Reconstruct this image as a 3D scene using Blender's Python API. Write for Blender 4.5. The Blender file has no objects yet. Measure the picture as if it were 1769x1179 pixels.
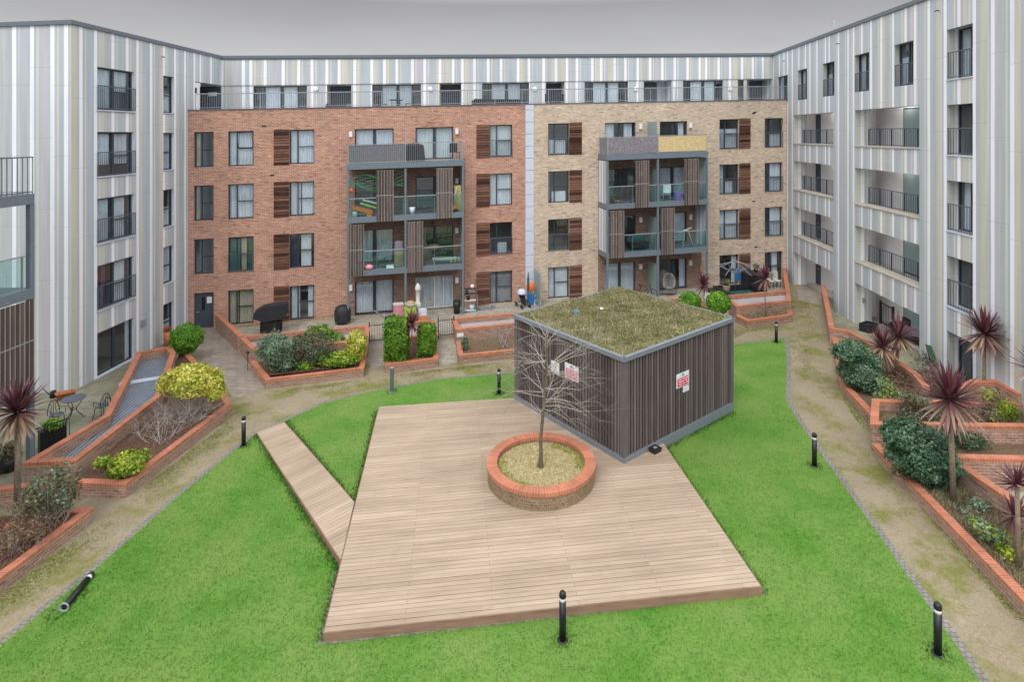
import bpy, math, random
import numpy as np
from mathutils import Vector, Matrix
from mathutils.geometry import tessellate_polygon
R = math.radians
random.seed(7); rng = np.random.default_rng(7)
SC = bpy.context.scene
COL = SC.collection
# ------------------------------------------------------------------ camera, world, sun
F = 1000.0; H = 10.05; SL = 0.028; CX = 884.5; CY = 234.0     # SL: the court and its blocks rise 2.8 % to the right
cam = bpy.data.cameras.new('Camera'); camo = bpy.data.objects.new('Camera', cam); COL.objects.link(camo)
camo.location = (0, 0, H); camo.rotation_euler = (R(90), 0, 0)
cam.sensor_width = 36; cam.lens = 36 * F / 1769; cam.shift_y = -(589.5 - CY) / 1769
cam.clip_end = 2000; SC.camera = camo
SC.render.resolution_x = 1024; SC.render.resolution_y = 683
wd = bpy.data.worlds.new("World"); SC.world = wd; wd.use_nodes = True
nt = wd.node_tree; nt.nodes.clear()
SUN_EL, SUN_AZ = R(52), R(200)
wo = nt.nodes.new('ShaderNodeOutputWorld'); bg = nt.nodes.new('ShaderNodeBackground')
sky = nt.nodes.new('ShaderNodeTexSky'); sky.sky_type = 'NISHITA'; sky.sun_disc = False
sky.sun_elevation = SUN_EL; sky.sun_rotation = SUN_AZ; sky.air_density = 1.5; sky.dust_density = 5
hs = nt.nodes.new('ShaderNodeHueSaturation'); hs.inputs['Saturation'].default_value = 0.12
tc = nt.nodes.new('ShaderNodeTexCoord'); sp = nt.nodes.new('ShaderNodeSeparateXYZ')
rmp = nt.nodes.new('ShaderNodeValToRGB')                       # overcast vault: dim near the horizon, bright overhead
e = rmp.color_ramp.elements
e[0].position = 0.0; e[0].color = (3.9, 3.9, 4.0, 1); e[1].position = 1.0; e[1].color = (7.6, 7.8, 8.3, 1)
for p, c in ((0.10, 3.5), (0.22, 1.95), (0.28, 5.5), (0.42, 13.0)):
    q = e.new(p); q.color = (c, c, c * 1.02, 1)
mx = nt.nodes.new('ShaderNodeMixRGB'); mx.inputs[0].default_value = 0.93
nt.links.new(tc.outputs['Generated'], sp.inputs[0]); nt.links.new(sp.outputs['Z'], rmp.inputs[0])
nt.links.new(sky.outputs[0], hs.inputs['Color']); nt.links.new(hs.outputs[0], mx.inputs[1])
cn = nt.nodes.new('ShaderNodeTexNoise'); cn.inputs['Scale'].default_value = 2.2; cn.inputs['Detail'].default_value = 5
cm = nt.nodes.new('ShaderNodeMapping'); cm.inputs['Scale'].default_value = (1, 1, 4); nt.links.new(tc.outputs['Generated'], cm.inputs[0]); nt.links.new(cm.outputs[0], cn.inputs[0])
cr_ = nt.nodes.new('ShaderNodeMapRange'); cr_.inputs[1].default_value = .3; cr_.inputs[2].default_value = .7; cr_.inputs[3].default_value = .93; cr_.inputs[4].default_value = 1.07; nt.links.new(cn.outputs[0], cr_.inputs[0])
cx = nt.nodes.new('ShaderNodeVectorMath'); cx.operation = 'SCALE'; nt.links.new(rmp.outputs[0], cx.inputs[0]); nt.links.new(cr_.outputs[0], cx.inputs['Scale'])
nt.links.new(cx.outputs[0], mx.inputs[2]); nt.links.new(mx.outputs[0], bg.inputs[0])
bg.inputs[1].default_value = 0.10
nt.links.new(bg.outputs[0], wo.inputs[0])
sl = bpy.data.lights.new('Sun', 'SUN'); sl.energy = 0.8; sl.angle = R(25); sl.color = (1, .96, .9)
so = bpy.data.objects.new('Sun', sl); COL.objects.link(so)
so.rotation_euler = (R(90) - SUN_EL, 0, R(180) - SUN_AZ)
vs = SC.view_settings; vs.view_transform = 'Standard'; vs.look = 'None'; vs.exposure = 0.85; vs.gamma = 1
# ------------------------------------------------------------------ geometry helpers
def hy(px): return CY - SL * (px - CX)
def G(px, py, z=0.0):
    Y = F * (H - z) / (py - hy(px)); return ((px - CX) * Y / F, Y)
def W(x, y, z): return Vector((x, y, z + SL * x))
def GW(px, py, z=0.0):
    x, y = G(px, py, z); return W(x, y, z)
class Frame:                                       # a facade: u along it, n outward, z up; its courses follow the court's fall
    def __init__(s, a, b, flip=False):
        s.O = Vector(a[:2]); d = Vector(b[:2]) - s.O; s.L = d.length; s.T = d / s.L
        s.N = Vector((s.T.y, -s.T.x)) * (-1 if flip else 1)
    def xy(s, u, n=0): return s.O + s.T * u + s.N * n
    def P(s, u, z, n=0):
        q = s.xy(u, n); return W(q.x, q.y, z)
    def u(s, px, n=0):
        o = s.O + s.N * n; k = (px - CX) / F
        return (k * o.y - o.x) / (s.T.x - k * s.T.y)
    def z(s, px, py, n=0):
        Y = s.xy(s.u(px, n), n).y; return H - (py - hy(px)) * Y / F
    def sub(s, n): 
        f = Frame((0, 0), (1, 0)); f.O = s.O + s.N * n; f.T = s.T; f.N = s.N; f.L = s.L; return f
ORG = {}
def tagk(o, kind): o['kind'] = kind; return o
def thing(name, label, cat, loc=(0, 0, 0), group=None):
    o = bpy.data.objects.new(name, None); COL.objects.link(o); o.location = loc; o.empty_display_size = .2
    ORG[o.name] = Vector(loc)
    o['label'] = label; o['category'] = cat
    if group: o['group'] = group
    return o
def tag(o, label, cat, group=None):
    o['label'] = label; o['category'] = cat
    if group: o['group'] = group
    return o
def link(me, name, mat, parent, org=None):
    if mat: me.materials.append(mat)
    o = bpy.data.objects.new(name, me); COL.objects.link(o)
    if parent is not None: o.parent = parent; ORG[o.name] = ORG.get(parent.name, Vector((0, 0, 0)))
    elif org is not None: o.location = org; ORG[o.name] = Vector(org)
    else: ORG[o.name] = Vector((0, 0, 0))
    return o
class MB:
    def __init__(s): s.v = []; s.f = []; s.uv = []; s.t = []; s.tone = .5; s.sm = []
    def face(s, pts, uv=None, tone=None, smooth=False):
        i = len(s.v); s.v.extend(Vector(p) for p in pts); s.f.append(tuple(range(i, i + len(pts)))); s.uv.append(uv)
        s.t.extend([s.tone if tone is None else tone] * len(pts)); s.sm.append(smooth)
    def hexa(s, c, tone=None):                       # c: 8 corners, 0-3 bottom ring, 4-7 top ring
        for q in ((3, 2, 1, 0), (4, 5, 6, 7), (0, 1, 5, 4), (1, 2, 6, 5), (2, 3, 7, 6), (3, 0, 4, 7)):
            s.face([c[k] for k in q], tone=tone)
    def fbox(s, fr, u0, u1, z0, z1, n0, n1, tone=None):
        if u0 > u1: u0, u1 = u1, u0
        if n0 > n1: n0, n1 = n1, n0
        ring = ((u0, n1), (u1, n1), (u1, n0), (u0, n0))
        s.hexa([fr.P(a, z0, b) for a, b in ring] + [fr.P(a, z1, b) for a, b in ring], tone)
    def box(s, x0, x1, y0, y1, z0, z1, M=None, tone=None):
        c = [Vector(p) for p in ((x0, y0, z0), (x1, y0, z0), (x1, y1, z0), (x0, y1, z0), (x0, y0, z1), (x1, y0, z1), (x1, y1, z1), (x0, y1, z1))]
        if M is not None: c = [M @ p for p in c]
        s.hexa(c, tone)
    def tube(s, pts, rad, n=6, cap=True, tone=None):
        pts = [Vector(p) for p in pts]
        if not hasattr(rad, '__len__'): rad = [rad] * len(pts)
        i0 = len(s.v); tn = s.tone if tone is None else tone
        up = None
        for k, p in enumerate(pts):
            d = (pts[min(k + 1, len(pts) - 1)] - pts[max(k - 1, 0)])
            if d.length < 1e-9: d = Vector((0, 0, 1))
            d.normalize()
            if up is None: up = Vector((1, 0, 0)) if abs(d.x) < .8 else Vector((0, 1, 0))
            a = d.cross(up); a.normalize(); b = d.cross(a); up = -b if False else up
            for j in range(n):
                t = 2 * math.pi * j / n; s.v.append(p + (a * math.cos(t) + b * math.sin(t)) * rad[k]); s.t.append(tn)
        for k in range(len(pts) - 1):
            for j in range(n):
                a0 = i0 + k * n + j; a1 = i0 + k * n + (j + 1) % n
                s.f.append((a0, a0 + n, a1 + n, a1)); s.uv.append(None); s.sm.append(True)
        if cap:
            s.f.append(tuple(i0 + j for j in range(n))); s.uv.append(None); s.sm.append(False)
            s.f.append(tuple(i0 + (len(pts) - 1) * n + n - 1 - j for j in range(n))); s.uv.append(None); s.sm.append(False)
    def lathe(s, c, prof, n=20, M=None, tone=None, smooth=True):
        i0 = len(s.v); tn = s.tone if tone is None else tone; c = Vector(c)
        for r, z in prof:
            for j in range(n):
                t = 2 * math.pi * j / n; p = Vector((r * math.cos(t), r * math.sin(t), z))
                if M is not None: p = M @ p
                s.v.append(c + p); s.t.append(tn)
        for k in range(len(prof) - 1):
            for j in range(n):
                a0 = i0 + k * n + j; a1 = i0 + k * n + (j + 1) % n
                s.f.append((a0, a1, a1 + n, a0 + n)); s.uv.append(None); s.sm.append(smooth)
    def build(s, name, mat, parent=None, org=None):
        o3 = ORG.get(parent.name, Vector((0, 0, 0))) if parent is not None else (Vector(org) if org is not None else Vector((0, 0, 0)))
        me = bpy.data.meshes.new(name)
        me.from_pydata([tuple(p - o3) for p in s.v], [], s.f)
        uvl = me.uv_layers.new(name='UVMap'); at = me.color_attributes.new('tone', 'FLOAT_COLOR', 'POINT')
        ta = np.repeat(np.array(s.t, dtype=np.float32)[:, None], 4, 1); ta[:, 3] = 1
        at.data.foreach_set('color', ta.ravel())
        uvs = []
        for fi, f in enumerate(s.f):
            if s.uv[fi] is not None: uvs.extend([c for q in s.uv[fi] for c in q]); continue
            P = [s.v[k] for k in f]; nn = (P[1] - P[0]).cross(P[2] - P[0])
            if nn.length < 1e-12 and len(P) > 3: nn = (P[2] - P[0]).cross(P[3] - P[0])
            if nn.length > 1e-12: nn.normalize()
            if abs(nn.z) > .7:
                for p in P: uvs.extend((p.x, p.y))
            else:
                t = Vector((-nn.y, nn.x, 0)); t.normalize()
                if abs(t.x) > abs(t.y) and t.x < 0 or abs(t.y) >= abs(t.x) and t.y < 0: t = -t
                for p in P: uvs.extend((p.x * t.x + p.y * t.y, p.z - SL * p.x))
        uvl.data.foreach_set('uv', np.array(uvs, dtype=np.float32))
        me.polygons.foreach_set('use_smooth', s.sm); me.update()
        return link(me, name, mat, parent, org)
def npmesh(name, V, k, tone, mat, parent=None, org=None, smooth=False):   # V (n*k,3): n separate faces of k corners
    o3 = ORG.get(parent.name, Vector((0, 0, 0))) if parent is not None else (Vector(org) if org is not None else Vector((0, 0, 0)))
    V = (V - np.array(o3)).astype(np.float32); n = len(V) // k
    me = bpy.data.meshes.new(name); me.vertices.add(len(V)); me.vertices.foreach_set('co', V.ravel())
    me.loops.add(len(V)); me.loops.foreach_set('vertex_index', np.arange(len(V), dtype=np.int32))
    me.polygons.add(n); me.polygons.foreach_set('loop_start', np.arange(n, dtype=np.int32) * k)
    try: me.polygons.foreach_set('loop_total', np.full(n, k, dtype=np.int32))
    except Exception: pass
    me.update(calc_edges=True)
    at = me.color_attributes.new('tone', 'FLOAT_COLOR', 'POINT')
    ta = np.repeat(np.repeat(tone, k)[:, None], 4, 1).astype(np.float32); at.data.foreach_set('color', ta.ravel())
    return link(me, name, mat, parent, org)
def wall_holes(mb, fr, u0, u1, z0, z1, holes, n=0, depth=.2, reveal=None):
    us = sorted({u0, u1} | {min(max(a, u0), u1) for h in holes for a in h[:2]})
    zs = sorted({z0, z1} | {min(max(a, z0), z1) for h in holes for a in h[2:4]})
    for a, b in zip(us, us[1:]):
        if b - a < 1e-5: continue
        for c, d in zip(zs, zs[1:]):
            if d - c < 1e-5: continue
            mu, mz = (a + b) / 2, (c + d) / 2
            if any(h[0] < mu < h[1] and h[2] < mz < h[3] for h in holes): continue
            mb.face([fr.P(a, c, n), fr.P(b, c, n), fr.P(b, d, n), fr.P(a, d, n)])
    rv = reveal or mb
    for h in holes:
        dp = h[4] if len(h) > 4 else depth
        a, b, c, d = max(h[0], u0), min(h[1], u1), max(h[2], z0), min(h[3], z1)
        for (p, q) in (((a, c), (b, c)), ((b, c), (b, d)), ((b, d), (a, d)), ((a, d), (a, c))):
            rv.face([fr.P(p[0], p[1], n), fr.P(q[0], q[1], n), fr.P(q[0], q[1], n - dp), fr.P(p[0], p[1], n - dp)])
def clip_poly(poly, a, b, c):                     # keep a*x+b*y<=c
    out = []
    for i in range(len(poly)):
        p, q = poly[i], poly[(i + 1) % len(poly)]
        dp = a * p[0] + b * p[1] - c; dq = a * q[0] + b * q[1] - c
        if dp <= 0: out.append(p)
        if dp * dq < 0:
            t = dp / (dp - dq); out.append((p[0] + (q[0] - p[0]) * t, p[1] + (q[1] - p[1]) * t))
    return out
def sheet(name, poly, z, mat, parent=None, kind=None):
    mb = MB(); pts = [W(p[0], p[1], z) for p in poly]
    for tri in tessellate_polygon([[Vector((p.x, p.y, 0)) for p in pts]]):
        a = [pts[k] for k in tri]
        if (a[1] - a[0]).cross(a[2] - a[0]).z < 0: a.reverse()
        mb.face(a)
    o = mb.build(name, mat, parent)
    if kind: o['kind'] = kind
    return o
def inpoly(P, poly):
    x, y = P[:, 0], P[:, 1]; ins = np.zeros(len(P), bool); n = len(poly)
    for i in range(n):
        x0, y0 = poly[i]; x1, y1 = poly[(i + 1) % n]
        c = ((y0 > y) != (y1 > y)); ins ^= c & (x < (x1 - x0) * (y - y0) / (y1 - y0 + 1e-12) + x0)
    return ins
# ------------------------------------------------------------------ materials
def newmat(name):
    m = bpy.data.materials.new(name); m.use_nodes = True; t = m.node_tree
    return m, t, t.nodes['Principled BSDF']
def N(t, ty, **kw):
    n = t.nodes.new(ty)
    for k, v in kw.items():
        if k.startswith('i_'): n.inputs[k[2:].replace('_', ' ')].default_value = v
        else: setattr(n, k, v)
    return n
def ramp(t, fac, stops, interp='LINEAR'):
    r = t.nodes.new('ShaderNodeValToRGB'); r.color_ramp.interpolation = interp; e = r.color_ramp.elements
    while len(e) > 1: e.remove(e[-1])
    e[0].position = stops[0][0]; e[0].color = (*stops[0][1], 1)
    for p, c in stops[1:]: q = e.new(p); q.color = (*c, 1)
    if fac is not None: t.links.new(fac, r.inputs[0])
    return r.outputs[0]
def noise(t, vec, scale, detail=4, rough=.6, out='Fac'):
    n = t.nodes.new('ShaderNodeTexNoise'); n.inputs['Scale'].default_value = scale; n.inputs['Detail'].default_value = detail
    n.inputs['Roughness'].default_value = rough
    if vec is not None: t.links.new(vec, n.inputs['Vector'])
    return n.outputs[out]
def mix(t, fac, a, b, mode='MIX'):
    m = t.nodes.new('ShaderNodeMixRGB'); m.blend_type = mode
    for i, v in ((0, fac), (1, a), (2, b)):
        if isinstance(v, (int, float)): m.inputs[i].default_value = v
        elif isinstance(v, tuple): m.inputs[i].default_value = (*v, 1)
        else: t.links.new(v, m.inputs[i])
    return m.outputs[0]
def bump(t, b, h, strength=.3, dist=.02):
    n = t.nodes.new('ShaderNodeBump'); n.inputs['Strength'].default_value = strength; n.inputs['Distance'].default_value = dist
    t.links.new(h, n.inputs['Height']); t.links.new(n.outputs[0], b.inputs['Normal'])
def objc(t): return t.nodes.new('ShaderNodeTexCoord').outputs['Object']
def uvc(t): return t.nodes.new('ShaderNodeTexCoord').outputs['UV']
def mapping(t, v, scale=(1, 1, 1), rot=0):
    m = t.nodes.new('ShaderNodeMapping'); m.inputs['Scale'].default_value = scale; m.inputs['Rotation'].default_value = (0, 0, rot)
    t.links.new(v, m.inputs['Vector']); return m.outputs[0]
def plain(name, col, rough=.6, metal=0, var=.12, scale=6, spec=.4):
    m, t, b = newmat(name)
    n = noise(t, objc(t), scale, 5)
    lo = tuple(c * (1 - var) for c in col); hi = tuple(min(1, c * (1 + var)) for c in col)
    t.links.new(ramp(t, n, [(.3, lo), (.7, hi)]), b.inputs['Base Color'])
    b.inputs['Roughness'].default_value = rough; b.inputs['Metallic'].default_value = metal
    b.inputs['Specular IOR Level'].default_value = spec
    return m
def brickmat(name, c1, c2, mortar, bw=.235, rh=.082, ms=.011, stain=None, soot=.0):
    m, t, b = newmat(name); uv = uvc(t)
    br = N(t, 'ShaderNodeTexBrick', offset=.5); t.links.new(uv, br.inputs['Vector'])
    br.inputs['Color1'].default_value = (*c1, 1); br.inputs['Color2'].default_value = (*c2, 1); br.inputs['Mortar'].default_value = (*mortar, 1)
    br.inputs['Scale'].default_value = 1; br.inputs['Brick Width'].default_value = bw; br.inputs['Row Height'].default_value = rh
    br.inputs['Mortar Size'].default_value = ms; br.inputs['Mortar Smooth'].default_value = .3; br.inputs['Bias'].default_value = -.1
    sn = mapping(t, uv, (1 / bw, 1 / rh, 1)); wn = N(t, 'ShaderNodeTexVoronoi'); wn.inputs['Scale'].default_value = 1; t.links.new(sn, wn.inputs['Vector'])
    g = t.nodes.new('ShaderNodeSeparateColor'); t.links.new(wn.outputs['Color'], g.inputs[0])
    v = ramp(t, g.outputs[0], [(0, (.62, .6, .6)), (.08, (.82, .8, .8)), (.25, (.97, .97, .97)), (.8, (1.05, 1.05, 1.05)), (1, (1.3, 1.28, 1.22))])
    c = mix(t, .85, br.outputs['Color'], v, 'MULTIPLY')
    big = ramp(t, noise(t, objc(t), .45, 6, .65), [(.3, (.84, .83, .82)), (.7, (1.1, 1.08, 1.06))])
    c = mix(t, .8, c, big, 'MULTIPLY')
    if stain:
        f = ramp(t, noise(t, mapping(t, objc(t), (1, 1, .35)), 1.1, 6, .7), [(.56, (0, 0, 0)), (.75, (1, 1, 1))])
        c = mix(t, f, c, stain)
    t.links.new(c, b.inputs['Base Color']); b.inputs['Roughness'].default_value = .88
    bump(t, b, br.outputs['Fac'], -.4, .01)
    return m
M = {}
M['red_brick'] = brickmat('red_brick', (.47, .225, .15), (.33, .16, .115), (.53, .43, .36))
M['tan_brick'] = brickmat('tan_brick', (.55, .435, .325), (.44, .345, .26), (.58, .52, .45))
M['planter_brick'] = brickmat('planter_brick', (.36, .20, .15), (.24, .14, .11), (.42, .35, .29), stain=(.30, .26, .18))
M['shaded_brick'] = brickmat('shaded_brick', (.26, .14, .105), (.17, .10, .08), (.30, .25, .22))  # darker copy of the bay brick, with balcony shade put into the colour
M['ring_brick'] = brickmat('ring_brick', (.24, .15, .10), (.16, .11, .07), (.27, .23, .14), bw=.115, rh=.078, stain=(.16, .16, .06))
def copingmat():
    m, t, b = newmat('orange_coping'); uv = uvc(t)
    br = N(t, 'ShaderNodeTexBrick', offset=0); t.links.new(uv, br.inputs['Vector'])
    br.inputs['Color1'].default_value = (.54, .17, .085, 1); br.inputs['Color2'].default_value = (.40, .12, .062, 1); br.inputs['Mortar'].default_value = (.42, .30, .22, 1)
    br.inputs['Scale'].default_value = 1; br.inputs['Brick Width'].default_value = .078; br.inputs['Row Height'].default_value = 1.0
    br.inputs['Mortar Size'].default_value = .008; br.inputs['Mortar Smooth'].default_value = .2; br.inputs['Bias'].default_value = -.2
    c = mix(t, .8, br.outputs['Color'], ramp(t, noise(t, objc(t), 1.6, 6, .7), [(.3, (.58, .58, .55)), (.7, (1.15, 1.12, 1.12))]), 'MULTIPLY')
    f = ramp(t, noise(t, objc(t), 5, 5, .7), [(.54, (0, 0, 0)), (.8, (.7, .7, .7))]); c = mix(t, f, c, (.40, .25, .16))
    t.links.new(c, b.inputs['Base Color']); b.inputs['Roughness'].default_value = .85; bump(t, b, br.outputs['Fac'], -.4, .01)
    return m
M['coping'] = copingmat()
M['creasing'] = plain('creasing_tile', (.52, .42, .28), .9, var=.25)
def cladmat():
    m, t, b = newmat('striped_cladding'); uv = uvc(t)
    s = t.nodes.new('ShaderNodeSeparateXYZ'); t.links.new(uv, s.inputs[0]); u = s.outputs['X']
    def math_(op, a, bb=None):
        n = t.nodes.new('ShaderNodeMath'); n.operation = op
        for i, v in enumerate((a, bb)):
            if v is None: continue
            if isinstance(v, (int, float)): n.inputs[i].default_value = v
            else: t.links.new(v, n.inputs[i])
        return n.outputs[0]
    def wn(x, w=0.0):
        n = t.nodes.new('ShaderNodeTexWhiteNoise'); n.noise_dimensions = '1D'; t.links.new(math_('ADD', x, w + .5), n.inputs['W']); return n.outputs['Value']
    cell = math_('FLOOR', math_('DIVIDE', u, .30))
    col = ramp(t, wn(cell), [(0, (.44, .50, .55)), (.36, (.46, .50, .50)), (.56, (.565, .56, .475)), (.74, (.45, .485, .515)), (.88, (.50, .49, .535))], 'CONSTANT')
    G_ = .84; gi = math_('FLOOR', math_('DIVIDE', u, G_)); fr = math_('FRACT', math_('DIVIDE', u, G_))
    off = math_('ADD', math_('MULTIPLY', wn(gi, 31.0), .52), .24)
    d = math_('ABSOLUTE', math_('SUBTRACT', fr, off)); isw = math_('LESS_THAN', d, .105)
    col = mix(t, isw, col, (.84, .86, .93))
    # narrow pale flanking stripe
    d2 = math_('ABSOLUTE', math_('SUBTRACT', fr, math_('ADD', off, .28))); isf = math_('LESS_THAN', d2, .06)
    col = mix(t, isf, col, (.60, .605, .575))
    # vertical drip dirt, panel joints
    dirt = ramp(t, noise(t, mapping(t, objc(t), (3.2, 3.2, .14)), 1.9, 6, .65), [(.3, (.84, .85, .84)), (.55, (1, 1, 1)), (.75, (1.04, 1.04, 1.05))])
    col = mix(t, 1.0, col, dirt, 'MULTIPLY')
    jz = math_('FRACT', math_('DIVIDE', math_('ADD', s.outputs['Y'], math_('MULTIPLY', wn(math_('FLOOR', math_('DIVIDE', u, .98)), 7.0), 2.92)), 2.92))
    jn = math_('LESS_THAN', jz, .006); col = mix(t, math_('MULTIPLY', jn, .35), col, (.2, .22, .22))
    ju = math_('LESS_THAN', math_('FRACT', math_('DIVIDE', u, .98)), .012); col = mix(t, math_('MULTIPLY', ju, .3), col, (.2, .22, .22))
    t.links.new(col, b.inputs['Base Color']); b.inputs['Roughness'].default_value = .5
    return m
M['clad'] = cladmat()
M['panel'] = plain('pale_blue_panel', (.56, .60, .70), .5, var=.05)
M['frame'] = plain('dark_frame', (.035, .048, .068), .45, var=.1)
M['door'] = plain('slate_door', (.055, .07, .10), .5, var=.1)
M['steel'] = plain('blue_grey_steel', (.15, .185, .22), .5, var=.1)
M['rail'] = plain('railing_steel', (.10, .12, .15), .45, var=.1)
M['galv'] = plain('galvanised_rail', (.34, .37, .40), .45, metal=.3, var=.1)
M['roof_trim'] = plain('roof_trim', (.13, .155, .19), .5, var=.05)
M['concrete'] = plain('concrete', (.42, .39, .34), .9, var=.15, scale=3)
M['roof'] = plain('roof_felt', (.25, .26, .27), .9)
M['white_wall'] = plain('white_render', (.78, .78, .80), .8, var=.05, scale=1)
M['room'] = plain('room_wall', (.30, .29, .28), .9, var=.2, scale=1)
M['white'] = plain('white_paint', (.75, .76, .78), .5, var=.04)
M['black'] = plain('black_metal', (.018, .019, .022), .45, var=.2)
M['black_cloth'] = plain('black_cover', (.022, .023, .028), .6, var=.3)
M['grey_cloth'] = plain('grey_screen_fabric', (.17, .17, .19), .9, var=.25, scale=14)
M['lilac_cloth'] = plain('weathered_screen', (.22, .20, .23), .9, var=.3, scale=8)
M['bamboo'] = plain('bamboo_screen', (.60, .47, .25), .7, var=.2, scale=10)
M['orange'] = plain('orange_plastic', (.85, .19, .03), .4, var=.06)
M['green_pl'] = plain('green_plastic', (.05, .30, .13), .4, var=.1)
M['lime_pl'] = plain('lime_plastic', (.35, .5, .08), .4, var=.1)
M['blue_pl'] = plain('blue_plastic', (.03, .18, .45), .4, var=.1)
M['red_pl'] = plain('red_plastic', (.55, .06, .04), .4, var=.1)
M['yellow_pl'] = plain('yellow_plastic', (.7, .55, .18), .5, var=.1)
M['pink_pl'] = plain('pink_plastic', (.7, .3, .35), .5, var=.1)
M['violet'] = plain('violet_cloth', (.35, .2, .5), .7, var=.2)
M['card'] = plain('cardboard', (.45, .31, .17), .8, var=.15)
M['terracotta'] = plain('terracotta', (.52, .19, .08), .8, var=.15)
M['cream_pl'] = plain('cream_fabric', (.62, .60, .56), .8, var=.1)
M['wicker'] = plain('grey_wicker', (.22, .21, .24), .7, var=.3, scale=30)
M['teal'] = plain('dark_teal', (.03, .10, .10), .6, var=.3)
M['bollard'] = plain('bollard_black', (.012, .013, .016), .38, var=.2)
M['lens'] = plain('bollard_lens', (.72, .74, .76), .3, var=.05)
M['grate'] = None
def woodmat(name, lo, hi, sx=(14, 14, .6), rough=.85, sub=1.0):
    m, t, b = newmat(name)
    at = N(t, 'ShaderNodeAttribute', attribute_name='tone')
    c = ramp(t, at.outputs['Fac'], [(0, lo), (1, hi)])
    n = noise(t, mapping(t, objc(t), sx), 1.5, 6, .65)
    c = mix(t, sub, c, ramp(t, n, [(.25, (.62, .62, .62)), (.5, (1, 1, 1)), (.8, (1.3, 1.28, 1.25))]), 'MULTIPLY')
    t.links.new(c, b.inputs['Base Color']); b.inputs['Roughness'].default_value = rough; b.inputs['Specular IOR Level'].default_value = .25
    return m
M['slat'] = woodmat('shed_slat', (.085, .068, .066), (.165, .14, .135))
M['screen_slat'] = woodmat('screen_slat', (.065, .047, .042), (.40, .34, .31))
M['shutter'] = woodmat('shutter_timber', (.075, .035, .026), (.36, .20, .145), (2, 2, 9))
M['dark_back'] = plain('dark_backing', (.012, .011, .012), .9)
def deckmat(name, ang):
    m, t, b = newmat(name)
    at = N(t, 'ShaderNodeAttribute', attribute_name='tone')
    c = ramp(t, at.outputs['Fac'], [(0, (.375, .29, .21)), (.5, (.42, .33, .245)), (1, (.465, .37, .28))])
    mp = mapping(t, mapping(t, objc(t), rot=-ang), (1.2, 16, 1))
    c = mix(t, .9, c, ramp(t, noise(t, mp, 1.5, 6, .65), [(.25, (.84, .84, .84)), (.55, (1, 1, 1)), (.85, (1.1, 1.1, 1.09))]), 'MULTIPLY')
    mp2 = mapping(t, mapping(t, objc(t), rot=-ang), (.35, 1.6, 1))
    alg = ramp(t, noise(t, objc(t), .55, 7, .7), [(.56, (1, 1, 1)), (.72, (.84, .85, .80))]); c = mix(t, 1.0, c, alg, 'MULTIPLY')
    c = mix(t, .9, c, ramp(t, noise(t, mp2, 1.1, 5, .6), [(.35, (.80, .79, .77)), (.62, (1.07, 1.06, 1.06))]), 'MULTIPLY')
    t.links.new(c, b.inputs['Base Color']); b.inputs['Roughness'].default_value = .8; b.inputs['Specular IOR Level'].default_value = .3
    return m
def grassmat(name, cols, patch=.6):
    m, t, b = newmat(name); at = N(t, 'ShaderNodeAttribute', attribute_name='tone')
    c = ramp(t, at.outputs['Fac'], cols)
    c = mix(t, .9, c, ramp(t, noise(t, objc(t), patch, 5, .6), [(.32, (.62, .86, .55)), (.5, (1, 1, 1)), (.68, (1.3, 1.08, 1.35))]), 'MULTIPLY')
    c = mix(t, .9, c, ramp(t, noise(t, mapping(t, objc(t), (1, 1.8, 1)), 3.2, 7, .75), [(.30, (.74, .80, .74)), (.48, (1, 1, 1)), (.8, (1.1, 1.05, 1.08))]), 'MULTIPLY')
    t.links.new(c, b.inputs['Base Color']); b.inputs['Roughness'].default_value = .75; b.inputs['Specular IOR Level'].default_value = .15
    return m
M['lawn'] = grassmat('lawn_turf', [(0, (.10, .205, .035)), (1, (.14, .26, .05))])
M['blade'] = grassmat('turf_blade', [(0, (.10, .22, .04)), (.6, (.16, .30, .06)), (1, (.22, .37, .095))])
def pathmat():
    m, t, b = newmat('bound_gravel_path'); o = objc(t)
    c = ramp(t, noise(t, o, 22, 6, .8), [(.25, (.165, .14, .09)), (.5, (.275, .235, .165)), (.75, (.42, .36, .27))])
    c = mix(t, .8, c, ramp(t, noise(t, o, .8, 6, .65), [(.3, (.82, .80, .76)), (.7, (1.15, 1.14, 1.12))]), 'MULTIPLY')
    mo = ramp(t, noise(t, o, .75, 9, .72), [(.485, (0, 0, 0)), (.60, (.9, .9, .9))])
    c = mix(t, mo, c, ramp(t, noise(t, o, 14, 4, .7), [(.3, (.10, .115, .02)), (.7, (.23, .225, .07))]))
    t.links.new(c, b.inputs['Base Color']); b.inputs['Roughness'].default_value = .95; b.inputs['Specular IOR Level'].default_value = .1
    bump(t, b, noise(t, o, 60, 3, .6), .4, .01)
    return m
M['path'] = pathmat()
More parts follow.
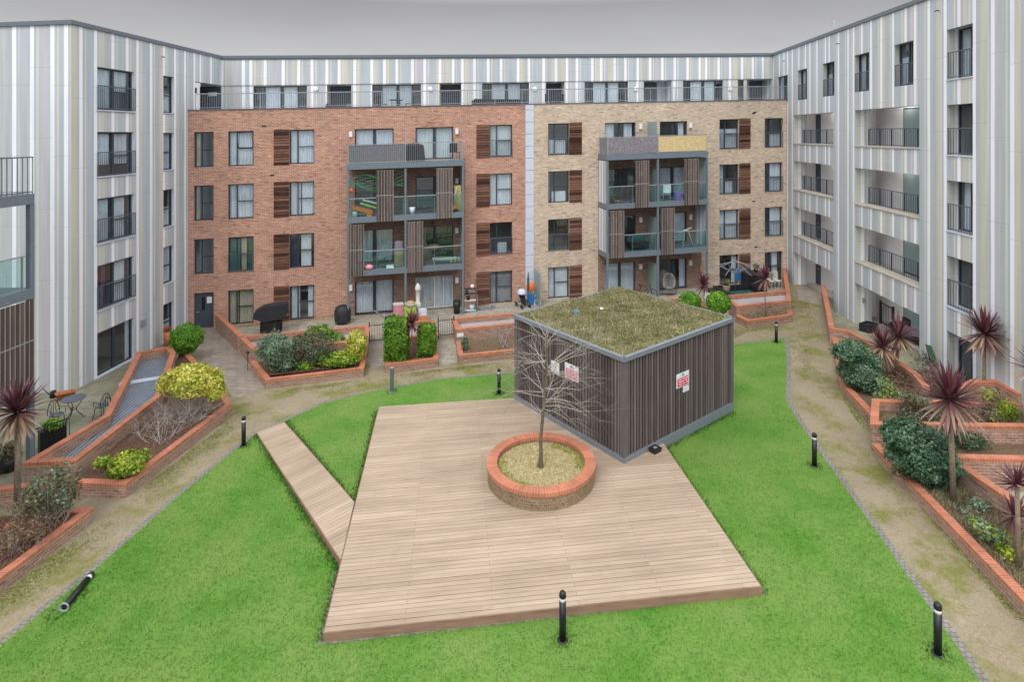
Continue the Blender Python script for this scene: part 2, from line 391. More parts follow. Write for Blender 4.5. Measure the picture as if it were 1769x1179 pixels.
def pavemat(name, c1, c2, mort, bw, rh, moss=.5, rot=0):
    m, t, b = newmat(name); o = objc(t)
    br = N(t, 'ShaderNodeTexBrick', offset=.5); t.links.new(mapping(t, o, rot=rot), br.inputs['Vector'])
    br.inputs['Color1'].default_value = (*c1, 1); br.inputs['Color2'].default_value = (*c2, 1); br.inputs['Mortar'].default_value = (*mort, 1)
    br.inputs['Scale'].default_value = 1; br.inputs['Brick Width'].default_value = bw; br.inputs['Row Height'].default_value = rh; br.inputs['Mortar Size'].default_value = .012
    c = mix(t, .9, br.outputs['Color'], ramp(t, noise(t, o, 2.2, 7, .7), [(.3, (.74, .74, .72)), (.7, (1.16, 1.15, 1.13))]), 'MULTIPLY')
    mo = ramp(t, noise(t, o, 1.0, 8, .72), [(.66 - moss * .16, (0, 0, 0)), (.82 - moss * .16, (.75, .75, .75))])
    c = mix(t, mo, c, (.20, .20, .11))
    t.links.new(c, b.inputs['Base Color']); b.inputs['Roughness'].default_value = .9; b.inputs['Specular IOR Level'].default_value = .2
    bump(t, b, br.outputs['Fac'], -.3, .01)
    return m
M['paving'] = pavemat('patio_slabs', (.40, .37, .31), (.34, .31, .26), (.2, .18, .14), .6, .45, .4, .19)
M['corridor'] = pavemat('corridor_paving', (.34, .29, .25), (.27, .235, .2), (.18, .15, .12), .45, .3, .5, .19)
M['patio_left'] = pavemat('mossy_slabs', (.30, .29, .22), (.25, .245, .18), (.16, .15, .1), .6, .6, 1.0, .07)
M['sett'] = pavemat('granite_setts', (.27, .255, .235), (.22, .21, .20), (.15, .14, .11), .11, .11, .2, .1)
M['ground'] = plain('far_ground', (.22, .21, .2), .95, scale=.3)
def soilmat(name, lo, hi, sc=9):
    m, t, b = newmat(name); o = objc(t)
    t.links.new(ramp(t, noise(t, o, sc, 8, .8), [(.3, lo), (.7, hi)]), b.inputs['Base Color'])
    b.inputs['Roughness'].default_value = 1; b.inputs['Specular IOR Level'].default_value = .1; bump(t, b, noise(t, o, 30, 4, .7), .8, .03)
    return m
M['soil'] = soilmat('dark_soil', (.06, .032, .022), (.20, .12, .085))
M['drysoil'] = soilmat('dry_leaf_soil', (.07, .048, .03), (.25, .175, .115), 14)
M['gravel'] = soilmat('pale_gravel', (.30, .26, .26), (.50, .45, .46), 24)
M['straw'] = soilmat('straw_bed', (.32, .27, .14), (.66, .57, .34), 11)
M['sedum'] = soilmat('sedum_mat', (.10, .085, .04), (.33, .27, .16), 7)
def leafmat(name, cols, rough=.55, trans=.25, spec=.3):
    m, t, b = newmat(name); at = N(t, 'ShaderNodeAttribute', attribute_name='tone')
    c = ramp(t, at.outputs['Fac'], cols); t.links.new(c, b.inputs['Base Color'])
    b.inputs['Roughness'].default_value = rough; b.inputs['Specular IOR Level'].default_value = spec
    tr = t.nodes.new('ShaderNodeBsdfTranslucent'); t.links.new(c, tr.inputs['Color'])
    ms = t.nodes.new('ShaderNodeMixShader'); ms.inputs[0].default_value = trans
    t.links.new(b.outputs[0], ms.inputs[1]); t.links.new(tr.outputs[0], ms.inputs[2])
    t.links.new(ms.outputs[0], t.nodes['Material Output'].inputs['Surface'])
    return m
M['path_moss'] = leafmat('path_moss', [(0, (.11, .13, .03)), (.5, (.23, .24, .075)), (1, (.34, .33, .15))], .9, .05)
M['leaf_lime'] = leafmat('leaf_lime', [(0, (.04, .13, .012)), (.5, (.14, .34, .03)), (1, (.32, .55, .07))])
M['leaf_hedge'] = leafmat('leaf_hedge', [(0, (.04, .11, .012)), (.5, (.12, .27, .025)), (1, (.32, .48, .06))])
M['leaf_yellow'] = leafmat('leaf_yellow', [(0, (.30, .31, .03)), (.4, (.60, .57, .09)), (1, (.84, .79, .30))])
M['leaf_yg'] = leafmat('leaf_yellow_green', [(0, (.10, .16, .015)), (.5, (.32, .42, .04)), (1, (.70, .70, .12))])
M['leaf_silver'] = leafmat('leaf_silver', [(0, (.05, .10, .06)), (.5, (.17, .27, .17)), (1, (.38, .46, .33))])
M['leaf_dark'] = leafmat('leaf_dark', [(0, (.02, .055, .03)), (.5, (.07, .155, .085)), (1, (.20, .32, .19))])
M['leaf_brown'] = leafmat('leaf_brown', [(0, (.06, .05, .025)), (.5, (.17, .14, .085)), (1, (.30, .30, .16))])
M['leaf_red'] = leafmat('leaf_red', [(0, (.05, .01, .012)), (.5, (.16, .03, .035)), (1, (.30, .08, .09))])
M['leaf_rust'] = leafmat('leaf_rust', [(0, (.12, .06, .04)), (.5, (.28, .15, .10)), (1, (.42, .27, .19))])
M['cord_red'] = leafmat('cordyline_red', [(0, (.055, .018, .025)), (.5, (.14, .045, .058)), (1, (.29, .14, .155))], .4, .15, .4)
M['cord_dead'] = leafmat('cordyline_dead', [(0, (.20, .12, .085)), (.5, (.40, .28, .19)), (1, (.60, .47, .32))], .6, .15)
M['cord_pink'] = leafmat('cordyline_pink', [(0, (.16, .08, .075)), (.5, (.33, .19, .165)), (1, (.50, .38, .26))], .5, .15)
M['twig'] = plain('twig_bark', (.36, .29, .25), .9, var=.3, scale=8)
M['twig_pale'] = plain('pale_twig', (.40, .36, .33), .9, var=.3, scale=8)
M['bark'] = plain('trunk_bark', (.21, .165, .12), .95, var=.4, scale=14)
M['drystem'] = leafmat('dry_stem', [(0, (.12, .10, .05)), (.5, (.28, .235, .14)), (1, (.50, .44, .30))], .8, .1)
M['tuft'] = leafmat('sedum_tuft', [(0, (.09, .11, .03)), (.3, (.19, .20, .07)), (.5, (.27, .26, .11)), (.75, (.36, .31, .21)), (1, (.54, .50, .38))], .8, .15)
M['moss'] = leafmat('moss_tuft', [(0, (.16, .20, .02)), (.5, (.33, .38, .06)), (1, (.52, .52, .16))], .8, .15)
def glassmat(name, tint=(.75, .85, .9), refl=.30, rough=.03, clear=.9):
    m, t, b = newmat(name); t.nodes.remove(b)
    tr = t.nodes.new('ShaderNodeBsdfTransparent'); tr.inputs[0].default_value = (*[c * clear for c in tint], 1)
    gl = t.nodes.new('ShaderNodeBsdfGlossy'); gl.inputs['Color'].default_value = (*tint, 1); gl.inputs['Roughness'].default_value = rough
    fz = t.nodes.new('ShaderNodeLayerWeight'); fz.inputs['Blend'].default_value = .5
    pw = t.nodes.new('ShaderNodeMath'); pw.operation = 'POWER'; pw.inputs[1].default_value = 3.0; t.links.new(fz.outputs['Facing'], pw.inputs[0])
    mp = t.nodes.new('ShaderNodeMath'); mp.operation = 'MULTIPLY_ADD'; mp.inputs[1].default_value = .45; mp.inputs[2].default_value = refl
    t.links.new(pw.outputs[0], mp.inputs[0])
    bp = t.nodes.new('ShaderNodeBump'); bp.inputs['Strength'].default_value = .08; bp.inputs['Distance'].default_value = .02
    t.links.new(noise(t, objc(t), 1.2, 2), bp.inputs['Height']); t.links.new(bp.outputs[0], gl.inputs['Normal'])
    ms = t.nodes.new('ShaderNodeMixShader'); t.links.new(mp.outputs[0], ms.inputs[0])
    t.links.new(tr.outputs[0], ms.inputs[1]); t.links.new(gl.outputs[0], ms.inputs[2])
    t.links.new(ms.outputs[0], t.nodes['Material Output'].inputs['Surface'])
    return m
M['glass'] = glassmat('window_glass', (.86, .93, .98), .14, clear=1.0)
M['bal_glass'] = glassmat('balustrade_glass', (.80, .92, .92), .05, clear=1.0)
def frosted():
    m, t, b = newmat('frosted_glass'); b.inputs['Base Color'].default_value = (.24, .33, .33, 1); b.inputs['Roughness'].default_value = .35
    return m
M['frost'] = frosted()
def curtmat(name, col):
    m, t, b = newmat(name)
    c = ramp(t, noise(t, objc(t), 2, 3), [(.3, tuple(x * .85 for x in col)), (.7, col)])
    t.links.new(c, b.inputs['Base Color']); b.inputs['Roughness'].default_value = .9
    tr = t.nodes.new('ShaderNodeBsdfTranslucent'); t.links.new(c, tr.inputs['Color']); ms = t.nodes.new('ShaderNodeMixShader'); ms.inputs[0].default_value = .2
    t.links.new(b.outputs[0], ms.inputs[1]); t.links.new(tr.outputs[0], ms.inputs[2]); t.links.new(ms.outputs[0], t.nodes['Material Output'].inputs['Surface'])
    return m
CUR = {'white': curtmat('net_curtain', (.93, .95, .97)), 'cream': curtmat('cream_curtain', (.74, .68, .50)), 'green': curtmat('green_curtain', (.03, .25, .20)),
       'blue': curtmat('blue_curtain', (.04, .07, .16)), 'grey': curtmat('grey_blind', (.42, .42, .42)), 'dkgreen': curtmat('green_blind', (.08, .16, .09)),
       'pattern': curtmat('patterned_film', (.86, .9, .88)), 'purple': curtmat('purple_curtain', (.20, .08, .16)), 'pale': curtmat('pale_blind', (.74, .78, .80))}
def gratemat():
    m, t, b = newmat('steel_grating'); uv = uvc(t)
    w = N(t, 'ShaderNodeTexWave'); w.bands_direction = 'X'; w.inputs['Scale'].default_value = 2.3; w.inputs['Distortion'].default_value = 0
    t.links.new(mapping(t, objc(t), rot=R(-4)), w.inputs['Vector'])
    c = ramp(t, w.outputs['Fac'], [(.1, (.14, .165, .20)), (.5, (.21, .255, .31)), (.9, (.31, .37, .45))])
    c = mix(t, .8, c, ramp(t, noise(t, objc(t), 3, 5), [(.3, (.75, .75, .75)), (.7, (1.15, 1.15, 1.15))]), 'MULTIPLY')
    t.links.new(c, b.inputs['Base Color']); b.inputs['Roughness'].default_value = .5; b.inputs['Metallic'].default_value = .2
    bump(t, b, w.outputs['Fac'], .8, .03); return m
M['grate'] = gratemat()
# ------------------------------------------------------------------ frames of the blocks
def Bpt(px):
    p = 92.5 - .01575 * (px - 352); Y = F * 2.92 / p; return ((px - CX) * Y / F, Y)
FB = Frame(Bpt(325), Bpt(1375))
FL = Frame((-17.58 - .0655 * 31.42 + .0655 * 23.75, 23.75), (-17.58 + .0655 * (36 - 31.42), 36))       # u grows away from the camera
FR = Frame((16.98 + .0758 * (18 - 23.74), 18), (16.98 + .0758 * (40.5 - 23.74), 40.5), flip=True)      # u grows away
FS = Frame((-17.37, 34.64), (18.25, 40.5))
if FL.N.x < 0: FL.N = -FL.N
if FR.N.x > 0: FR.N = -FR.N
STO = 2.92; FLO = [0, STO, 2 * STO, 3 * STO, 4 * STO]; TOP = 15.13
#@@PART2
# ------------------------------------------------------------------ the three joined apartment blocks
BLK_C = thing('apartment_building', 'long block of red and yellow brick with a striped set-back top floor', 'building', W(0, 36, 0), 'apartment blocks round the courtyard')
BLK_L = thing('apartment_building', 'vertically striped block on the left, with narrow windows and no open galleries', 'building', W(-18, 24, 0), 'apartment blocks round the courtyard')
BLK_R = thing('apartment_building', 'striped apartment block with open access galleries along the right side of the court', 'building', W(17, 24, 0), 'apartment blocks round the courtyard')
rooms = {BLK_C.name: MB(), BLK_L.name: MB(), BLK_R.name: MB()}
def fring(mb, fr, u0, u1, z0, z1, w, n0, n1):
    mb.fbox(fr, u0, u0 + w, z0, z1, n0, n1); mb.fbox(fr, u1 - w, u1, z0, z1, n0, n1)
    mb.fbox(fr, u0 + w, u1 - w, z0, z0 + w, n0, n1); mb.fbox(fr, u0 + w, u1 - w, z1 - w, z1, n0, n1)
def curtain(fr, par, u0, u1, z0, z1, n, mat, taper=0):
    mb = MB(); st = .035; k = max(4, int((u1 - u0) / st)); ph = random.random() * 6; a = random.uniform(.9, 1.3)
    for i in range(k):
        def pt(j, z):
            f = j / k; uu = u0 + (u1 - u0) * f; w = .028 * math.sin(ph + uu * 52 * a) + .012 * math.sin(uu * 23 + ph)
            return fr.P(uu + taper * (1 - (z - z0) / (z1 - z0)) * (.5 - f) * .5, z, n + w)
        mb.face([pt(i, z0), pt(i + 1, z0), pt(i + 1, z1), pt(i, z1)], smooth=True)
    return mb.build('curtain', mat, par)
def juliet(fr, par, u0, u1, z0, h, n=.05, sp=.11, name='railing', mat='rail'):
    mb = MB(); mb.fbox(fr, u0, u1, z0 + h - .035, z0 + h, n - .02, n + .02); mb.fbox(fr, u0, u1, z0 + .04, z0 + .07, n - .015, n + .015)
    k = max(2, int((u1 - u0) / sp))
    for i in range(k + 1):
        u = u0 + .012 + (u1 - u0 - .024) * i / k; w = .016 if i in (0, k) else .0065
        mb.fbox(fr, u - w, u + w, z0, z0 + h - .036, n - .009, n + .009)
    return mb.build(name, M[mat], par)
def window(fr, blk, u0, u1, z0, z1, lay='A', cur=(), rd=.14, jul=0, name='window', label=None, fw=.055, opened=False, room=True, mat='frame', blind=0):
    if u0 > u1: u0, u1 = u1, u0
    mb = MB(); n1 = -rd; n0 = -rd - .07
    fring(mb, fr, u0 + .004, u1 - .004, z0 + .004, z1 - .004, fw, n0, n1)
    w = u1 - u0; h = z1 - z0
    def V(f, ww=.05, za=0, zb=1): mb.fbox(fr, u0 + w * f - ww / 2, u0 + w * f + ww / 2, z0 + fw + (h - 2 * fw) * za, z1 - fw - (h - 2 * fw) * (1 - zb), n0 + .004, n1 - .004)
    def Hh(f, a, b, ww=.05): mb.fbox(fr, u0 + fw + (w - 2 * fw) * a, u1 - fw - (w - 2 * fw) * (1 - b), z0 + h * f - ww / 2, z0 + h * f + ww / 2, n0 + .008, n1 + .004)
    if lay == 'A': V(.32, .055); Hh(.5, .36, 1)
    elif lay == 'B': V(.36, .055); Hh(.48, .40, 1)
    elif lay == 'C': V(.5, .16)
    elif lay == 'C2': V(.48, .13); Hh(.45, .56, 1)
    elif lay == 'N': Hh(.48, 0, 1)
    elif lay == 'E': V(.14, .05); V(.185, .05); V(.52, .1); V(.83, .07); 
    elif lay == 'W': V(.36, .07); V(.5, .07)
    elif lay == 'S': V(.5, .05); V(.74, .04)
    o = mb.build(name, M[mat], blk)
    if label: o['label'] = label
    g = MB(); g.face([fr.P(u0 + .02, z0 + .02, n0 + .03), fr.P(u1 - .02, z0 + .02, n0 + .03), fr.P(u1 - .02, z1 - .02, n0 + .03), fr.P(u0 + .02, z1 - .02, n0 + .03)])
    g.build('pane', M['glass'], o)
    if opened:                                                # a sash tilted out
        s = MB(); a0, a1 = u0 + w * .36, u1 - .06; zz0 = z0 + h * .52; zz1 = z1 - .07
        for p, q in (((a0, zz0, 0), (a1, zz0, 0)), ((a0, zz1, .22), (a1, zz1, .22)), ((a0, zz0, 0), (a0, zz1, .22)), ((a1, zz0, 0), (a1, zz1, .22))):
            s.tube([fr.P(p[0], p[1], n1 + .03 + p[2] * 0), fr.P(q[0], q[1], n1 + .03 + q[2])], .022, 4)
        s.build('sash', M[mat], o)
    for c in cur:
        f0, f1, k = c[:3]
        curtain(fr, o, u0 + w * f0 + .03, u0 + w * f1 - .03, z0 + (c[4] if len(c) > 4 else .05), z1 - .05 - (h * c[3] if len(c) > 3 else 0), n0 - .05, CUR[k])
    if jul: juliet(fr, o, u0 + .01, u1 - .01, z0 + .02, jul)
    if room:
        rm = rooms[blk.name]; a, b, c, d, e1, e2 = u0 - .25, u1 + .25, z0 - .02, z1 + .25, n0 - .01, n0 - 1.7
        P = fr.P
        rm.face([P(a, c, e2), P(b, c, e2), P(b, d, e2), P(a, d, e2)]); rm.face([P(a, c, e1), P(b, c, e1), P(b, c, e2), P(a, c, e2)])
        rm.face([P(a, d, e2), P(b, d, e2), P(b, d, e1), P(a, d, e1)]); rm.face([P(a, c, e1), P(a, c, e2), P(a, d, e2), P(a, d, e1)])
        rm.face([P(b, c, e2), P(b, c, e1), P(b, d, e1), P(b, d, e2)])
    return o
def lamp_box(fr, blk, u, z, n=0):
    mb = MB(); mb.fbox(fr, u - .09, u + .09, z - .16, z + .16, n + .002, n + .12); return mb.build('wall_lamp', M['white'], blk)
# ---- centre block: brick storeys
zt = 11.9
uS0, uS1 = FB.u(907.5), FB.u(922)
cols = {'c1': (335, 369), 'c2': (394, 438), 'c3': (500, 543), 'c4': (846, 885), 'c5': (947, 983), 'c6': (1243, 1276.5), 'c7': (1321, 1352)}
CU = {k: (FB.u(a), FB.u(b)) for k, (a, b) in cols.items()}
doorL = (FB.u(613), FB.u(680)); doorL2 = (FB.u(718), FB.u(783)); doorR = (FB.u(1045), FB.u(1098)); doorR2 = (FB.u(1140), FB.u(1187))
bayL = (FB.u(600), FB.u(803)); bayR = (FB.u(1033), FB.u(1212))
WH = 1.95
def zz(k): return (FLO[k] + .03, FLO[k] + WH)
hl = []; hr = []
for k in range(4):
    z0, z1 = zz(k)
    for c in ('c1', 'c2', 'c3', 'c4'):
        hl.append((*CU[c], z0 if not (k == 0 and c == 'c1') else 0.0, z1 if not (k == 0 and c == 'c1') else 1.93))
    for c in ('c5', 'c6', 'c7'): hr.append((*CU[c], z0, z1))
for b, dd, hh in ((bayL, (doorL, doorL2), hl), (bayR, (doorR, doorR2), hr)):
    for d in dd: hh.append((*d, FLO[3] + .03, FLO[3] + 1.9))
mb = MB(); rv = MB()
wall_holes(mb, FB, 0, bayL[0], -.5, zt, hl, depth=.22); wall_holes(mb, FB, bayL[0], bayL[1], FLO[3], zt, hl, depth=.22); wall_holes(mb, FB, bayL[1], uS0, -.5, zt, hl, depth=.22)
mb.build('red_brick_wall', M['red_brick'], BLK_C)
mb = MB(); LB = FB.L + 3.2
wall_holes(mb, FB, uS1, bayR[0], -.5, zt, hr, depth=.22); wall_holes(mb, FB, bayR[0], bayR[1], FLO[3], zt, hr, depth=.22); wall_holes(mb, FB, bayR[1], LB, -.5, zt, hr, depth=.22)
mb.build('yellow_brick_wall', M['tan_brick'], BLK_C)
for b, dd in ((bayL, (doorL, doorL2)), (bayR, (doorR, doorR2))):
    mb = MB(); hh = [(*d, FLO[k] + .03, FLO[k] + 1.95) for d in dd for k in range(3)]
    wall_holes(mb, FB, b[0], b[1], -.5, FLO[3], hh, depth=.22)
    mb.build('balcony_back_wall', M['shaded_brick'], BLK_C)
mb = MB(); z = -.1
while z < zt - .1:
    mb.fbox(FB, uS0 + .004, uS1 - .004, z, min(z + .71, zt - .02), -.05, .03); z += .73
mb.build('pale_panel_strip', M['panel'], BLK_C)['label'] = 'strip of stacked pale blue panels between the red and yellow brick'
mb = MB(); mb.fbox(FB, 0, LB, zt, zt + .05, -.34, .05); mb.fbox(FB, 0, LB, FLO[4] - .25, zt - .001, -.34, -.24); mb.build('parapet_cap', M['roof_trim'], BLK_C)
mb = MB(); mb.face([FB.P(-.2, FLO[4], -.2), FB.P(LB, FLO[4], -.2), FS.P(FS.L + 2, FLO[4], -2), FS.P(-3, FLO[4], -2)]); mb.build('terrace_floor', M['concrete'], BLK_C)
# windows of the brick storeys
spec = {
 'c1': {3: ('B', [(.0, .3, 'cream')], 0), 2: ('B', [(0, .25, 'cream')], 0), 1: ('B', [], 0)},
 'c2': {3: ('A', [(0, .4, 'white'), (.35, .98, 'white')], 0), 2: ('A', [(0, 1, 'white')], 0), 1: ('A', [(0, .45, 'green'), (.46, .72, 'cream'), (.74, 1, 'green')], 1.0), 0: ('A', [(0, .4, 'cream'), (.38, 1, 'cream')], 0)},
 'c3': {3: ('A', [(0, 1, 'white')], 0), 2: ('A', [(0, .45, 'white'), (.45, 1, 'white')], 0), 1: ('A', [(0, .4, 'blue'), (.42, .88, 'white'), (.88, 1, 'blue')], 0), 0: ('A', [(0, .42, 'white'), (.7, 1, 'white')], 0)},
 'c4': {3: ('A', [(0, 1, 'pattern')], 1.0), 2: ('A', [(0, .55, 'white'), (.5, 1, 'white')], 0), 1: ('A', [(.35, .8, 'white', .62)], 1.0), 0: ('A', [(0, .3, 'grey'), (.3, 1, 'grey')], 0)},
 'c5': {3: ('A', [(0, .9, 'white', .5)], 1.0), 2: ('A', [(0, .12, 'white'), (.2, .9, 'white', .62)], 0), 1: ('A', [], 1.0), 0: ('A', [(0, .4, 'white'), (.35, 1, 'white')], 0)},
 'c6': {3: ('A', [(0, 1, 'pale', .3)], 1.0), 2: ('A', [(0, .3, 'pale'), (.35, .8, 'white', .55)], 1.0), 1: ('A', [(0, 1, 'white')], 1.0), 0: ('A', [(.7, 1, 'white')], 0)},
 'c7': {3: ('A', [(.35, 1, 'white', .5)], 1.0), 2: ('A', [(.3, 1, 'white')], 1.0), 1: ('A', [(0, .12, 'white'), (.35, 1, 'white')], 1.0), 0: ('A', [(.5, .85, 'white')], 0)},
}
for c, d in spec.items():
    for k, (lay, cur, jl) in d.items():
        lb = None
        if c == 'c2' and k == 1: lb = 'window with dark green curtains parted round a cream blind'
        if c == 'c4' and k == 3: lb = 'window covered by white patterned film'
        window(FB, BLK_C, *CU[c], *zz(k), lay=lay, cur=cur, jul=jl, opened=(c, k) in (('c2', 3), ('c7', 3)), label=lb)
# entrance door
u0, u1 = CU['c1']; mb = MB(); mb.fbox(FB, u0 + .05, u1 - .05, .02, 1.88, -.17, -.12); fring(mb, FB, u0 + .004, u1 - .004, 0.0, 1.925, .05, -.2, -.10)
dr = mb.build('entrance_door', M['door'], BLK_C); dr['label'] = 'plain slate blue entrance door with a narrow glazed slot'
mb = MB(); mb.fbox(FB, u0 + .36, u0 + .52, .95, 1.65, -.119, -.11); mb.build('glazed_slot', M['dark_back'], dr)
mb = MB(); mb.fbox(FB, u0 + .62, u0 + .87, 1.32, 1.66, -.119, -.105); mb.build('notice', M['white'], dr)
mb = MB(); mb.fbox(FB, u0 + .10, u0 + .24, .86, .90, -.119, -.07); mb.build('handle', M['galv'], dr)
mb = MB(); mb.fbox(FB, u0 - .3, u1 + .3, -.04, 2.2, -1.6, -1.55); mb.build('lobby_wall', M['room'], BLK_C)
# timber shutters
def shutter(fr, u0, u1, z0, z1):
    mb = MB(); k = 13; dz = (z1 - z0) / k; mb.fbox(fr, u0, u1, z0, z1, -.004, .002, tone=0)
    for i in range(k):
        a = z0 + dz * i; wv = random.uniform(-.012, .012); t = random.random()
        c = [fr.P(u0, a, .03), fr.P(u1, a, .03 + wv), fr.P(u1, a, .003), fr.P(u0, a, .003), fr.P(u0, a + dz * .78, .075), fr.P(u1, a + dz * .78, .075 + wv), fr.P(u1, a + dz * .78, .003), fr.P(u0, a + dz * .78, .003)]
        mb.hexa(c, t)
    o = mb.build('slatted_shutter', M['shutter'], BLK_C); return o
for (a, b) in ((473, 499.5), (823, 845.5), (983.5, 1005), (1277, 1296)):
    for k in range(4): shutter(FB, FB.u(a), FB.u(b), FLO[k] + .0, FLO[k] + 1.98)
# weep vents, alarm box marks
for px, py in ((456, 218), (470, 303), (1304, 194), (1302, 348), (1306, 427), (1302, 196)):
    u = FB.u(px); zc = FB.z(px, py); mb = MB(); mb.fbox(FB, u - .12, u + .12, zc - .035, zc + .035, -.02, .012); mb.build('air_brick', M['dark_back'], BLK_C)
# balcony doors
dcur = {('L', 3): [(0, .48, 'white'), (.52, 1, 'white')], ('L2', 3): [(0, .48, 'pattern'), (.52, 1, 'pattern')], ('L', 2): [], ('L2', 2): [],
        ('L', 1): [(0, .46, 'pale'), (.55, 1, 'pale')], ('L2', 1): [(0, .46, 'dkgreen'), (.54, 1, 'dkgreen')], ('L', 0): [(0, .47, 'white'), (.53, 1, 'white')], ('L2', 0): [(0, .5, 'pale'), (.5, 1, 'white')],
        ('R', 3): [(.02, .35, 'white'), (.65, .95, 'white')], ('R2', 3): [(.72, .95, 'white')], ('R', 2): [], ('R2', 2): [(0, .47, 'white'), (.53, 1, 'white')],
        ('R', 1): [(0, .46, 'white')], ('R2', 1): [(.5, 1, 'white')], ('R', 0): [(0, .48, 'white'), (.54, 1, 'white')], ('R2', 0): [(.75, 1, 'white')]}
for (nm, k), cu in dcur.items():
    d = {'L': doorL, 'L2': doorL2, 'R': doorR, 'R2': doorR2}[nm]
    wh = (nm, k) == ('L2', 0)
    window(FB, BLK_C, *d, FLO[k] + .035, FLO[k] + (1.9 if k == 3 else 1.95), lay='S' if wh else 'C', cur=cu, name='patio_door', mat='white' if wh else 'frame', label='white framed sliding patio door' if wh else None)
for (px, ks) in ((606, (3, 0)), (789, (3, 2, 1, 0)), (1106, (3, 2, 1, 0)), (1192, (3, 2, 1, 0))):
    for k in ks: lamp_box(FB, BLK_C, FB.u(px), FLO[k] + 1.62)
# balconies
def screen(fr, par, u0, u1, z0, z1, n, horizontal=False):
    mb = MB(); k = max(6, int((u1 - u0) / .15)); w = (u1 - u0) / k
    for i in range(k): mb.fbox(fr, u0 + w * i + w * .16, u0 + w * i + w * .78, z0, z1, n, n + .025, tone=random.random() * .3); mb.fbox(fr, u0 + w * i + w * .785, u0 + w * i + w * .93, z0, z1, n, n + .035, tone=random.uniform(.7, 1))
    o = mb.build('slat_screen', M['screen_slat'], par)
    zm = z0 + (z1 - z0) * .5
    for a in (z0 + .02, zm, z1 - .05): m2 = MB(); m2.fbox(fr, u0, u1, a, a + .035, n - .02, n + .038 if a == zm else n - .002); m2.build('screen_rail', M['galv'], par)
    return o
def glassrail(fr, par, u0, u1, z0, n):
    g = MB(); g.fbox(fr, u0 + .03, u1 - .03, z0 + .06, z0 + 1.0, n - .006, n + .006); g.build('glass_panel', M['bal_glass'], par)
    r = MB(); r.fbox(fr, u0, u1, z0 + 1.0, z0 + 1.045, n - .025, n + .025)
    for f in (.02, .5, .98):
        uu = u0 + (u1 - u0) * f; r.fbox(fr, uu - .015, uu + .015, z0, z0 + .999, n - .05, n - .02)
    r.build('handrail', M['galv'], par)
ND = 1.5
def bay(pxs, sc, right):
    us = [FB.u(p, ND) for p in pxs]
    for u in us:
        mb = MB(); mb.fbox(FB, u - .055, u + .055, -.02, FLO[3] - .385, ND - .12, ND - .01); mb.build('balcony_post', M['steel'], BLK_C)
    for k in (1, 2, 3):
        for j in (0, 1):
            a, b = us[j], us[j + 1]; a += .002 * j
            mb = MB(); mb.fbox(FB, a - (.06 if j == 0 else 0), b + (.06 if j else 0), FLO[k] - .34, FLO[k] - .03, .004, ND)
            bl = mb.build('balcony', M['steel'], BLK_C)
            if k == 3:
                r = juliet(FB, bl, a, b, FLO[3] - .03, 1.07, n=ND - .06, sp=.105, name='railing', mat='galv')
                sd = MB()
                e = a if j == 0 else b; f2 = Frame(tuple(FB.xy(e, ND - .06)), tuple(FB.xy(e, .02)))
                juliet(f2, bl, .03, f2.L, FLO[3] - .03, 1.07, n=0, sp=.105, mat='galv')
                if not right and j == 0:
                    c = MB(); c.fbox(FB, a + .04, b - .04, FLO[3] + .05, FLO[3] + .98, ND - .10, ND - .085); c.build('windbreak', M['grey_cloth'], bl)
                if right:
                    c = MB(); c.fbox(FB, a + .04, b - .04, FLO[3] + .05, FLO[3] + .98, ND - .045, ND - .03)
                    if j == 0: c.fbox(f2, .08, f2.L - .04, FLO[3] + .05, FLO[3] + .96, .03, .045)
                    c.build('windbreak', M['bamboo' if j else 'lilac_cloth'], bl)
            else:
                glassrail(FB, bl, a + .06, b - .06, FLO[k] - .03, ND - .06)
                x0, x1 = sc[(k, j)]
                screen(FB, bl, FB.u(x0, ND), FB.u(x1, ND), FLO[k] - .33, FLO[k] + STO - .42, ND + .02)
    # cheek walls
    for j, e in ((0, us[0]), (1, us[2])):
        if not right and j == 0: continue
        for k in (1, 2):
            mb = MB(); o_ = .03 if j else -.03
            mb.fbox(FB, e - .03 + o_, e + .03 + o_, FLO[k] - .02, FLO[k + 1] - .39, .01, ND - .13)
            mb.build('cheek_wall', M['clad'] if right else M['panel'], BLK_C)
    m = us[1]
    for k in ((0, 1, 2, 3) if right else (1, 2)):
        mb = MB(); mb.fbox(FB, m - .02, m + .02, FLO[k] + .0, FLO[k] + (1.9 if k else 2.0), .01, ND - .16 if k != 0 else ND - .3); mb.build('privacy_screen', M['frost'], BLK_C)
    if not right:
        mb = MB(); mb.fbox(FB, m - .02, m + .02, FLO[3], FLO[3] + 1.95, ND - .12, ND - .08); mb.build('screen_post', M['galv'], BLK_C)
bay((601, 700.5, 800), {(2, 0): (650, 680), (2, 1): (753, 782), (1, 0): (602, 629), (1, 1): (703, 731)}, False)
bay((1050, 1137, 1222), {(2, 0): (1096, 1121), (2, 1): (1181, 1207), (1, 0): (1052, 1078), (1, 1): (1141, 1165)}, True)
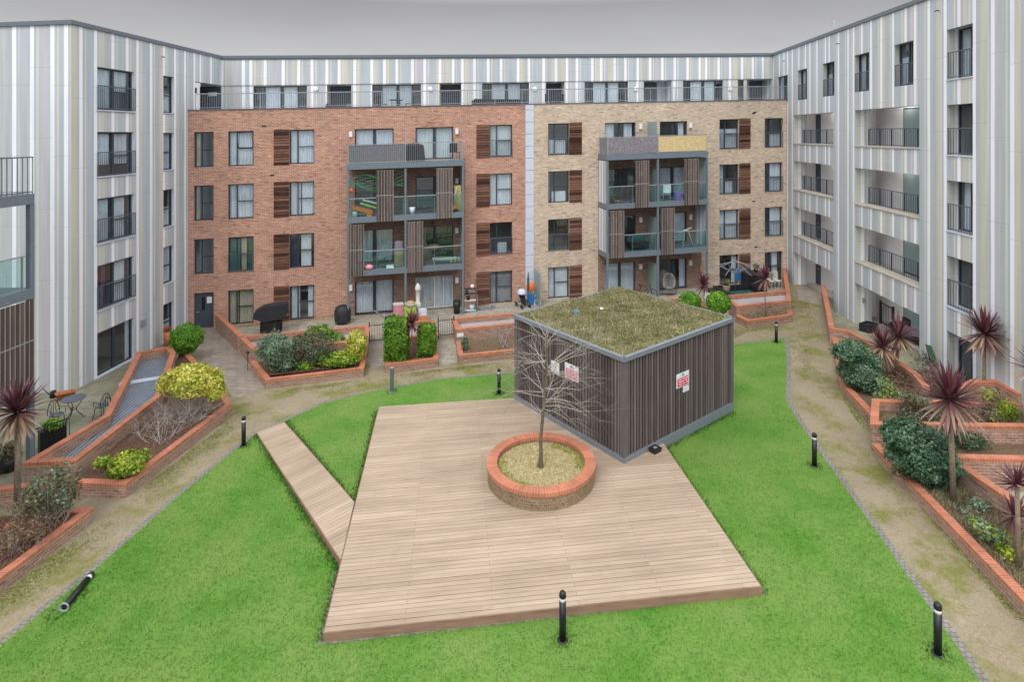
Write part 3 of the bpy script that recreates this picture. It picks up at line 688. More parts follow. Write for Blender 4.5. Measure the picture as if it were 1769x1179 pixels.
# ---- centre block: set-back top storey
zb = 13.52                                                   # underside of the upper band
tw = [(438, 530, 'E'), (643, 727, 'E'), (833, 914, 'E'), (1010, 1085, 'E'), (1180, 1249, 'E')]
tr_ = [(345, 383), (565, 607), (759, 797), (943, 975), (1112, 1160), (1290, 1333)]
tdr = [(346, 382), (571, 606), (762, 796), (944, 970), (1113, 1134), (1295, 1316)]
hs_ = [(FS.u(a), FS.u(b), FLO[4] + .02, zb - .06) for a, b, _ in tw]
hs_ += [(FS.u(a), FS.u(b), FLO[4] + .0, zb - .02, 1.0) for a, b in tr_[1:]]
hs_.append((FS.u(1275), FS.u(1285), FLO[4] + .02, zb - .06))
mb = MB(); uend = FS.L + .2
wall_holes(mb, FS, FS.u(383.3), uend, FLO[4] - .3, zb, hs_, depth=.16)
wall_holes(mb, FS, 0, uend, zb, TOP, [], n=.06); mb.face([FS.P(0, zb, 0), FS.P(uend, zb, 0), FS.P(uend, zb, .06), FS.P(0, zb, .06)])
mb.build('striped_top_storey', M['clad'], BLK_C)
cw = [[(.1, .2, 'pale'), (.2, .5, 'white'), (.55, .82, 'white')], [(.2, .5, 'pale'), (.55, .82, 'pale')], [(.2, .5, 'pale'), (.55, .82, 'pale')], [(.2, .5, 'white'), (.55, .8, 'white')], [(.2, .5, 'white'), (.55, .82, 'white')]]
for i, (a, b, l) in enumerate(tw): window(FS, BLK_C, FS.u(a), FS.u(b), FLO[4] + .02, zb - .06, lay=l, cur=cw[i], name='terrace_window', rd=.08)
window(FS, BLK_C, FS.u(1275), FS.u(1285), FLO[4] + .02, zb - .06, lay='', cur=(), name='slit_window', rd=.08)
for i, (a, b) in enumerate(tdr):
    n = -1.0 if i else -.02; ua, ub = FS.u(a, n), FS.u(b, n)
    mb = MB(); mb.fbox(FS, ua + .04, ub - .04, FLO[4] + .02, zb - .12, n + .02, n + .06); fring(mb, FS, ua, ub, FLO[4], zb - .06, .05, n, n + .08)
    d = mb.build('terrace_door', M['door'], BLK_C)
    if i == 0:
        m2 = MB(); m2.fbox(FS, ua + .45, ua + .95, FLO[4] + 1.22, FLO[4] + 1.45, n + .061, n + .07); m2.build('notice', M['white'], d)
    else:
        m2 = MB()
        for q in range(4): m2.fbox(FS, ua + .12, ub - .1, FLO[4] + .9 + q * .2, FLO[4] + .93 + q * .2, n + .061, n + .07)
        m2.build('door_panel', M['rail'], d)
for i, (a, b) in enumerate(tr_[1:]):
    mb = MB(); mb.face([FS.P(FS.u(a) - .6, FLO[4], -1), FS.P(FS.u(b) + .6, FLO[4], -1), FS.P(FS.u(b) + .6, zb, -1), FS.P(FS.u(a) - .6, zb, -1)]); mb.build('recess_wall', M['clad'], BLK_C)
mb = MB(); mb.face([FS.P(-1.2, FLO[4], -.03), FS.P(FS.u(383.5), FLO[4], -.03), FS.P(FS.u(383.5), zb + .2, -.03), FS.P(-1.2, zb + .2, -.03)]); mb.build('recess_wall', M['white_wall'], BLK_C)
for px in (545, 743, 923.5, 1098, 1261):
    mb = MB(); u = FS.u(px); zc = FS.z(px, 154); c = FS.P(u, zc, .08); A = Matrix.Rotation(R(90), 3, 'X')
    mb.lathe(c, [(0, .0), (.13, .0), (.16, -.03), (.16, -.08), (0, -.08)], 16, M=A); mb.build('globe_lamp', M['white'], BLK_C)
mb = MB(); n = -.12; ua, ub = FB.u(338, n), FB.u(1367, n)
mb.fbox(FB, ua, ub, 12.78, 12.825, n - .025, n + .025); mb.fbox(FB, ua, ub, zt + .12, zt + .15, n - .012, n + .012)
k = int((ub - ua) / .118)
for i in range(k + 1):
    u = ua + (ub - ua) * i / k; w = .022 if i % 14 == 0 else .0075
    mb.fbox(FB, u - w, u + w, zt + .05 if i % 14 == 0 else zt + .13, 12.779, n - .008, n + .008)
mb.build('terrace_railing', M['galv'], BLK_C)
mb = MB(); mb.fbox(FS, -.05, uend, TOP, TOP + .17, -.5, .14); mb.fbox(FS, -.05, uend, TOP - .06, TOP - .001, .061, .11); mb.build('roof_edge', M['roof_trim'], BLK_C)
mb = MB(); mb.face([FS.P(-1, TOP - .05, -.4), FS.P(uend + 1, TOP - .05, -.4), FS.P(uend + 1, TOP - .05, -12), FS.P(-1, TOP - .05, -12)]); mb.build('roof', M['roof'], BLK_C)
mb = MB(); mb.face([FS.P(uend, -1, -12), FS.P(-1, -1, -12), FS.P(-1, TOP, -12), FS.P(uend, TOP, -12)]); mb.build('rear_wall', M['clad'], BLK_C)
# ---- left block
FLf = Frame((-26, FL.O.y + .25), tuple(FL.O))
uW1 = (FL.u(168), FL.u(232)); uW2 = (FL.u(282), FL.u(300.5)); LL = FL.u(383.2)
hw = []
for k in range(5):
    hw.append((*uW1, FLO[k] + (.0 if k else .02), FLO[k] + 1.95 - (.08 if k == 4 else .0), .24)); hw.append((*uW2, FLO[k] + .02, FLO[k] + 1.92, .24))
hw.append((FL.u(336.5), LL + 1, FLO[4], FL.z(336.5, 140.5), .3))
mb = MB(); wall_holes(mb, FL, 0, LL, -.6, TOP, hw, depth=.24); wall_holes(mb, FLf, 0, FLf.L, -.6, TOP, []); mb.build('striped_wall', M['clad'], BLK_L)
c1 = [[], [(0, .45, 'white'), (.5, 1, 'white')], [(.25, .42, 'purple'), (.45, .85, 'white')], [(0, .45, 'white'), (.5, 1, 'white')], [(.0, .45, 'white'), (.5, 1, 'white', 0)], [(0, .45, 'pale'), (.5, 1, 'white')]]
cc = {0: [(.85, 1, 'pale')], 1: [(.0, .12, 'pale'), (.22, .34, 'purple'), (.5, .85, 'white')], 2: [(0, .42, 'pale'), (.5, .85, 'white')], 3: [(0, .45, 'white', 0, .5), (.5, .95, 'white', 0, .5)], 4: [(0, .46, 'pale'), (.5, .9, 'pale', 0, .9)]}
for k in range(5):
    h = hw[2 * k]; window(FL, BLK_L, h[0], h[1], h[2], h[3], lay='C' if k == 0 else 'C2', cur=cc[k], rd=.14, name='patio_door' if k == 0 else 'window', fw=.07, opened=False)
    if k: juliet(FL, BLK_L, h[0] - .02, h[1] + .02, h[2] + .02, 1.05, n=.05, name='railing')
    s = MB(); s.fbox(FL, h[0] - .05, h[1] + .05, h[2] - .05, h[2] - .003, -.1, .07); s.build('sill', M['panel'], BLK_L)
    h = hw[2 * k + 1]; window(FL, BLK_L, h[0], h[1], h[2], h[3], lay='N', cur=[(0, 1, 'pale', .0 if k in (1, 3) else .45)], rd=.14, name='narrow_window')
    if k:
        s = MB(); s.fbox(FL, h[0] - .03, h[1] + .03, h[2] - .04, h[2] - .003, -.1, .05); s.build('sill', M['panel'], BLK_L)
mb = MB(); mb.fbox(FL, -.08, LL, TOP, TOP + .17, -.5, .08); mb.fbox(FLf, 0, FLf.L + .08, TOP, TOP + .17, -.5, .08); mb.build('roof_edge', M['roof_trim'], BLK_L)
mb = MB(); mb.face([W(-26, 24, TOP - .05), FL.P(0, TOP - .05, -.3), FL.P(LL + 8, TOP - .05, -.3), W(-26, 45, TOP - .05)]); mb.build('roof', M['roof'], BLK_L)
mb = MB(); mb.face([W(-26, 45, -1), W(-26, 24, -1), W(-26, 24, TOP), W(-26, 45, TOP)]); mb.build('rear_wall', M['clad'], BLK_L)
u = FL.u(245.5); zc = FL.z(245.5, 558); mb = MB(); mb.fbox(FL, u - .12, u + .12, zc - .16, zc + .16, .002, .12); mb.build('wall_lamp', M['galv'], BLK_L)
u = FL.u(339); mb = MB(); mb.fbox(FL, u - .1, u + .1, 12.9, 13.2, -.2, -.02); mb.build('wall_lamp', M['frame'], BLK_L)
u = FL.u(279.5); mb = MB(); mb.tube([FL.P(u, FL.z(279.5, 98), 0), FL.P(u, FL.z(279.5, 98), .1), FL.P(u, FL.z(279.5, 99.5), .17)], .022, 6); mb.build('camera_bracket', M['black'], BLK_L)
# its projecting balconies, nearest the viewer
XO = -14.85
FN = Frame((XO - .0655 * 7.5, 10.5), (XO, 18.0)); FN.N = -FN.N if FN.N.x < 0 else FN.N
for k in (2, 3):
    mb = MB(); mb.fbox(FN, 0, FN.L, FLO[k] - .42, FLO[k] - .1, -1.9, 0); bl = mb.build('balcony', M['steel'], BLK_L)
    if k == 3:
        juliet(FN, bl, .1, FN.L, FLO[3] - .1, 1.15, n=-.05, sp=.17, mat='rail')
        f2 = Frame(tuple(FN.xy(FN.L - .02, 0)), tuple(FN.xy(FN.L - .02, -1.9))); juliet(f2, bl, .03, f2.L, FLO[3] - .1, 1.15, n=0, sp=.17, mat='galv')
    else:
        glassrail(FN, bl, FN.L - 3.2, FN.L - .25, FLO[k] - .1, -.08)
        screen(FN, bl, FN.L - 3.2, FN.L - 2.05, FLO[k] - .3, FLO[k] + STO - .45, .0)
    if k == 2: screen(FN, bl, FN.L - 2.1, FN.L - .02, FLO[1] - .1, FLO[2] - .45, .0); screen(FN, bl, FN.L - 4.2, FN.L - 2.15, FLO[1] - .1, FLO[2] - .45, .0)
mb = MB(); mb.fbox(FN, 0, FN.L, FLO[1] - .42, FLO[1] - .1, -1.9, 0); mb.build('balcony', M['steel'], BLK_L)
mb = MB(); mb.fbox(FN, FN.L - .13, FN.L + .03, -.1, FLO[3] - .421, -.16, -.02); mb.build('balcony_post', M['steel'], BLK_L)
mb = MB(); mb.fbox(FN, FN.L - 3.3, FN.L - 3.2, -.1, FLO[3] - .421, -.16, -.02); mb.build('balcony_post', M['steel'], BLK_L)
mb = MB(); mb.fbox(FN, -3, FN.L, -.5, TOP, -6, -1.92); mb.build('near_wall', M['clad'], BLK_L)
# ---- right block
LR = FR.u(1335)
g1 = (FR.u(1440), FR.u(1371)); g2 = (FR.u(1588.3), FR.u(1477)); uc = (FR.u(1680.5), FR.u(1636)); 
hr2 = []
for k in range(4):
    z0 = FLO[k] + .25 if k else -.02; z1 = FLO[k + 1] - .84
    hr2.append((*g1, z0, z1, .82)); hr2.append((*g2, z0, z1, .82))
for k in range(5): hr2.append((*uc, FLO[k] + .07, FLO[k] + 2.0, .5))
topw = [(1394, 1377.8), (1441.5, 1421.5), (1501.5, 1476), (1578, 1545)]
for a, b in topw: hr2.append((FR.u(a), FR.u(b), FLO[4] + .07, FLO[4] + 1.95, .28))
tw_ = (FR.u(1361), FR.u(1343.5)); hr2.append((*tw_, FLO[4] + .05, FLO[4] + 1.85, .2))
mb = MB(); wall_holes(mb, FR, 0, LR + .05, -.6, TOP, hr2); mb.build('striped_wall', M['clad'], BLK_R)
cr = {0: [(.0, .5, 'pale')], 1: [(.3, .55, 'pale')], 2: [(0, .45, 'white'), (.55, .9, 'white')], 3: [(.3, .6, 'white')], 4: [(0, .5, 'pale', .4), (.55, .95, 'pale')]}
for k in range(5):
    a, b = uc; window(FR, BLK_R, a, b, FLO[k] + .07, FLO[k] + 2.0, lay='W', cur=cr[k], rd=.42, fw=.06)
    if k: juliet(FR, BLK_R, a + .02, b - .02, FLO[k] + .09, 1.02, n=-.02, name='railing', sp=.14); 
    s = MB(); s.fbox(FR, a - .02, b + .02, FLO[k] + .02, FLO[k] + .068, -.4, .04); s.build('sill', M['panel'], BLK_R)
for i, (a, b) in enumerate(topw):
    a, b = FR.u(a), FR.u(b); window(FR, BLK_R, a, b, FLO[4] + .07, FLO[4] + 1.95, lay='W', cur=[(0, .4, 'pale'), (.5, 1, 'pale', .3 if i % 2 else 0)], rd=.22, fw=.06)
    juliet(FR, BLK_R, a + .02, b - .02, FLO[4] + .09, .95, n=-.02, name='railing', sp=.12)
window(FR, BLK_R, tw_[0], tw_[1], FLO[4] + .05, FLO[4] + 1.85, lay='W', cur=[(0, 1, 'pale')], rd=.1, name='terrace_window')
P = FR.P
for gi, (ga, gb) in enumerate((g1, g2)):
    for k in range(4):
        z0 = FLO[k] + .25 if k else 0.0; zf = FLO[k] + .03; z1 = FLO[k + 1] - .84; zc = FLO[k + 1] - .3
        a, b = (ga - .9, gb + (.3 if gi == 0 else 1.0)); n0, n1 = -.82, -1.55
        mb = MB()
        mb.face([P(a, zf, n1), P(b, zf, n1), P(b, zc, n1), P(a, zc, n1)])
        mb.face([P(a, zf, n0), P(a, zf, n1), P(a, zc, n1), P(a, zc, n0)]); mb.face([P(b, zf, n1), P(b, zf, n0), P(b, zc, n0), P(b, zc, n1)])
        mb.face([P(a, zc, n1), P(b, zc, n1), P(b, zc, n0), P(a, zc, n0)])
        mb.face([P(a, z1, n0), P(b, z1, n0), P(b, zc, n0), P(a, zc, n0)]); mb.face([P(b, zf, n0), P(gb, zf, n0), P(gb, z1, n0), P(b, z1, n0)]); mb.face([P(ga, zf, n0), P(a, zf, n0), P(a, z1, n0), P(ga, z1, n0)])
        gl = mb.build('gallery', M['white_wall'], BLK_R)
        mb = MB(); mb.face([P(a, zf, n0), P(b, zf, n0), P(b, zf, n1), P(a, zf, n1)])
        if k: mb.fbox(FR, ga + .01, gb - .01, z0 - .02, z0 + .035, -.80, .05)
        mb.build('ledge', M['concrete'], gl)
        if k:
            juliet(FR, gl, ga + .02, gb - .25 if gi else gb - .02, z0 + .03, .85, n=-.55, sp=.16, mat='rail')
            q_ = int((gb - ga) / .95)
            for i_ in range(q_ + 1):
                uu = ga + .05 + (gb - ga - .3) * i_ / q_; mb = MB(); mb.fbox(FR, uu - .022, uu + .022, z0 + .03, z0 + .84, -.575, -.53); mb.build('railing_post', M['frame'], gl)
        mb = MB()
        if gi == 0: da, db = FR.u(1418, n1), FR.u(1402, n1)
        else: da, db = FR.u(1594, n1 + .02), FR.u(1562, n1 + .02)
        mb.fbox(FR, da, db, zf, zf + 2.05, n1, n1 + .06)
        d = mb.build('gallery_door', M['door'] if gi == 0 else M['frame'], BLK_R)
        if gi == 1:
            mb = MB(); mb.fbox(FR, da + .07, db - .07, zf + .1, zf + 1.97, n1 + .061, n1 + .07); mb.build('pane', M['frost'], d)
        else:
            mb = MB(); mb.fbox(FR, da + .15, da + .3, zf + .95, zf + 1.0, n1 + .061, n1 + .1); mb.build('handle', M['galv'], d)
M['lit'] = bpy.data.materials.new('lamp_and_fill_glow'); M['lit'].use_nodes = True; b_ = M['lit'].node_tree.nodes['Principled BSDF']; b_.inputs['Emission Color'].default_value = (1, .93, .82, 1); b_.inputs['Emission Strength'].default_value = 2.2
for gi, (ga, gb) in enumerate((g1, g2)):  # a few lamps exist here; the rest are added to brighten the galleries
    for k in range(4):
        um = (ga + gb) / 2 + (.6 if gi else 0); zc = FLO[k + 1] - .3; c = P(um, zc - .07, -1.2); mb = MB(); mb.lathe(c, [(0, 0), (.15, 0), (.17, .03), (.17, .068), (0, .068)], 16); o_ = mb.build('gallery_lamp_and_fill', M['lit'], BLK_R)
        ld = bpy.data.lights.new('gallery_fill_light', 'POINT'); ld.energy = 9; ld.color = (1, .93, .84); ld.shadow_soft_size = .15; lo_ = bpy.data.objects.new('gallery_fill_light', ld); COL.objects.link(lo_); lo_.location = c - Vector((0, 0, .25))
mb = MB(); u = FR.u(1489, -.4); c = FR.P(g2[1], 0, -.4); mb.fbox(FR, g2[1] - .03, g2[1] - .002, 1.05, 1.3, -.5, -.36); mb.build('wall_box', M['galv'], BLK_R)
mb = MB(); mb.fbox(FR, -.1, LR + .1, TOP, TOP + .17, -.5, .08); mb.build('roof_edge', M['roof_trim'], BLK_R)
mb = MB(); mb.face([FR.P(-.1, TOP - .05, -.3), W(27, 18, TOP - .05), W(27, 48, TOP - .05), FR.P(LR + 8, TOP - .05, -.3)]); mb.build('roof', M['roof'], BLK_R)
mb = MB(); mb.face([W(27, 18, -1), W(27, 48, -1), W(27, 48, TOP), W(27, 18, TOP)]); mb.face([FR.P(0, -1, 0), FR.P(0, TOP, 0), W(27, 18, TOP), W(27, 18, -1)]); mb.build('rear_wall', M['clad'], BLK_R)
for px, py in ((1450, 75), (1356, 105), (1622, 18)):
    u = FR.u(px); zc = FR.z(px, py); mb = MB(); mb.tube([FR.P(u, zc, 0), FR.P(u, zc + .01, .1), FR.P(u, zc - .03, .17)], .022, 6); mb.build('camera_bracket', M['black'], BLK_R)
for nm, b in ((BLK_C, 'C'), (BLK_L, 'L'), (BLK_R, 'R')):
    rooms[nm.name].build('room_interior', M['room'], nm)
# roof aerial
c = FR.P(FR.u(1441, -1.0), TOP, -1.0); t = thing('aerial', 'thin rooftop aerial on the edge of the right-hand roof', 'aerial', c)
mb = MB(); mb.tube([c, c + Vector((0, 0, 1.15))], .03, 6); mb.build('mast', M['galv'], t)
mb = MB()
for zq, l in ((.5, .12), (.95, .2)): mb.tube([c + Vector((-l, 0, zq)), c + Vector((.05, 0, zq))], .015, 5)
mb.build('dipole', M['galv'], t)
#@@PART3
# ------------------------------------------------------------------ ground, paths, lawn
gm = MB(); gm.face([W(-150, -100, -.06), W(150, -100, -.06), W(150, 200, -.06), W(-150, 200, -.06)]); o = gm.build('ground', M['ground']); o['kind'] = 'structure'
sheet('path', [(-26, 4), (26, 4), (26, 41), (-26, 41)], 0.0, M['path'], kind='structure')
def gp(*pts, z=0): return [G(a, b, z) for a, b in pts]
sheet('pavement', gp((371, 571), (437, 640), (470, 600), (640, 590), (785, 580), (1230, 545), (1368, 540), (1362, 484), (900, 520)) , .004, M['paving'], kind='structure')
sheet('pavement', gp((640, 640), (668, 634), (668, 585), (636, 588)), .008, M['corridor'], kind='structure')
sheet('pavement', gp((758, 632), (790, 628), (787, 585), (752, 590)), .008, M['paving'], kind='structure')
sheet('pavement', gp((337, 566), (371, 566), (437, 640), (458, 673), (405, 690), (350, 620), (318, 585)), .006, M['corridor'], kind='structure')
sheet('pavement', gp((-200, 850), (40, 850), (180, 760), (236, 640), (296, 620), (330, 564), (122, 668), (-60, 670)), .005, M['patio_left'], kind='structure')
sheet('pavement', gp((1380, 483), (1425, 520), (1440, 590), (1500, 620), (1620, 690), (1850, 760), (1900, 700), (1590, 600), (1480, 540), (1440, 500), (1400, 480)), .005, M['patio_left'], kind='structure')
sheet('pavement', gp((1374, 486), (1424, 505), (1430, 530), (1380, 520)), .007, M['corridor'], kind='structure')
sheet('pavement', gp((1655, 850), (1900, 850), (1900, 1000), (1770, 950)), .006, M['paving'], kind='structure')
lawn_px = [(-120, 1212), (6, 1113), (165, 985), (300, 866), (420, 767), (445, 750), (492, 728), (560, 698), (640, 677), (760, 656), (887, 645), (1270, 596), (1356, 585), (1359, 620), (1357, 690), (1378, 728), (1402, 762), (1480, 872), (1560, 985), (1640, 1100), (1700, 1190), (1760, 1290), (700, 1330)]
LAWN = gp(*lawn_px)
sheet('lawn', LAWN, .012, M['lawn'], kind='structure')
# sett edging round the lawn
def ring_strip(mb, pts, w, z, closed=True):
    n = len(pts)
    P_ = [Vector(p) for p in pts]; off = []
    for i in range(n):
        a = P_[i - 1] if (i or closed) else P_[i]; b = P_[(i + 1) % n] if (i < n - 1 or closed) else P_[i]
        d1 = (P_[i] - a); d2 = (b - P_[i])
        d1 = d1.normalized() if d1.length > 1e-9 else d2.normalized(); d2 = d2.normalized() if d2.length > 1e-9 else d1
        n1 = Vector((-d1.y, d1.x)); n2 = Vector((-d2.y, d2.x)); m = (n1 + n2).normalized(); off.append(m / max(.35, m.dot(n1)))
    for i in range(n if closed else n - 1):
        j = (i + 1) % n
        a, b = P_[i], P_[j]; c, d = P_[j] + off[j] * w, P_[i] + off[i] * w
        q = [W(p.x, p.y, z) for p in (a, b, c, d)]
        if (q[1] - q[0]).cross(q[2] - q[0]).z < 0: q.reverse()
        mb.face(q)
mb = MB(); ring_strip(mb, LAWN, .17, .008); o = mb.build('lawn_edging', M['sett']); o['kind'] = 'structure'
# the deck and shed footprints
L0 = G(890, 690, .2); F0 = G(1078, 801, .2); R0 = G(1266, 712, 0)
K0 = (L0[0] + R0[0] - F0[0], L0[1] + R0[1] - F0[1])
SHED = [F0, R0, K0, L0]
DZ = .2
DECK = [G(*p, DZ) for p in ((560, 1093), (1314, 1013), (1128, 740), (905, 687), (655, 703))]
RA, RB_, RC, RD = G(443, 748, .02), G(491, 730, .02), G(612, 866, DZ), G(589, 967, DZ)
RAMP = [RA, RD, RC, RB_]
border = [G(*p, 0) for p in ((549, 1117), (1323, 1029), (1314, 1012), (700, 1060), (592, 965), (583, 972))]
sheet('deck_edging', border, .017, M['sett'], kind='structure')
# turf blades
def scatter(poly, n, excl=()):
    a = np.array(poly); lo = a.min(0); hi = a.max(0); P_ = lo + rng.random((n, 2)) * (hi - lo)
    k = inpoly(P_, poly)
    for e_ in excl: k &= ~inpoly(P_, e_)
    return P_[k]
def blades(name, P_, z, hgt, wid, mat, parent=None, tone=None, lean=.5, org=None):
    n = len(P_); h = hgt * (.5 + rng.random(n)); w = wid * (.6 + .8 * rng.random(n)); a = rng.random(n) * 6.283
    zb_ = (z if np.isscalar(z) else z) + SL * P_[:, 0]
    V = np.zeros((n, 3, 3)); dx, dy = np.cos(a) * w / 2, np.sin(a) * w / 2
    V[:, 0] = np.c_[P_[:, 0] - dx, P_[:, 1] - dy, zb_]; V[:, 1] = np.c_[P_[:, 0] + dx, P_[:, 1] + dy, zb_]
    b = rng.random(n) * 6.283; l = h * lean * rng.random(n)
    V[:, 2] = np.c_[P_[:, 0] + np.cos(b) * l, P_[:, 1] + np.sin(b) * l, zb_ + h]
    return npmesh(name, V.reshape(-1, 3), 3, rng.random(n) if tone is None else tone, mat, parent, org)
near = scatter([p for p in LAWN], 420000, (DECK, RAMP, SHED))
keep = rng.random(len(near)) < np.clip((26 - near[:, 1]) / 12, .25, 1); near = near[keep]
o = blades('turf_blades', near, .012, .028, .02, M['blade'], lean=.9); o['label'] = 'short bright green artificial grass pile covering the lawn'; o['category'] = 'grass'; o['kind'] = 'stuff'
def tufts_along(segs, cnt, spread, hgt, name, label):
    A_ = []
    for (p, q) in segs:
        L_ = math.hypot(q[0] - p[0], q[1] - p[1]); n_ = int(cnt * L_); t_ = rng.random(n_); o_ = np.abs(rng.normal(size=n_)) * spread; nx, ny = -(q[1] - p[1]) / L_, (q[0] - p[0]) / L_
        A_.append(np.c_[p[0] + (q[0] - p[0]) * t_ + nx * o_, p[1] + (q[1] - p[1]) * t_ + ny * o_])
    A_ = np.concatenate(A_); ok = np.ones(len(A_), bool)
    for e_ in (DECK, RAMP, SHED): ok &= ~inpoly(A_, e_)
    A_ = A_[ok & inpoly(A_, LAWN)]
    M['edge_shade_blade'] = M.get('edge_shade_blade') or grassmat('edge_shade_blade', [(0, (.03, .085, .015)), (.7, (.075, .17, .03)), (1, (.20, .27, .07))])  # dark greens paint contact shade into the longer edge grass
    o = blades(name, A_, .012, hgt, .022, M['edge_shade_blade'], lean=.8); o['label'] = label; o['category'] = 'grass'; o['kind'] = 'stuff'
tufts_along([(DECK[0], DECK[4]), (RA, RD), (RB_, RC), (RC, RB_), (DECK[2], DECK[1]), (DECK[3], DECK[4]), (F0, R0), (R0, F0), (RD, RA), (DECK[4], DECK[0]), (DECK[1], DECK[2]), (DECK[4], DECK[3])], 260, .10, .06, 'edge_shade_grass', 'longer grass against the sides of the deck, ramp and shed, coloured dark as contact shade')
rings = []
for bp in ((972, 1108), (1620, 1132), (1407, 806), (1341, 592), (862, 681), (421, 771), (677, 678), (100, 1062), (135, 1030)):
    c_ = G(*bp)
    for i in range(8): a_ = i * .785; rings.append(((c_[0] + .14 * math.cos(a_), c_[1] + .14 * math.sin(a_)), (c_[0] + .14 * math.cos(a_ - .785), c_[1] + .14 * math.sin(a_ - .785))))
tufts_along(rings, 170, .07, .035, 'edge_shade_grass', 'longer grass tufted round the feet of the bollards, coloured dark as contact shade')
def moss_strip(pxs, width, cnt, label, both=False):
    pts_ = gp(*pxs); A_ = []
    for p, q in zip(pts_, pts_[1:]):
        L_ = math.hypot(q[0] - p[0], q[1] - p[1]); n_ = int(cnt * L_ * .8); t_ = rng.random(n_); nx, ny = (q[1] - p[1]) / L_, -(q[0] - p[0]) / L_
        px_ = p[0] + (q[0] - p[0]) * t_; py_ = p[1] + (q[1] - p[1]) * t_
        wv = (.5 + .5 * np.sin(px_ * 2.1 + py_ * 1.3) * np.sin(py_ * 1.7 + 1)) * width + .07
        o_ = rng.normal(size=n_) * wv if both else np.abs(width * .55 + rng.normal(size=n_) * wv * .9) + .02; A_.append(np.c_[px_ + nx * o_, py_ + ny * o_])
    A_ = np.concatenate(A_); e0, e1 = np.array(pts_[0]), np.array(pts_[-1])
    dd = np.minimum(np.linalg.norm(A_ - e0, axis=1), np.linalg.norm(A_ - e1, axis=1))
    cl_ = .5 + .5 * np.sin(A_[:, 0] * 5.3 + 1.2 * np.sin(A_[:, 1] * 3.1)) * np.sin(A_[:, 1] * 4.7 + A_[:, 0])
    A_ = A_[(~inpoly(A_, LAWN)) & (rng.random(len(A_)) < np.clip((dd - .1) / 1.2, 0, 1) * (.25 + .75 * cl_))]
    o = blades('path_moss', A_, .004, .012, .05, M['path_moss'], lean=3.0); o['label'] = label; o['category'] = 'moss'; o['kind'] = 'stuff'
moss_strip([(1840, 1150), (1769, 1090), (1600, 893), (1521, 797)], .42, 2600, 'green moss creeping out from the foot of the right-hand planter wall')
moss_strip([(1497, 752), (1455, 694), (1443, 620)], .30, 1500, 'green moss on the path beside the evergreen shrub')
moss_strip([(1372, 563), (1291, 574), (1262, 590)], .35, 1600, 'green moss on the path in front of the far right planter')
moss_strip([(-60, 1085), (5, 1027), (168, 900)], .34, 2600, 'green moss along the foot of the nearest left planter')
moss_strip([(216, 866), (403, 722)], .34, 2000, 'green moss along the foot of the left planter wall')
moss_strip([(459, 677), (632, 655)], .28, 1400, 'green moss along the front of the long planter')
moss_strip([(668, 650), (758, 638), (792, 634), (887, 624)], .25, 1200, 'green moss along the path in front of the twin hedges')
moss_strip([(1400, 660), (1392, 600), (1392, 560), (1396, 515)], .5, 600, 'patchy moss on the path leading to the right-hand gallery', True)
# ------------------------------------------------------------------ deck
dk = thing('timber_deck', 'large low deck of pale brown boards in the middle of the lawn', 'deck', W(DECK[0][0], DECK[0][1], 0))
def planks(name, poly, dirv, w, zf, mat, parent, blen=3.6, gap=.007):
    d = Vector(dirv).normalized(); nrm = Vector((-d.y, d.x)); mb = MB()
    s_ = [p[0] * nrm.x + p[1] * nrm.y for p in poly]; t_ = [p[0] * d.x + p[1] * d.y for p in poly]
    k0 = min(s_); i = 0
    while k0 < max(s_):
        strip = clip_poly(clip_poly(poly, -nrm.x, -nrm.y, -k0), nrm.x, nrm.y, k0 + w - gap)
        if len(strip) >= 3:
            t = min(t_) + (.0 if i % 2 else blen / 2) - blen + (random.random() * .0); 
            while t < max(t_):
                piece = clip_poly(clip_poly(strip, -d.x, -d.y, -t), d.x, d.y, t + blen - .004)
                if len(piece) >= 3:
                    tn = min(1, max(0, random.gauss(.5, .2))); dz = random.uniform(-.0015, .0015)
                    q = [W(p[0], p[1], zf(p) + dz) for p in piece]
                    ar = sum((q[a].x * q[(a + 1) % len(q)].y - q[(a + 1) % len(q)].x * q[a].y) for a in range(len(q)))
                    if ar < 0: q.reverse()
                    mb.face(q, tone=tn)
                t += blen
        k0 += w; i += 1
    return mb.build(name, mat, parent)
dv = (DECK[1][0] - DECK[0][0], DECK[1][1] - DECK[0][1]); ang = math.atan2(dv[1], dv[0])
M['deck'] = deckmat('deck_board', ang); 
planks('deck_boards', DECK, dv, .125, lambda p: DZ, M['deck'], dk)
mb = MB(); mb.face([W(p[0], p[1], DZ - .02) for p in DECK]); mb.build('joist_bed', M['dark_back'], dk)
M['fascia'] = woodmat('deck_fascia', (.24, .145, .10), (.30, .19, .14), (1, 1, 12))
mb = MB()
for i, (a, b) in enumerate(((DECK[4], DECK[0]), (DECK[0], DECK[1]), (DECK[1], DECK[2]))):
    f = Frame(a, b); mb.fbox(f, -.0 if i else 0, f.L + (.025 if i == 1 else 0), .0, DZ - .024 if i != 1 else DZ - .004, -.002 if i == 1 else -.02, .025)
mb.build('fascia_board', M['fascia'], dk)
rmp_ = thing('timber_ramp', 'narrow boarded ramp sloping up from the path to the deck', 'ramp', W(RA[0], RA[1], 0))
axis = Vector((RD[0] - RA[0], RD[1] - RA[1])); lenr = axis.length; axis.normalize()
def rz(p):
    t = ((p[0] - RA[0]) * axis.x + (p[1] - RA[1]) * axis.y) / lenr; return .03 + (DZ - .034) * min(1, max(0, t))
rd = (RB_[0] - RA[0], RB_[1] - RA[1]); M['deck2'] = deckmat('ramp_board', math.atan2(rd[1], rd[0]))
planks('ramp_boards', RAMP, rd, .14, rz, M['deck2'], rmp_, blen=9)
mb = MB()
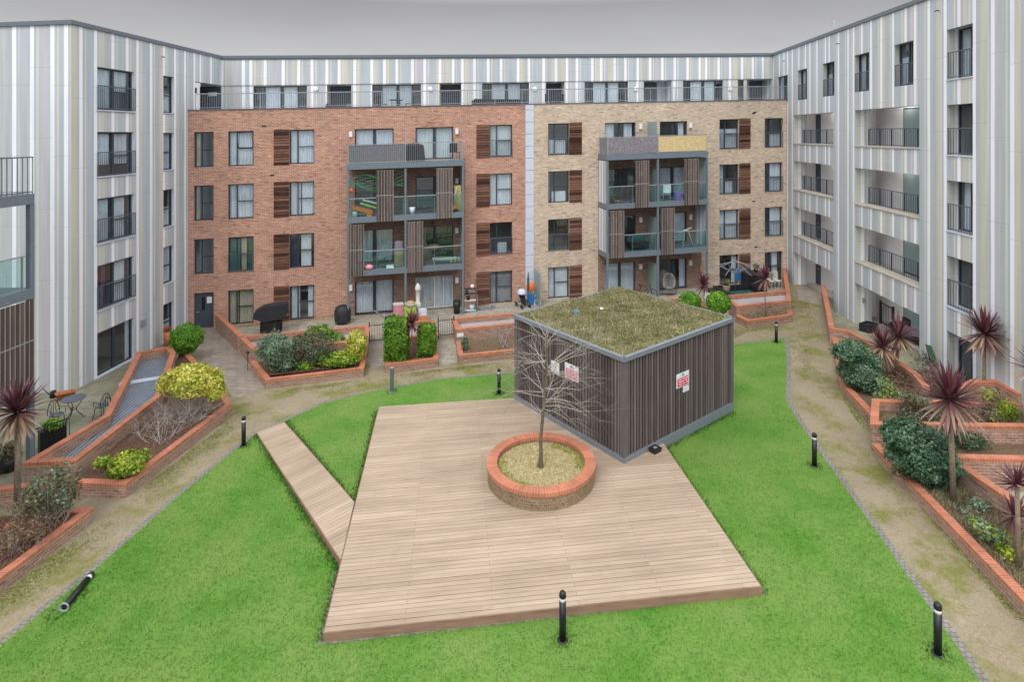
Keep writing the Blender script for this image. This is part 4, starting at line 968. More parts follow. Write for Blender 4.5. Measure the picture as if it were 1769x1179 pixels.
for a, b in ((RA, RD), (RC, RB_)):
    f = Frame(a, b); za, zb2 = rz(a), rz(b)
    c = [f.P(0, 0, .022), f.P(f.L, 0, .022), f.P(f.L, 0, 0), f.P(0, 0, 0), f.P(0, za - .003, .022), f.P(f.L, zb2 - .003, .022), f.P(f.L, zb2 - .003, 0), f.P(0, za - .003, 0)]
    mb.hexa(c, .6)
mb.build('side_board', M['fascia'], rmp_)
mb = MB(); mb.face([W(p[0], p[1], rz(p) - .02) for p in RAMP]); mb.build('ramp_bed', M['dark_back'], rmp_)
# ------------------------------------------------------------------ shed with planted roof
sh = thing('plant_shed', 'square dark timber-slatted shed with a planted roof standing on the corner of the deck', 'shed', W(F0[0], F0[1], 0))
SHZ = 3.33
def zat(px, py, p): return H - (py - hy(px)) * p[1] / F
fLw = Frame(L0, F0); fRw = Frame(F0, R0); fBk = Frame(R0, K0); fLb = Frame(K0, L0)
for f in (fLw, fRw, fBk, fLb):
    c = Vector((sum(p[0] for p in SHED) / 4, sum(p[1] for p in SHED) / 4))
    if (f.xy(f.L / 2, .1) - c).length < (f.xy(f.L / 2, 0) - c).length: f.N = -f.N
mb = MB()
for f in (fLw, fRw, fBk, fLb): mb.face([f.P(0, -.02, -.05), f.P(f.L, -.02, -.05), f.P(f.L, SHZ, -.05), f.P(0, SHZ, -.05)])
mb.build('backing', M['dark_back'], sh)
for f, nm in ((fLw, 'slat_wall'), (fRw, 'slat_wall'), (fBk, 'slat_wall'), (fLb, 'slat_wall')):
    mb = MB(); n = 40; w = (f.L - .32) / n
    for i in range(n):
        u = .16 + w * i; t = min(1, max(0, random.gauss(.45, .3)))
        mb.fbox(f, u + .026, u + w - .026, .37, SHZ - .1, -.035, random.uniform(-.003, .003), tone=t)
    mb.build(nm, M['slat'], sh)
M['corner'] = woodmat('corner_board', (.10, .088, .088), (.15, .135, .135))
for i, (f, g_) in enumerate(((fLw, fRw), (fRw, fBk), (fBk, fLb), (fLb, fLw))):
    mb = MB(); mb.fbox(f, f.L - .15, f.L + .02, .37, SHZ - .1, -.04, .02, tone=.5); mb.fbox(g_, .0, .15, .37, SHZ - .1, -.04, .018, tone=.6); mb.build('corner_board', M['corner'], sh)
M['shed_metal'] = plain('shed_trim_metal', (.20, .23, .265), .5, metal=.2, var=.08)
mb = MB()
for f in (fLw, fRw, fBk, fLb): mb.fbox(f, -.0, f.L, -.02 if f is not fLw else .0, .36, -.045, .03)
mb.build('base_trim', M['shed_metal'], sh)
mb = MB()
for f in (fLw, fRw, fBk, fLb):
    mb.fbox(f, -.06, f.L + .06, SHZ - .1, SHZ + .02, -.02, .07)
    mb.fbox(f, -.06, f.L + .06, SHZ + .02, SHZ + .035, -.06, .075)
mb.build('roof_trim', M['shed_metal'], sh)
def bil(s, t):                                    # point in the shed footprint
    a = Vector(F0).lerp(Vector(R0), s); b = Vector(L0).lerp(Vector(K0), s); return a.lerp(b, t)
def sed_h(s, t): 
    x, y = s * 11, t * 11
    return .025 * math.sin(x * 1.3 + 2 * math.sin(y * .7)) + .02 * math.sin(y * 2.1 + x) + .012 * math.sin(5 * x + 3 * y)
mb = MB(); n = 46
Pn = [[None] * (n + 1) for _ in range(n + 1)]
for i in range(n + 1):
    for j in range(n + 1):
        s, t = .008 + .984 * i / n, .008 + .984 * j / n; q = bil(s, t); ed = min(s, t, 1 - s, 1 - t)
        Pn[i][j] = W(q.x, q.y, SHZ - .0 + min(.06, ed * 1.2) + sed_h(s, t) * min(1, ed * 12) + random.uniform(-.008, .008))
for i in range(n):
    for j in range(n): mb.face([Pn[i][j], Pn[i + 1][j], Pn[i + 1][j + 1], Pn[i][j + 1]])
mb.build('sedum_mat', M['sedum'], sh)
def sedum_tufts(name, cnt, mat, hgt, wid, weight):
    s = .015 + .97 * rng.random(cnt); t = .015 + .97 * rng.random(cnt); k = weight(s, t) > rng.random(cnt); s, t = s[k], t[k]
    a = np.array(F0) * (1 - s)[:, None] + np.array(R0) * s[:, None]; b = np.array(L0) * (1 - s)[:, None] + np.array(K0) * s[:, None]
    P_ = a * (1 - t)[:, None] + b * t[:, None]
    x, y = s * 11, t * 11; hh = .025 * np.sin(x * 1.3 + 2 * np.sin(y * .7)) + .02 * np.sin(y * 2.1 + x)
    cl = .48 + .16 * np.sin(x * 1.7 + y) * np.sin(y * 1.9 - x * .6) + .10 * np.sin(x * 6.1) * np.sin(y * 5.3 + x) + .34 * (rng.random(len(s)) - .5) * 2
    o = blades(name, P_, SHZ + .03 + hh, hgt, wid, mat, sh, tone=np.clip(cl, 0, 1), lean=1.3); o['kind'] = 'stuff'; return o
edge = lambda s, t: np.exp(-((np.minimum(np.minimum(s, t), np.minimum(1 - s, 1 - t))) / .07) ** 2)
sedum_tufts('sedum_growth', 42000, M['tuft'], .085, .045, lambda s, t: .92 - .6 * edge(s, t))
sedum_tufts('moss_growth', 16000, M['moss'], .035, .04, lambda s, t: np.clip(.22 + .5 * (np.sin(s * 9 + 2) * np.sin(t * 11) > .35) * .6 + .55 * edge(s, t) + .85 * np.exp(-((s - .42) ** 2 / .05 + (t - .07) ** 2 / .006)) + .6 * np.exp(-((s - .1) ** 2 / .01 + (t - .2) ** 2 / .04)), 0, 1))
for s, t, c in ((.30, .72, 'blue_pl'), (.63, .60, 'black'), (.48, .66, 'white')):
    q = bil(s, t); p = W(q.x, q.y, SHZ + .10)
    lb = {'blue_pl': 'crumpled blue rag lying among the plants on the shed roof', 'black': 'small dark scrap lying on the shed roof', 'white': 'small white scrap of litter lying on the shed roof'}[c]
    mb = MB()
    for i in range(7):
        a = random.random() * 6; r = .16 if c == 'blue_pl' else .08
        mb.face([p + Vector((random.uniform(-r, r), random.uniform(-r, r), random.uniform(0, .07))) for _ in range(4)])
    tag(mb.build('litter', M[c], org=p), lb, 'litter', 'scraps on the shed roof')
# signs on the shed
M['sign_white'] = plain('sign_white', (.68, .72, .76), .4, var=.03); M['sign_red'] = plain('sign_red', (.62, .035, .07), .4, var=.05); M['sign_blue'] = plain('sign_blue', (.08, .12, .3), .5)
M['sign_red2'] = plain('sign_red_faded', (.66, .16, .22), .4, var=.05)
def sign(f, u0, u1, z0, z1, red, label):
    c = f.P((u0 + u1) / 2, z0, .01); t = thing('warning_sign', label, 'sign', c, 'signs on the shed'); b = MB(); b.fbox(f, u0, u1, z0, z1, .005, .018); b.build('sign_board', M['sign_white'], t)
    w, h = u1 - u0, z1 - z0
    if red:
        m = MB(); m.fbox(f, u0 + w * .07, u1 - w * .07, z0 + h * .06, z0 + h * .66, .0182, .021); m.build('red_field', M[red], t)
        m = MB()
        for r_, (za, ws) in enumerate(((.50, (.30, .5)), (.34, (.45, .25)), (.17, (.3, .2, .22)))):
            x = .14 + .02 * r_
            for q in ws: 
                k = int(q / .055)
                for i in range(k): m.fbox(f, u0 + w * (x + i * .052), u0 + w * (x + i * .052 + .036), z0 + h * za, z0 + h * (za + random.choice((.085, .07))), .0212, .0235)
                x += q + .05
        m.build('lettering', M['sign_white'], t)
        m = MB(); m.fbox(f, u0 + w * .35, u0 + w * .65, z0 + h * .76, z0 + h * .80, .0182, .0205); m.fbox(f, u0 + w * .42, u0 + w * .58, z0 + h * .84, z0 + h * .92, .0182, .0205); m.build('crest', M['sign_blue'], t)
    else:
        m = MB()
        for i in range(4): m.fbox(f, u0 + w * .12, u0 + w * (.8 - .1 * (i % 2)), z0 + h * (.2 + .17 * i), z0 + h * (.235 + .17 * i), .0182, .0205)
        m.build('lettering', M['sign_blue'] if h > .3 else M['sign_red2'], t)
def su(f, px): return f.u(px)
def sz(f, px, py): return f.z(px, py)
sign(fRw, su(fRw, 1168), su(fRw, 1189.5), sz(fRw, 1179, 667.5), sz(fRw, 1179, 643.5), 'sign_red', 'white and red warning sign alone on the right-hand face of the shed')
sign(fRw, su(fRw, 1179.5), su(fRw, 1189.5), sz(fRw, 1184, 676.5), sz(fRw, 1184, 667), None, 'tiny white sticker below the warning sign on the right-hand shed face')
sign(fLw, su(fLw, 976.5), su(fLw, 1000), sz(fLw, 988, 656), sz(fLw, 988, 630.5), 'sign_red2', 'faded red and white sign on the left-hand shed face, behind the bare tree')
sign(fLw, su(fLw, 953), su(fLw, 966.5), sz(fLw, 960, 646), sz(fLw, 960, 625.5), None, 'plain white notice left of the red sign, half hidden by the bare tree')
# flood lamp on the deck
p = GW(1132, 781, DZ); t = thing('flood_lamp', 'small black box lamp lying on the deck beside the shed', 'lamp', p)
A = Matrix.Translation(p) @ Matrix.Rotation(R(36), 4, 'Z')
mb = MB(); mb.box(-.15, .15, -.11, .11, .0, .10, A); mb.box(-.17, .17, -.13, .13, .10, .125, A); mb.build('housing', M['black'], t)
mb = MB(); mb.box(-.06, .06, -.04, .04, .126, .135, A); mb.build('lens', M['galv'], t)
# ------------------------------------------------------------------ brick walls and planters
def offs(pts, closed, d):
    n = len(pts); P_ = [Vector(p) for p in pts]; out = []
    for i in range(n):
        a = P_[i - 1] if (i > 0 or closed) else None; b = P_[(i + 1) % n] if (i < n - 1 or closed) else None
        d1 = (P_[i] - a).normalized() if a is not None else None; d2 = (b - P_[i]).normalized() if b is not None else None
        if d1 is None: d1 = d2
        if d2 is None: d2 = d1
        n1 = Vector((-d1.y, d1.x)); n2 = Vector((-d2.y, d2.x)); m = (n1 + n2); m = m.normalized() if m.length > 1e-6 else n1
        out.append(P_[i] + m * (d / max(.4, m.dot(n1))))
    return out
def prism(mb, A_, B_, z0, z1, closed, dist):
    n = len(A_); rg = n if closed else n - 1
    for i in range(rg):
        j = (i + 1) % n; L1 = (Vector(A_[j]) - Vector(A_[i])).length; u0_ = dist[i]; u1_ = u0_ + L1; w = (Vector(A_[i]) - Vector(B_[i])).length
        a0, a1 = W(*A_[i], z0), W(*A_[j], z0); b0, b1 = W(*B_[i], z0), W(*B_[j], z0); a2, a3 = W(*A_[i], z1), W(*A_[j], z1); b2, b3 = W(*B_[i], z1), W(*B_[j], z1)
        mb.face([a0, a1, a3, a2], [(u0_, z0), (u1_, z0), (u1_, z1), (u0_, z1)]); mb.face([b1, b0, b2, b3], [(u1_, z0), (u0_, z0), (u0_, z1), (u1_, z1)])
        mb.face([a2, a3, b3, b2], [(u0_, 0), (u1_, 0), (u1_, w), (u0_, w)])
        mb.face([b0, b1, a1, a0])
    if not closed:
        for i in (0, n - 1):
            a, b = A_[i], B_[i]; w = (Vector(a) - Vector(b)).length
            mb.face([W(*a, z0), W(*b, z0), W(*b, z1), W(*a, z1)], [(0, z0), (w, z0), (w, z1), (0, z1)])
def planter_wall(par, pxs, h, side=1, closed=False, t=.225, world=None, z0=-.04):
    pts = world or [G(a, b, h) for a, b in pxs]
    lo, hi_ = (0, t) if side == 1 else ((-t, 0) if side == -1 else (-t / 2, t / 2))
    dist = [0]
    for i in range(len(pts)): dist.append(dist[-1] + (Vector(pts[(i + 1) % len(pts)]) - Vector(pts[i])).length)
    mb = MB(); prism(mb, offs(pts, closed, lo + .03), offs(pts, closed, hi_ - .03), z0, h - .105, closed, dist); o = mb.build('brick_wall', M['planter_brick'], par)
    mb = MB(); prism(mb, offs(pts, closed, lo + .008), offs(pts, closed, hi_ - .008), h - .125, h - .102, closed, dist); mb.build('creasing_course', M['creasing'], o)
    mb = MB(); prism(mb, offs(pts, closed, lo), offs(pts, closed, hi_), h - .10, h, closed, dist); mb.build('coping', M['coping'], par)
    return pts
def bed(par, pxs, z, mat, name='soil', world=None): return sheet(name, world or [G(a, b, z) for a, b in pxs], z, M[mat], par)
TH, LH = .82, .38
def planter(label, loc): return thing('brick_planter', label, 'planter', GW(*loc), 'brick planters round the lawn')
p1 = planter('long planter of mixed shrubs left of the twin hedges, by the entrance door', (458, 673))
planter_wall(p1, [(371, 543), (438, 606), (636, 588), (639, 562), (413, 581)], TH)
planter_wall(p1, [(431, 624), (458.5, 657), (629, 636.5), (634, 606)], LH)
bed(p1, [(440, 622), (459, 650), (628, 632), (634, 606)], LH - .08, 'soil'); bed(p1, [(425, 592), (440, 606), (634, 588), (637, 566), (410, 583)], TH - .3, 'gravel', 'gravel_bed')
p2 = planter('short planter holding two clipped upright hedges between the two iron gates', (666, 646))
planter_wall(p2, [(670, 587), (757, 577), (751, 552), (673, 560)], TH, closed=True); planter_wall(p2, [(668, 600), (666, 631), (757, 620), (756, 592)], LH)
bed(p2, [(668, 606), (668, 628), (755, 617), (755, 600)], LH - .07, 'soil'); bed(p2, [(672, 584), (755, 575), (750, 554), (675, 562)], TH - .2, 'gravel', 'gravel_bed')
p3 = planter('planter behind the shed with a nearly bare bed and a small white notice', (792, 629))
planter_wall(p3, [(787, 570), (1222, 526), (1200, 512), (781, 550)], TH, closed=True); planter_wall(p3, [(788, 590), (792, 615), (1170, 577), (1213, 548)], LH)
bed(p3, [(792, 590), (794, 611), (1168, 574), (1210, 548)], LH - .08, 'drysoil'); bed(p3, [(789, 568), (1218, 525), (1198, 513), (783, 552)], TH - .28, 'gravel', 'gravel_bed')
p4 = planter('far two-tier planter on the right, with a tall sloping parapet beside the gallery entrance', (1291, 569))
planter_wall(p4, [(1258, 518), (1272, 530), (1367, 520), (1358, 462)], TH); planter_wall(p4, [(1357, 501), (1258, 510)], TH)
planter_wall(p4, [(1270, 544), (1291, 555), (1369, 544.5), (1366, 530)], LH)
bed(p4, [(1274, 543), (1293, 553), (1367, 543), (1366, 532)], LH - .05, 'drysoil'); bed(p4, [(1262, 516), (1273, 528), (1365, 519), (1362, 502), (1258, 511)], TH - .22, 'gravel', 'gravel_bed')
p5 = planter('left planter with a yellow-topped shrub over bare branches', (216, 862))
planter_wall(p5, [(132, 835), (216.5, 837.5), (401.5, 697), (388, 678), (318, 600)], .42); bed(p5, [(132, 833), (214, 834), (396, 697), (384, 678), (312, 604), (276, 700)], .33, 'soil')
p6 = planter('nearest left planter, low brick with brown straggly shrubs', (160, 897))
planter_wall(p6, [(-90, 1072), (5, 996), (163, 877), (122, 876), (10, 905)], LH); bed(p6, [(-90, 1060), (5, 990), (150, 880), (120, 880), (-60, 900)], LH - .08, 'soil')
planter_wall(p6, [(48, 838), (-20, 846)], .45, side=0)
p7 = thing('light_well', 'raised brick-walled well covered with ribbed steel grating beside the left block', 'light well', GW(60, 830))
ringpts = [(38, 801), (179, 718), (236, 609), (294, 598), (304, 609), (279, 683), (131, 797)]
planter_wall(p7, ringpts, TH, side=-1, closed=True)
pts = [G(a, b, TH) for a, b in ringpts]; ins = offs(pts, True, -.2); 
mb = MB(); gz = .42; pl = [W(p.x, p.y, gz) for p in ins]
for tri in tessellate_polygon([[Vector((p.x, p.y, 0)) for p in pl]]): 
    a = [pl[k] for k in tri]
    if (a[1] - a[0]).cross(a[2] - a[0]).z < 0: a.reverse()
    mb.face(a)
mb.build('steel_grating', M['grate'], p7)
fq = Frame(G(190, 724, .46), G(250, 700, .46)); 
q0, q1 = G(204, 667, .44), G(274, 656, .44); mb = MB(); f = Frame(q0, q1); mb.fbox(f, 0, f.L, .43, .455, -.35, 0); mb.build('joint_plate', M['panel'], p7)
p8 = thing('parapet_wall', 'low orange-capped brick wall running from the right-hand gallery entrance towards the tall dracaenas', 'wall', GW(1437, 600), 'brick walls on the right')
planter_wall(p8, [(1422, 493), (1437, 567), (1469, 572), (1508, 595), (1582, 646), (1600, 668)], TH, side=0)
p8b = planter('right planter of shrubs and spiky dark dracaenas beside the kink in the path', (1453, 690))
planter_wall(p8b, [(1438, 585), (1450.5, 660), (1504, 718)], LH)
bed(p8b, [(1442, 590), (1455, 660), (1506, 714), (1560, 712), (1800, 716), (1800, 690), (1728, 664), (1683, 664), (1612, 664), (1572, 648), (1506, 600), (1469, 578), (1440, 572)], LH - .09, 'drysoil')
planter_wall(p8b, [(1655, 672), (1683, 658), (1722, 658), (1764, 681)], 1.15, side=0)
p9 = planter('stepped planter on the right overgrown with climbers between two tall cross walls', (1505, 780))
planter_wall(p9, [(1850, 696), (1506, 689), (1503, 734), (1850, 739)], TH); bed(p9, [(1508, 694), (1850, 700), (1850, 735), (1508, 730)], .5, 'drysoil')
p10 = planter('long low planter edging the right-hand path, nearest the viewer', (1560, 850))
planter_wall(p10, [(1506.5, 767), (1769, 1040), (1840, 1112)], LH); planter_wall(p10, [(1850, 789), (1642, 784.5)], TH); planter_wall(p10, [(1640, 794), (1769, 881), (1880, 956)], TH)
bed(p10, [(1510, 768), (1770, 1030), (1850, 1110), (1900, 1000), (1769, 905), (1650, 818), (1650, 790), (1850, 792), (1850, 768)], LH - .12, 'drysoil')
# small notice on p3
f = Frame(G(790, 575, .6), G(830, 571, .6)); t0 = thing('notice_plate', 'small white notice fixed to the brick planter wall beside the right-hand gate', 'notice', GW(794, 579, .6))
pz = G(787, 570, TH); f = Frame(pz, G(1222, 526, TH)); u = f.u(795, .0); zc = f.z(795, 579); mb = MB(); mb.fbox(f, u - .16, u + .16, zc - .09, zc + .09, .0, .02); mb.build('plate', M['white'], t0)
# round planter and straw bed
rc = G(934.5, 803, DZ); 
yc = (G(934.5, 855, .69)[1] + G(934.5, 746, .69)[1]) / 2; xc = (934.5 - CX) * yc / F; RR = 1.56
rp = thing('round_planter', 'round brick planter with an orange rim round the bare tree on the deck', 'planter', W(xc, yc, DZ))
def ringwall(r0, r1, z0, z1, mat, name, par, faces='otib', n=72):
    mb = MB()
    for i in range(n):
        a, b = 2 * math.pi * i / n, 2 * math.pi * (i + 1) / n
        def q(r, t, z): return W(xc + r * math.cos(t), yc + r * math.sin(t), z)
        ua, ub = a * r1, b * r1
        mb.face([q(r1, a, z0), q(r1, b, z0), q(r1, b, z1), q(r1, a, z1)], [(ua, z0), (ub, z0), (ub, z1), (ua, z1)])
        mb.face([q(r0, b, z0), q(r0, a, z0), q(r0, a, z1), q(r0, b, z1)], [(ub, z0), (ua, z0), (ua, z1), (ub, z1)])
        mb.face([q(r1, a, z1), q(r1, b, z1), q(r0, b, z1), q(r0, a, z1)], [(ua, 0), (ub, 0), (ub, r1 - r0), (ua, r1 - r0)])
    return mb.build(name, mat, par)
ringwall(RR - .27, RR - .03, DZ, .585, M['ring_brick'], 'brick_ring', rp); ringwall(RR - .3, RR, .585, .69, M['coping'], 'coping', rp)
mb = MB(); n = 40; rr = RR - .26
for i in range(n):
    for r_a, r_b in ((0, .5), (.5, 1.0), (1.0, rr)):
        a, b = 2 * math.pi * i / n, 2 * math.pi * (i + 1) / n
        def q(r, t): return W(xc + r * math.cos(t), yc + r * math.sin(t), .52 + .05 * math.cos(r * 1.1))
        if r_a == 0: mb.face([q(0, 0), q(r_b, a), q(r_b, b)])
        else: mb.face([q(r_a, a), q(r_b, a), q(r_b, b), q(r_a, b)])
mb.build('straw_bed', M['straw'], rp)
th_ = rng.random(9000) * 6.283; r_ = rr * np.sqrt(rng.random(9000)) * .99; PP = np.c_[xc + r_ * np.cos(th_), yc + r_ * np.sin(th_)]
M['strawb'] = leafmat('straw_blade', [(0, (.25, .21, .08)), (.5, (.50, .43, .22)), (1, (.68, .60, .38))], .8, .15)
o = blades('straw', PP, .52 + .05 * np.cos(r_ * 1.1), .035, .02, M['strawb'], rp, lean=2.0); o['kind'] = 'stuff'
k = (r_ > rr * .75) & (np.sin(th_ * 2 + .6) > .1); o = blades('moss', PP[k], .53 + .05 * np.cos(r_[k] * 1.1), .03, .03, M['moss'], rp, lean=1.5); o['kind'] = 'stuff'
#@@PART4
# ------------------------------------------------------------------ plants
def leaves(name, pts, nrm, size, mat, parent, tone, aspect=.55):
    n = len(pts); up = rng.normal(size=(n, 3)); nr = nrm + .55 * rng.normal(size=(n, 3)); nr /= np.linalg.norm(nr, axis=1)[:, None] + 1e-9
    a = np.cross(nr, up); a /= np.linalg.norm(a, axis=1)[:, None] + 1e-9; b = np.cross(nr, a)
    s = (size * (.6 + .8 * rng.random(n)))[:, None] if np.isscalar(size) else (size * (.6 + .8 * rng.random(n)))[:, None]
    V = np.zeros((n, 4, 3)); V[:, 0] = pts - a * s; V[:, 1] = pts + b * s * aspect + nr * s * .12; V[:, 2] = pts + a * s; V[:, 3] = pts - b * s * aspect + nr * s * .12
    return npmesh(name, V.reshape(-1, 3), 4, np.clip(tone, 0, 1), mat, parent)
def blob_pts(c, r, n, shell=.72, boxy=0, lump=.22, seed=0):
    d = rng.normal(size=(n, 3)); d /= np.linalg.norm(d, axis=1)[:, None]
    if boxy:
        m = np.abs(d).max(1)[:, None]; d2 = d / m; e = d * (1 - boxy) + d2 * boxy
    else: e = d.copy()
    ph = seed * 1.7; lm = 1 + lump * (np.sin(d[:, 0] * 5 + ph) * np.sin(d[:, 1] * 6 + ph * 2) + .6 * np.sin(d[:, 2] * 9 + ph * 3 + d[:, 0] * 4) + .4 * np.sin(d[:, 1] * 15 + d[:, 2] * 13 + ph)) * .6
    rr_ = shell + (1 - shell) * rng.random(n) ** .7; rr_ *= np.where(rng.random(n) < .04, 1.1, 1)
    P_ = np.array(c) + e * np.array(r) * (rr_ * lm)[:, None]
    return P_, d, rr_
def shrub(name, label, blobs, mat, leaf, n, base, stem=True, boxy=0, lump=.22, shell=.7, group=None, cat='shrub', mat2=None, frac2=0, hollow=None, aspect=.55):
    t = thing(name, label, cat, base, group); P_, D_, T_ = [], [], []
    vol = [b[3] * b[4] + b[4] * b[5] + b[3] * b[5] for b in blobs]; sv = sum(vol)
    for i, b in enumerate(blobs):
        p, d, r_ = blob_pts(b[:3], b[3:6], int(n * vol[i] / sv), shell, boxy, lump, i + len(label))
        if len(b) > 6: k = p[:, 2] > b[6]; p, d, r_ = p[k], d[k], r_[k]
        k = p[:, 2] > base[2] - .02; p, d, r_ = p[k], d[k], r_[k]
        P_.append(p); D_.append(d); cl = np.sin(p[:, 0] * 7 + i) * np.sin(p[:, 1] * 6 + 1) * np.sin(p[:, 2] * 8 + 2)
        T_.append(.45 + .28 * cl + .22 * rng.normal(size=len(p)) * .8 + .18 * (r_ - .9))
    P_ = np.concatenate(P_); D_ = np.concatenate(D_); T_ = np.concatenate(T_)
    if mat2 is not None:
        sel = (np.sin(P_[:, 0] * 3 + 1) * np.sin(P_[:, 1] * 4) * np.sin(P_[:, 2] * 5 + 1) + .5 * rng.normal(size=len(P_))) > (1 - 2 * frac2) * .8
        leaves('foliage', P_[~sel], D_[~sel], leaf, mat, t, T_[~sel], aspect); leaves('foliage', P_[sel], D_[sel], leaf, mat2, t, T_[sel], aspect)
    else: leaves('foliage', P_, D_, leaf, mat, t, T_, aspect)
    if stem:
        mb = MB(); b0 = Vector(base); k = 0
        for i in range(16):
            j = random.randrange(len(P_)); tip = Vector(P_[j]); tip = b0.lerp(tip, .85); a = b0 + Vector((random.uniform(-.12, .12), random.uniform(-.12, .12), -.03))
            m = a.lerp(tip, .5) + Vector((random.uniform(-.1, .1), random.uniform(-.1, .1), .05)); mb.tube([a, m, tip], [.022, .014, .006], 4)
        mb.build('stems', M['twig'], t)
    return t
def px_r(px, Y): return px * Y / F
def blob_at(px, py, Y, rx, ry, rd=None):          # centre pixel at depth Y; pixel radii
    x = (px - CX) * Y / F; z = H - (py - hy(px)) * Y / F
    return (x, Y, z + SL * x, rx * Y / F, (rd if rd else rx * Y / F), ry * Y / F)
def twigs(mb, p, d, l, r, depth, spread=.7, droop=0, n=2, tone=None):
    segs = 3; pts = [p]; rad = [r]; q = p.copy(); dd = d.copy()
    for i in range(segs):
        dd = (dd + Vector((random.uniform(-1, 1), random.uniform(-1, 1), random.uniform(-1, 1))) * .16 + Vector((0, 0, -droop))).normalized()
        q = q + dd * l / segs; pts.append(q.copy()); rad.append(r * (1 - .5 * (i + 1) / segs))
    mb.tube(pts, rad, 5 if r > .02 else 3, cap=False, tone=tone)
    if depth <= 0: return
    for i in range(n + (1 if random.random() < .5 else 0)):
        k = random.choice((1, 2, 3, 3)); ax = Vector((random.uniform(-1, 1), random.uniform(-1, 1), random.uniform(-.6, 1))).normalized()
        nd = (dd + ax * spread).normalized(); twigs(mb, pts[k], nd, l * random.uniform(.6, .85), rad[k] * .7, depth - 1, spread, droop, n)
B_ = lambda px, py, z: (lambda g: W(g[0], g[1], z))(G(px, py, z))
# clipped balls and hedges
b = B_(322, 612, .33); Y = b.y; shrub('ball_shrub', 'bright green rounded bush at the end of the steel-covered light well', [blob_at(322, 585, Y, 26, 24)], M['leaf_lime'], .042, 7500, b, lump=.16, group='clipped green bushes')
b = B_(1196, 546, .35); shrub('ball_shrub', 'clipped green ball peeping over the back edge of the shed roof', [blob_at(1192, 522, 29.3, 19, 18)], M['leaf_lime'], .05, 4000, b, lump=.1, group='clipped green bushes')
b = B_(1241, 549, .35); shrub('ball_shrub', 'round clipped green ball at the far corner of the shed, below a spiky dracaena', [blob_at(1241, 523, 28.6, 20, 20)], M['leaf_lime'], .05, 5000, b, lump=.1, group='clipped green bushes')
b = B_(685, 622, .32); shrub('upright_hedge', 'wider clipped upright hedge, the left of the pair between the iron gates', [blob_at(685, 586, b.y, 20, 37, .42)], M['leaf_hedge'], .055, 9000, b, boxy=.8, lump=.07, shell=.8, cat='hedge', group='clipped upright hedges')
b = B_(738, 613, .32); shrub('upright_hedge', 'narrower clipped upright hedge beside the right-hand iron gate', [blob_at(737.5, 588, b.y, 15, 28, .38)], M['leaf_hedge'], .055, 6500, b, boxy=.8, lump=.07, shell=.8, cat='hedge', group='clipped upright hedges')
# yellow-topped shrub with bare branches below
b = B_(330, 722, .35); Y = b.y
t = shrub('variegated_shrub', 'big yellow-topped shrub with a tangle of bare branches below, left of the path', [(*blob_at(330, 662, Y, 52, 31, .75)[:6], b[2] + .98), (*blob_at(374, 678, Y, 13, 26, .4)[:6], b[2] + .75), (*blob_at(290, 664, Y, 16, 17, .5)[:6], b[2] + 1.1)], M['leaf_yellow'], .05, 10500, b, stem=False, mat2=M['leaf_yg'], frac2=.25, lump=.14)
mb = MB()
for i in range(44):
    a = random.random() * 6.28; p = b + Vector((random.uniform(-.6, .45), random.uniform(-.3, .3), -.03)); d = Vector((math.cos(a) * .9, math.sin(a) * .6 - .15, random.uniform(.4, 1.2))).normalized()
    twigs(mb, p, d, random.uniform(.5, .8), .020, 3, .95, .03)
mb.build('bare_branches', M['twig_pale'], t)
t = thing('bare_shrub', 'leafless tangle of twigs in the planter between the yellow-topped shrub and the low yellow bush', 'shrub', B_(275, 765, .35))
t['label'] = 'leafless twiggy shrub between the big yellow-topped shrub and the small yellow-green bush'
mb = MB(); b = B_(268, 760, .35)
for i in range(24):
    a = random.random() * 6.28; p = b + Vector((random.uniform(-.5, .6), random.uniform(-.3, .5), -.03)); twigs(mb, p, Vector((math.cos(a) * .7, math.sin(a) * .5, random.uniform(.7, 1.3))).normalized(), random.uniform(.45, .7), .014, 3, .9, .02)
mb.build('twigs', M['twig_pale'], t)
b = B_(222, 822, .35); Y = b.y
shrub('low_bush', 'small yellow-green bush at the near corner of the left planter', [blob_at(222, 800, Y, 30, 19), blob_at(204, 812, Y, 18, 11)], M['leaf_yg'], .05, 1900, b, mat2=M['leaf_hedge'], frac2=.3, group='small bushes in the left planter')
b = B_(180, 812, .35); shrub('low_bush', 'tiny yellow-green sprig beside the small bush in the left planter', [blob_at(178, 799, b.y, 13, 9)], M['leaf_yg'], .045, 420, b, mat2=M['leaf_hedge'], frac2=.4, group='small bushes in the left planter')
# nearest left planter: straggly shrub, twiggy ground
b = B_(88, 905, .3); Y = b.y
t = shrub('straggly_shrub', 'straggly brown and olive shrub in the nearest left planter', [blob_at(88, 843, Y, 42, 34, .7), blob_at(60, 870, Y, 34, 25, .6), blob_at(118, 856, Y, 16, 22, .4)], M['leaf_brown'], .04, 3000, b, mat2=M['leaf_silver'], frac2=.34, shell=.35)
mb = MB()
for i in range(20):
    a = random.random() * 6.28; twigs(mb, b + Vector((random.uniform(-.5, .4), random.uniform(-.3, .3), -.03)), Vector((math.cos(a) * .6, math.sin(a) * .5, 1)).normalized(), random.uniform(.5, .75), .014, 3, .8, 0)
mb.build('bare_branches', M['twig'], t)
b = B_(98, 890, .3); shrub('leafy_clump', 'small grey-green leafy clump just inside the corner of the nearest left planter', [blob_at(96, 884, b.y, 24, 11, .35)], M['leaf_silver'], .05, 420, b)
b = B_(28, 950, .3); t = shrub('straggly_shrub', 'low brown dried shrub at the left edge of the nearest left planter', [blob_at(30, 925, b.y, 34, 26, .6), blob_at(60, 912, b.y, 24, 16, .4)], M['leaf_rust'], .03, 1400, b, mat2=M['leaf_brown'], frac2=.6, shell=.3)
mb = MB()
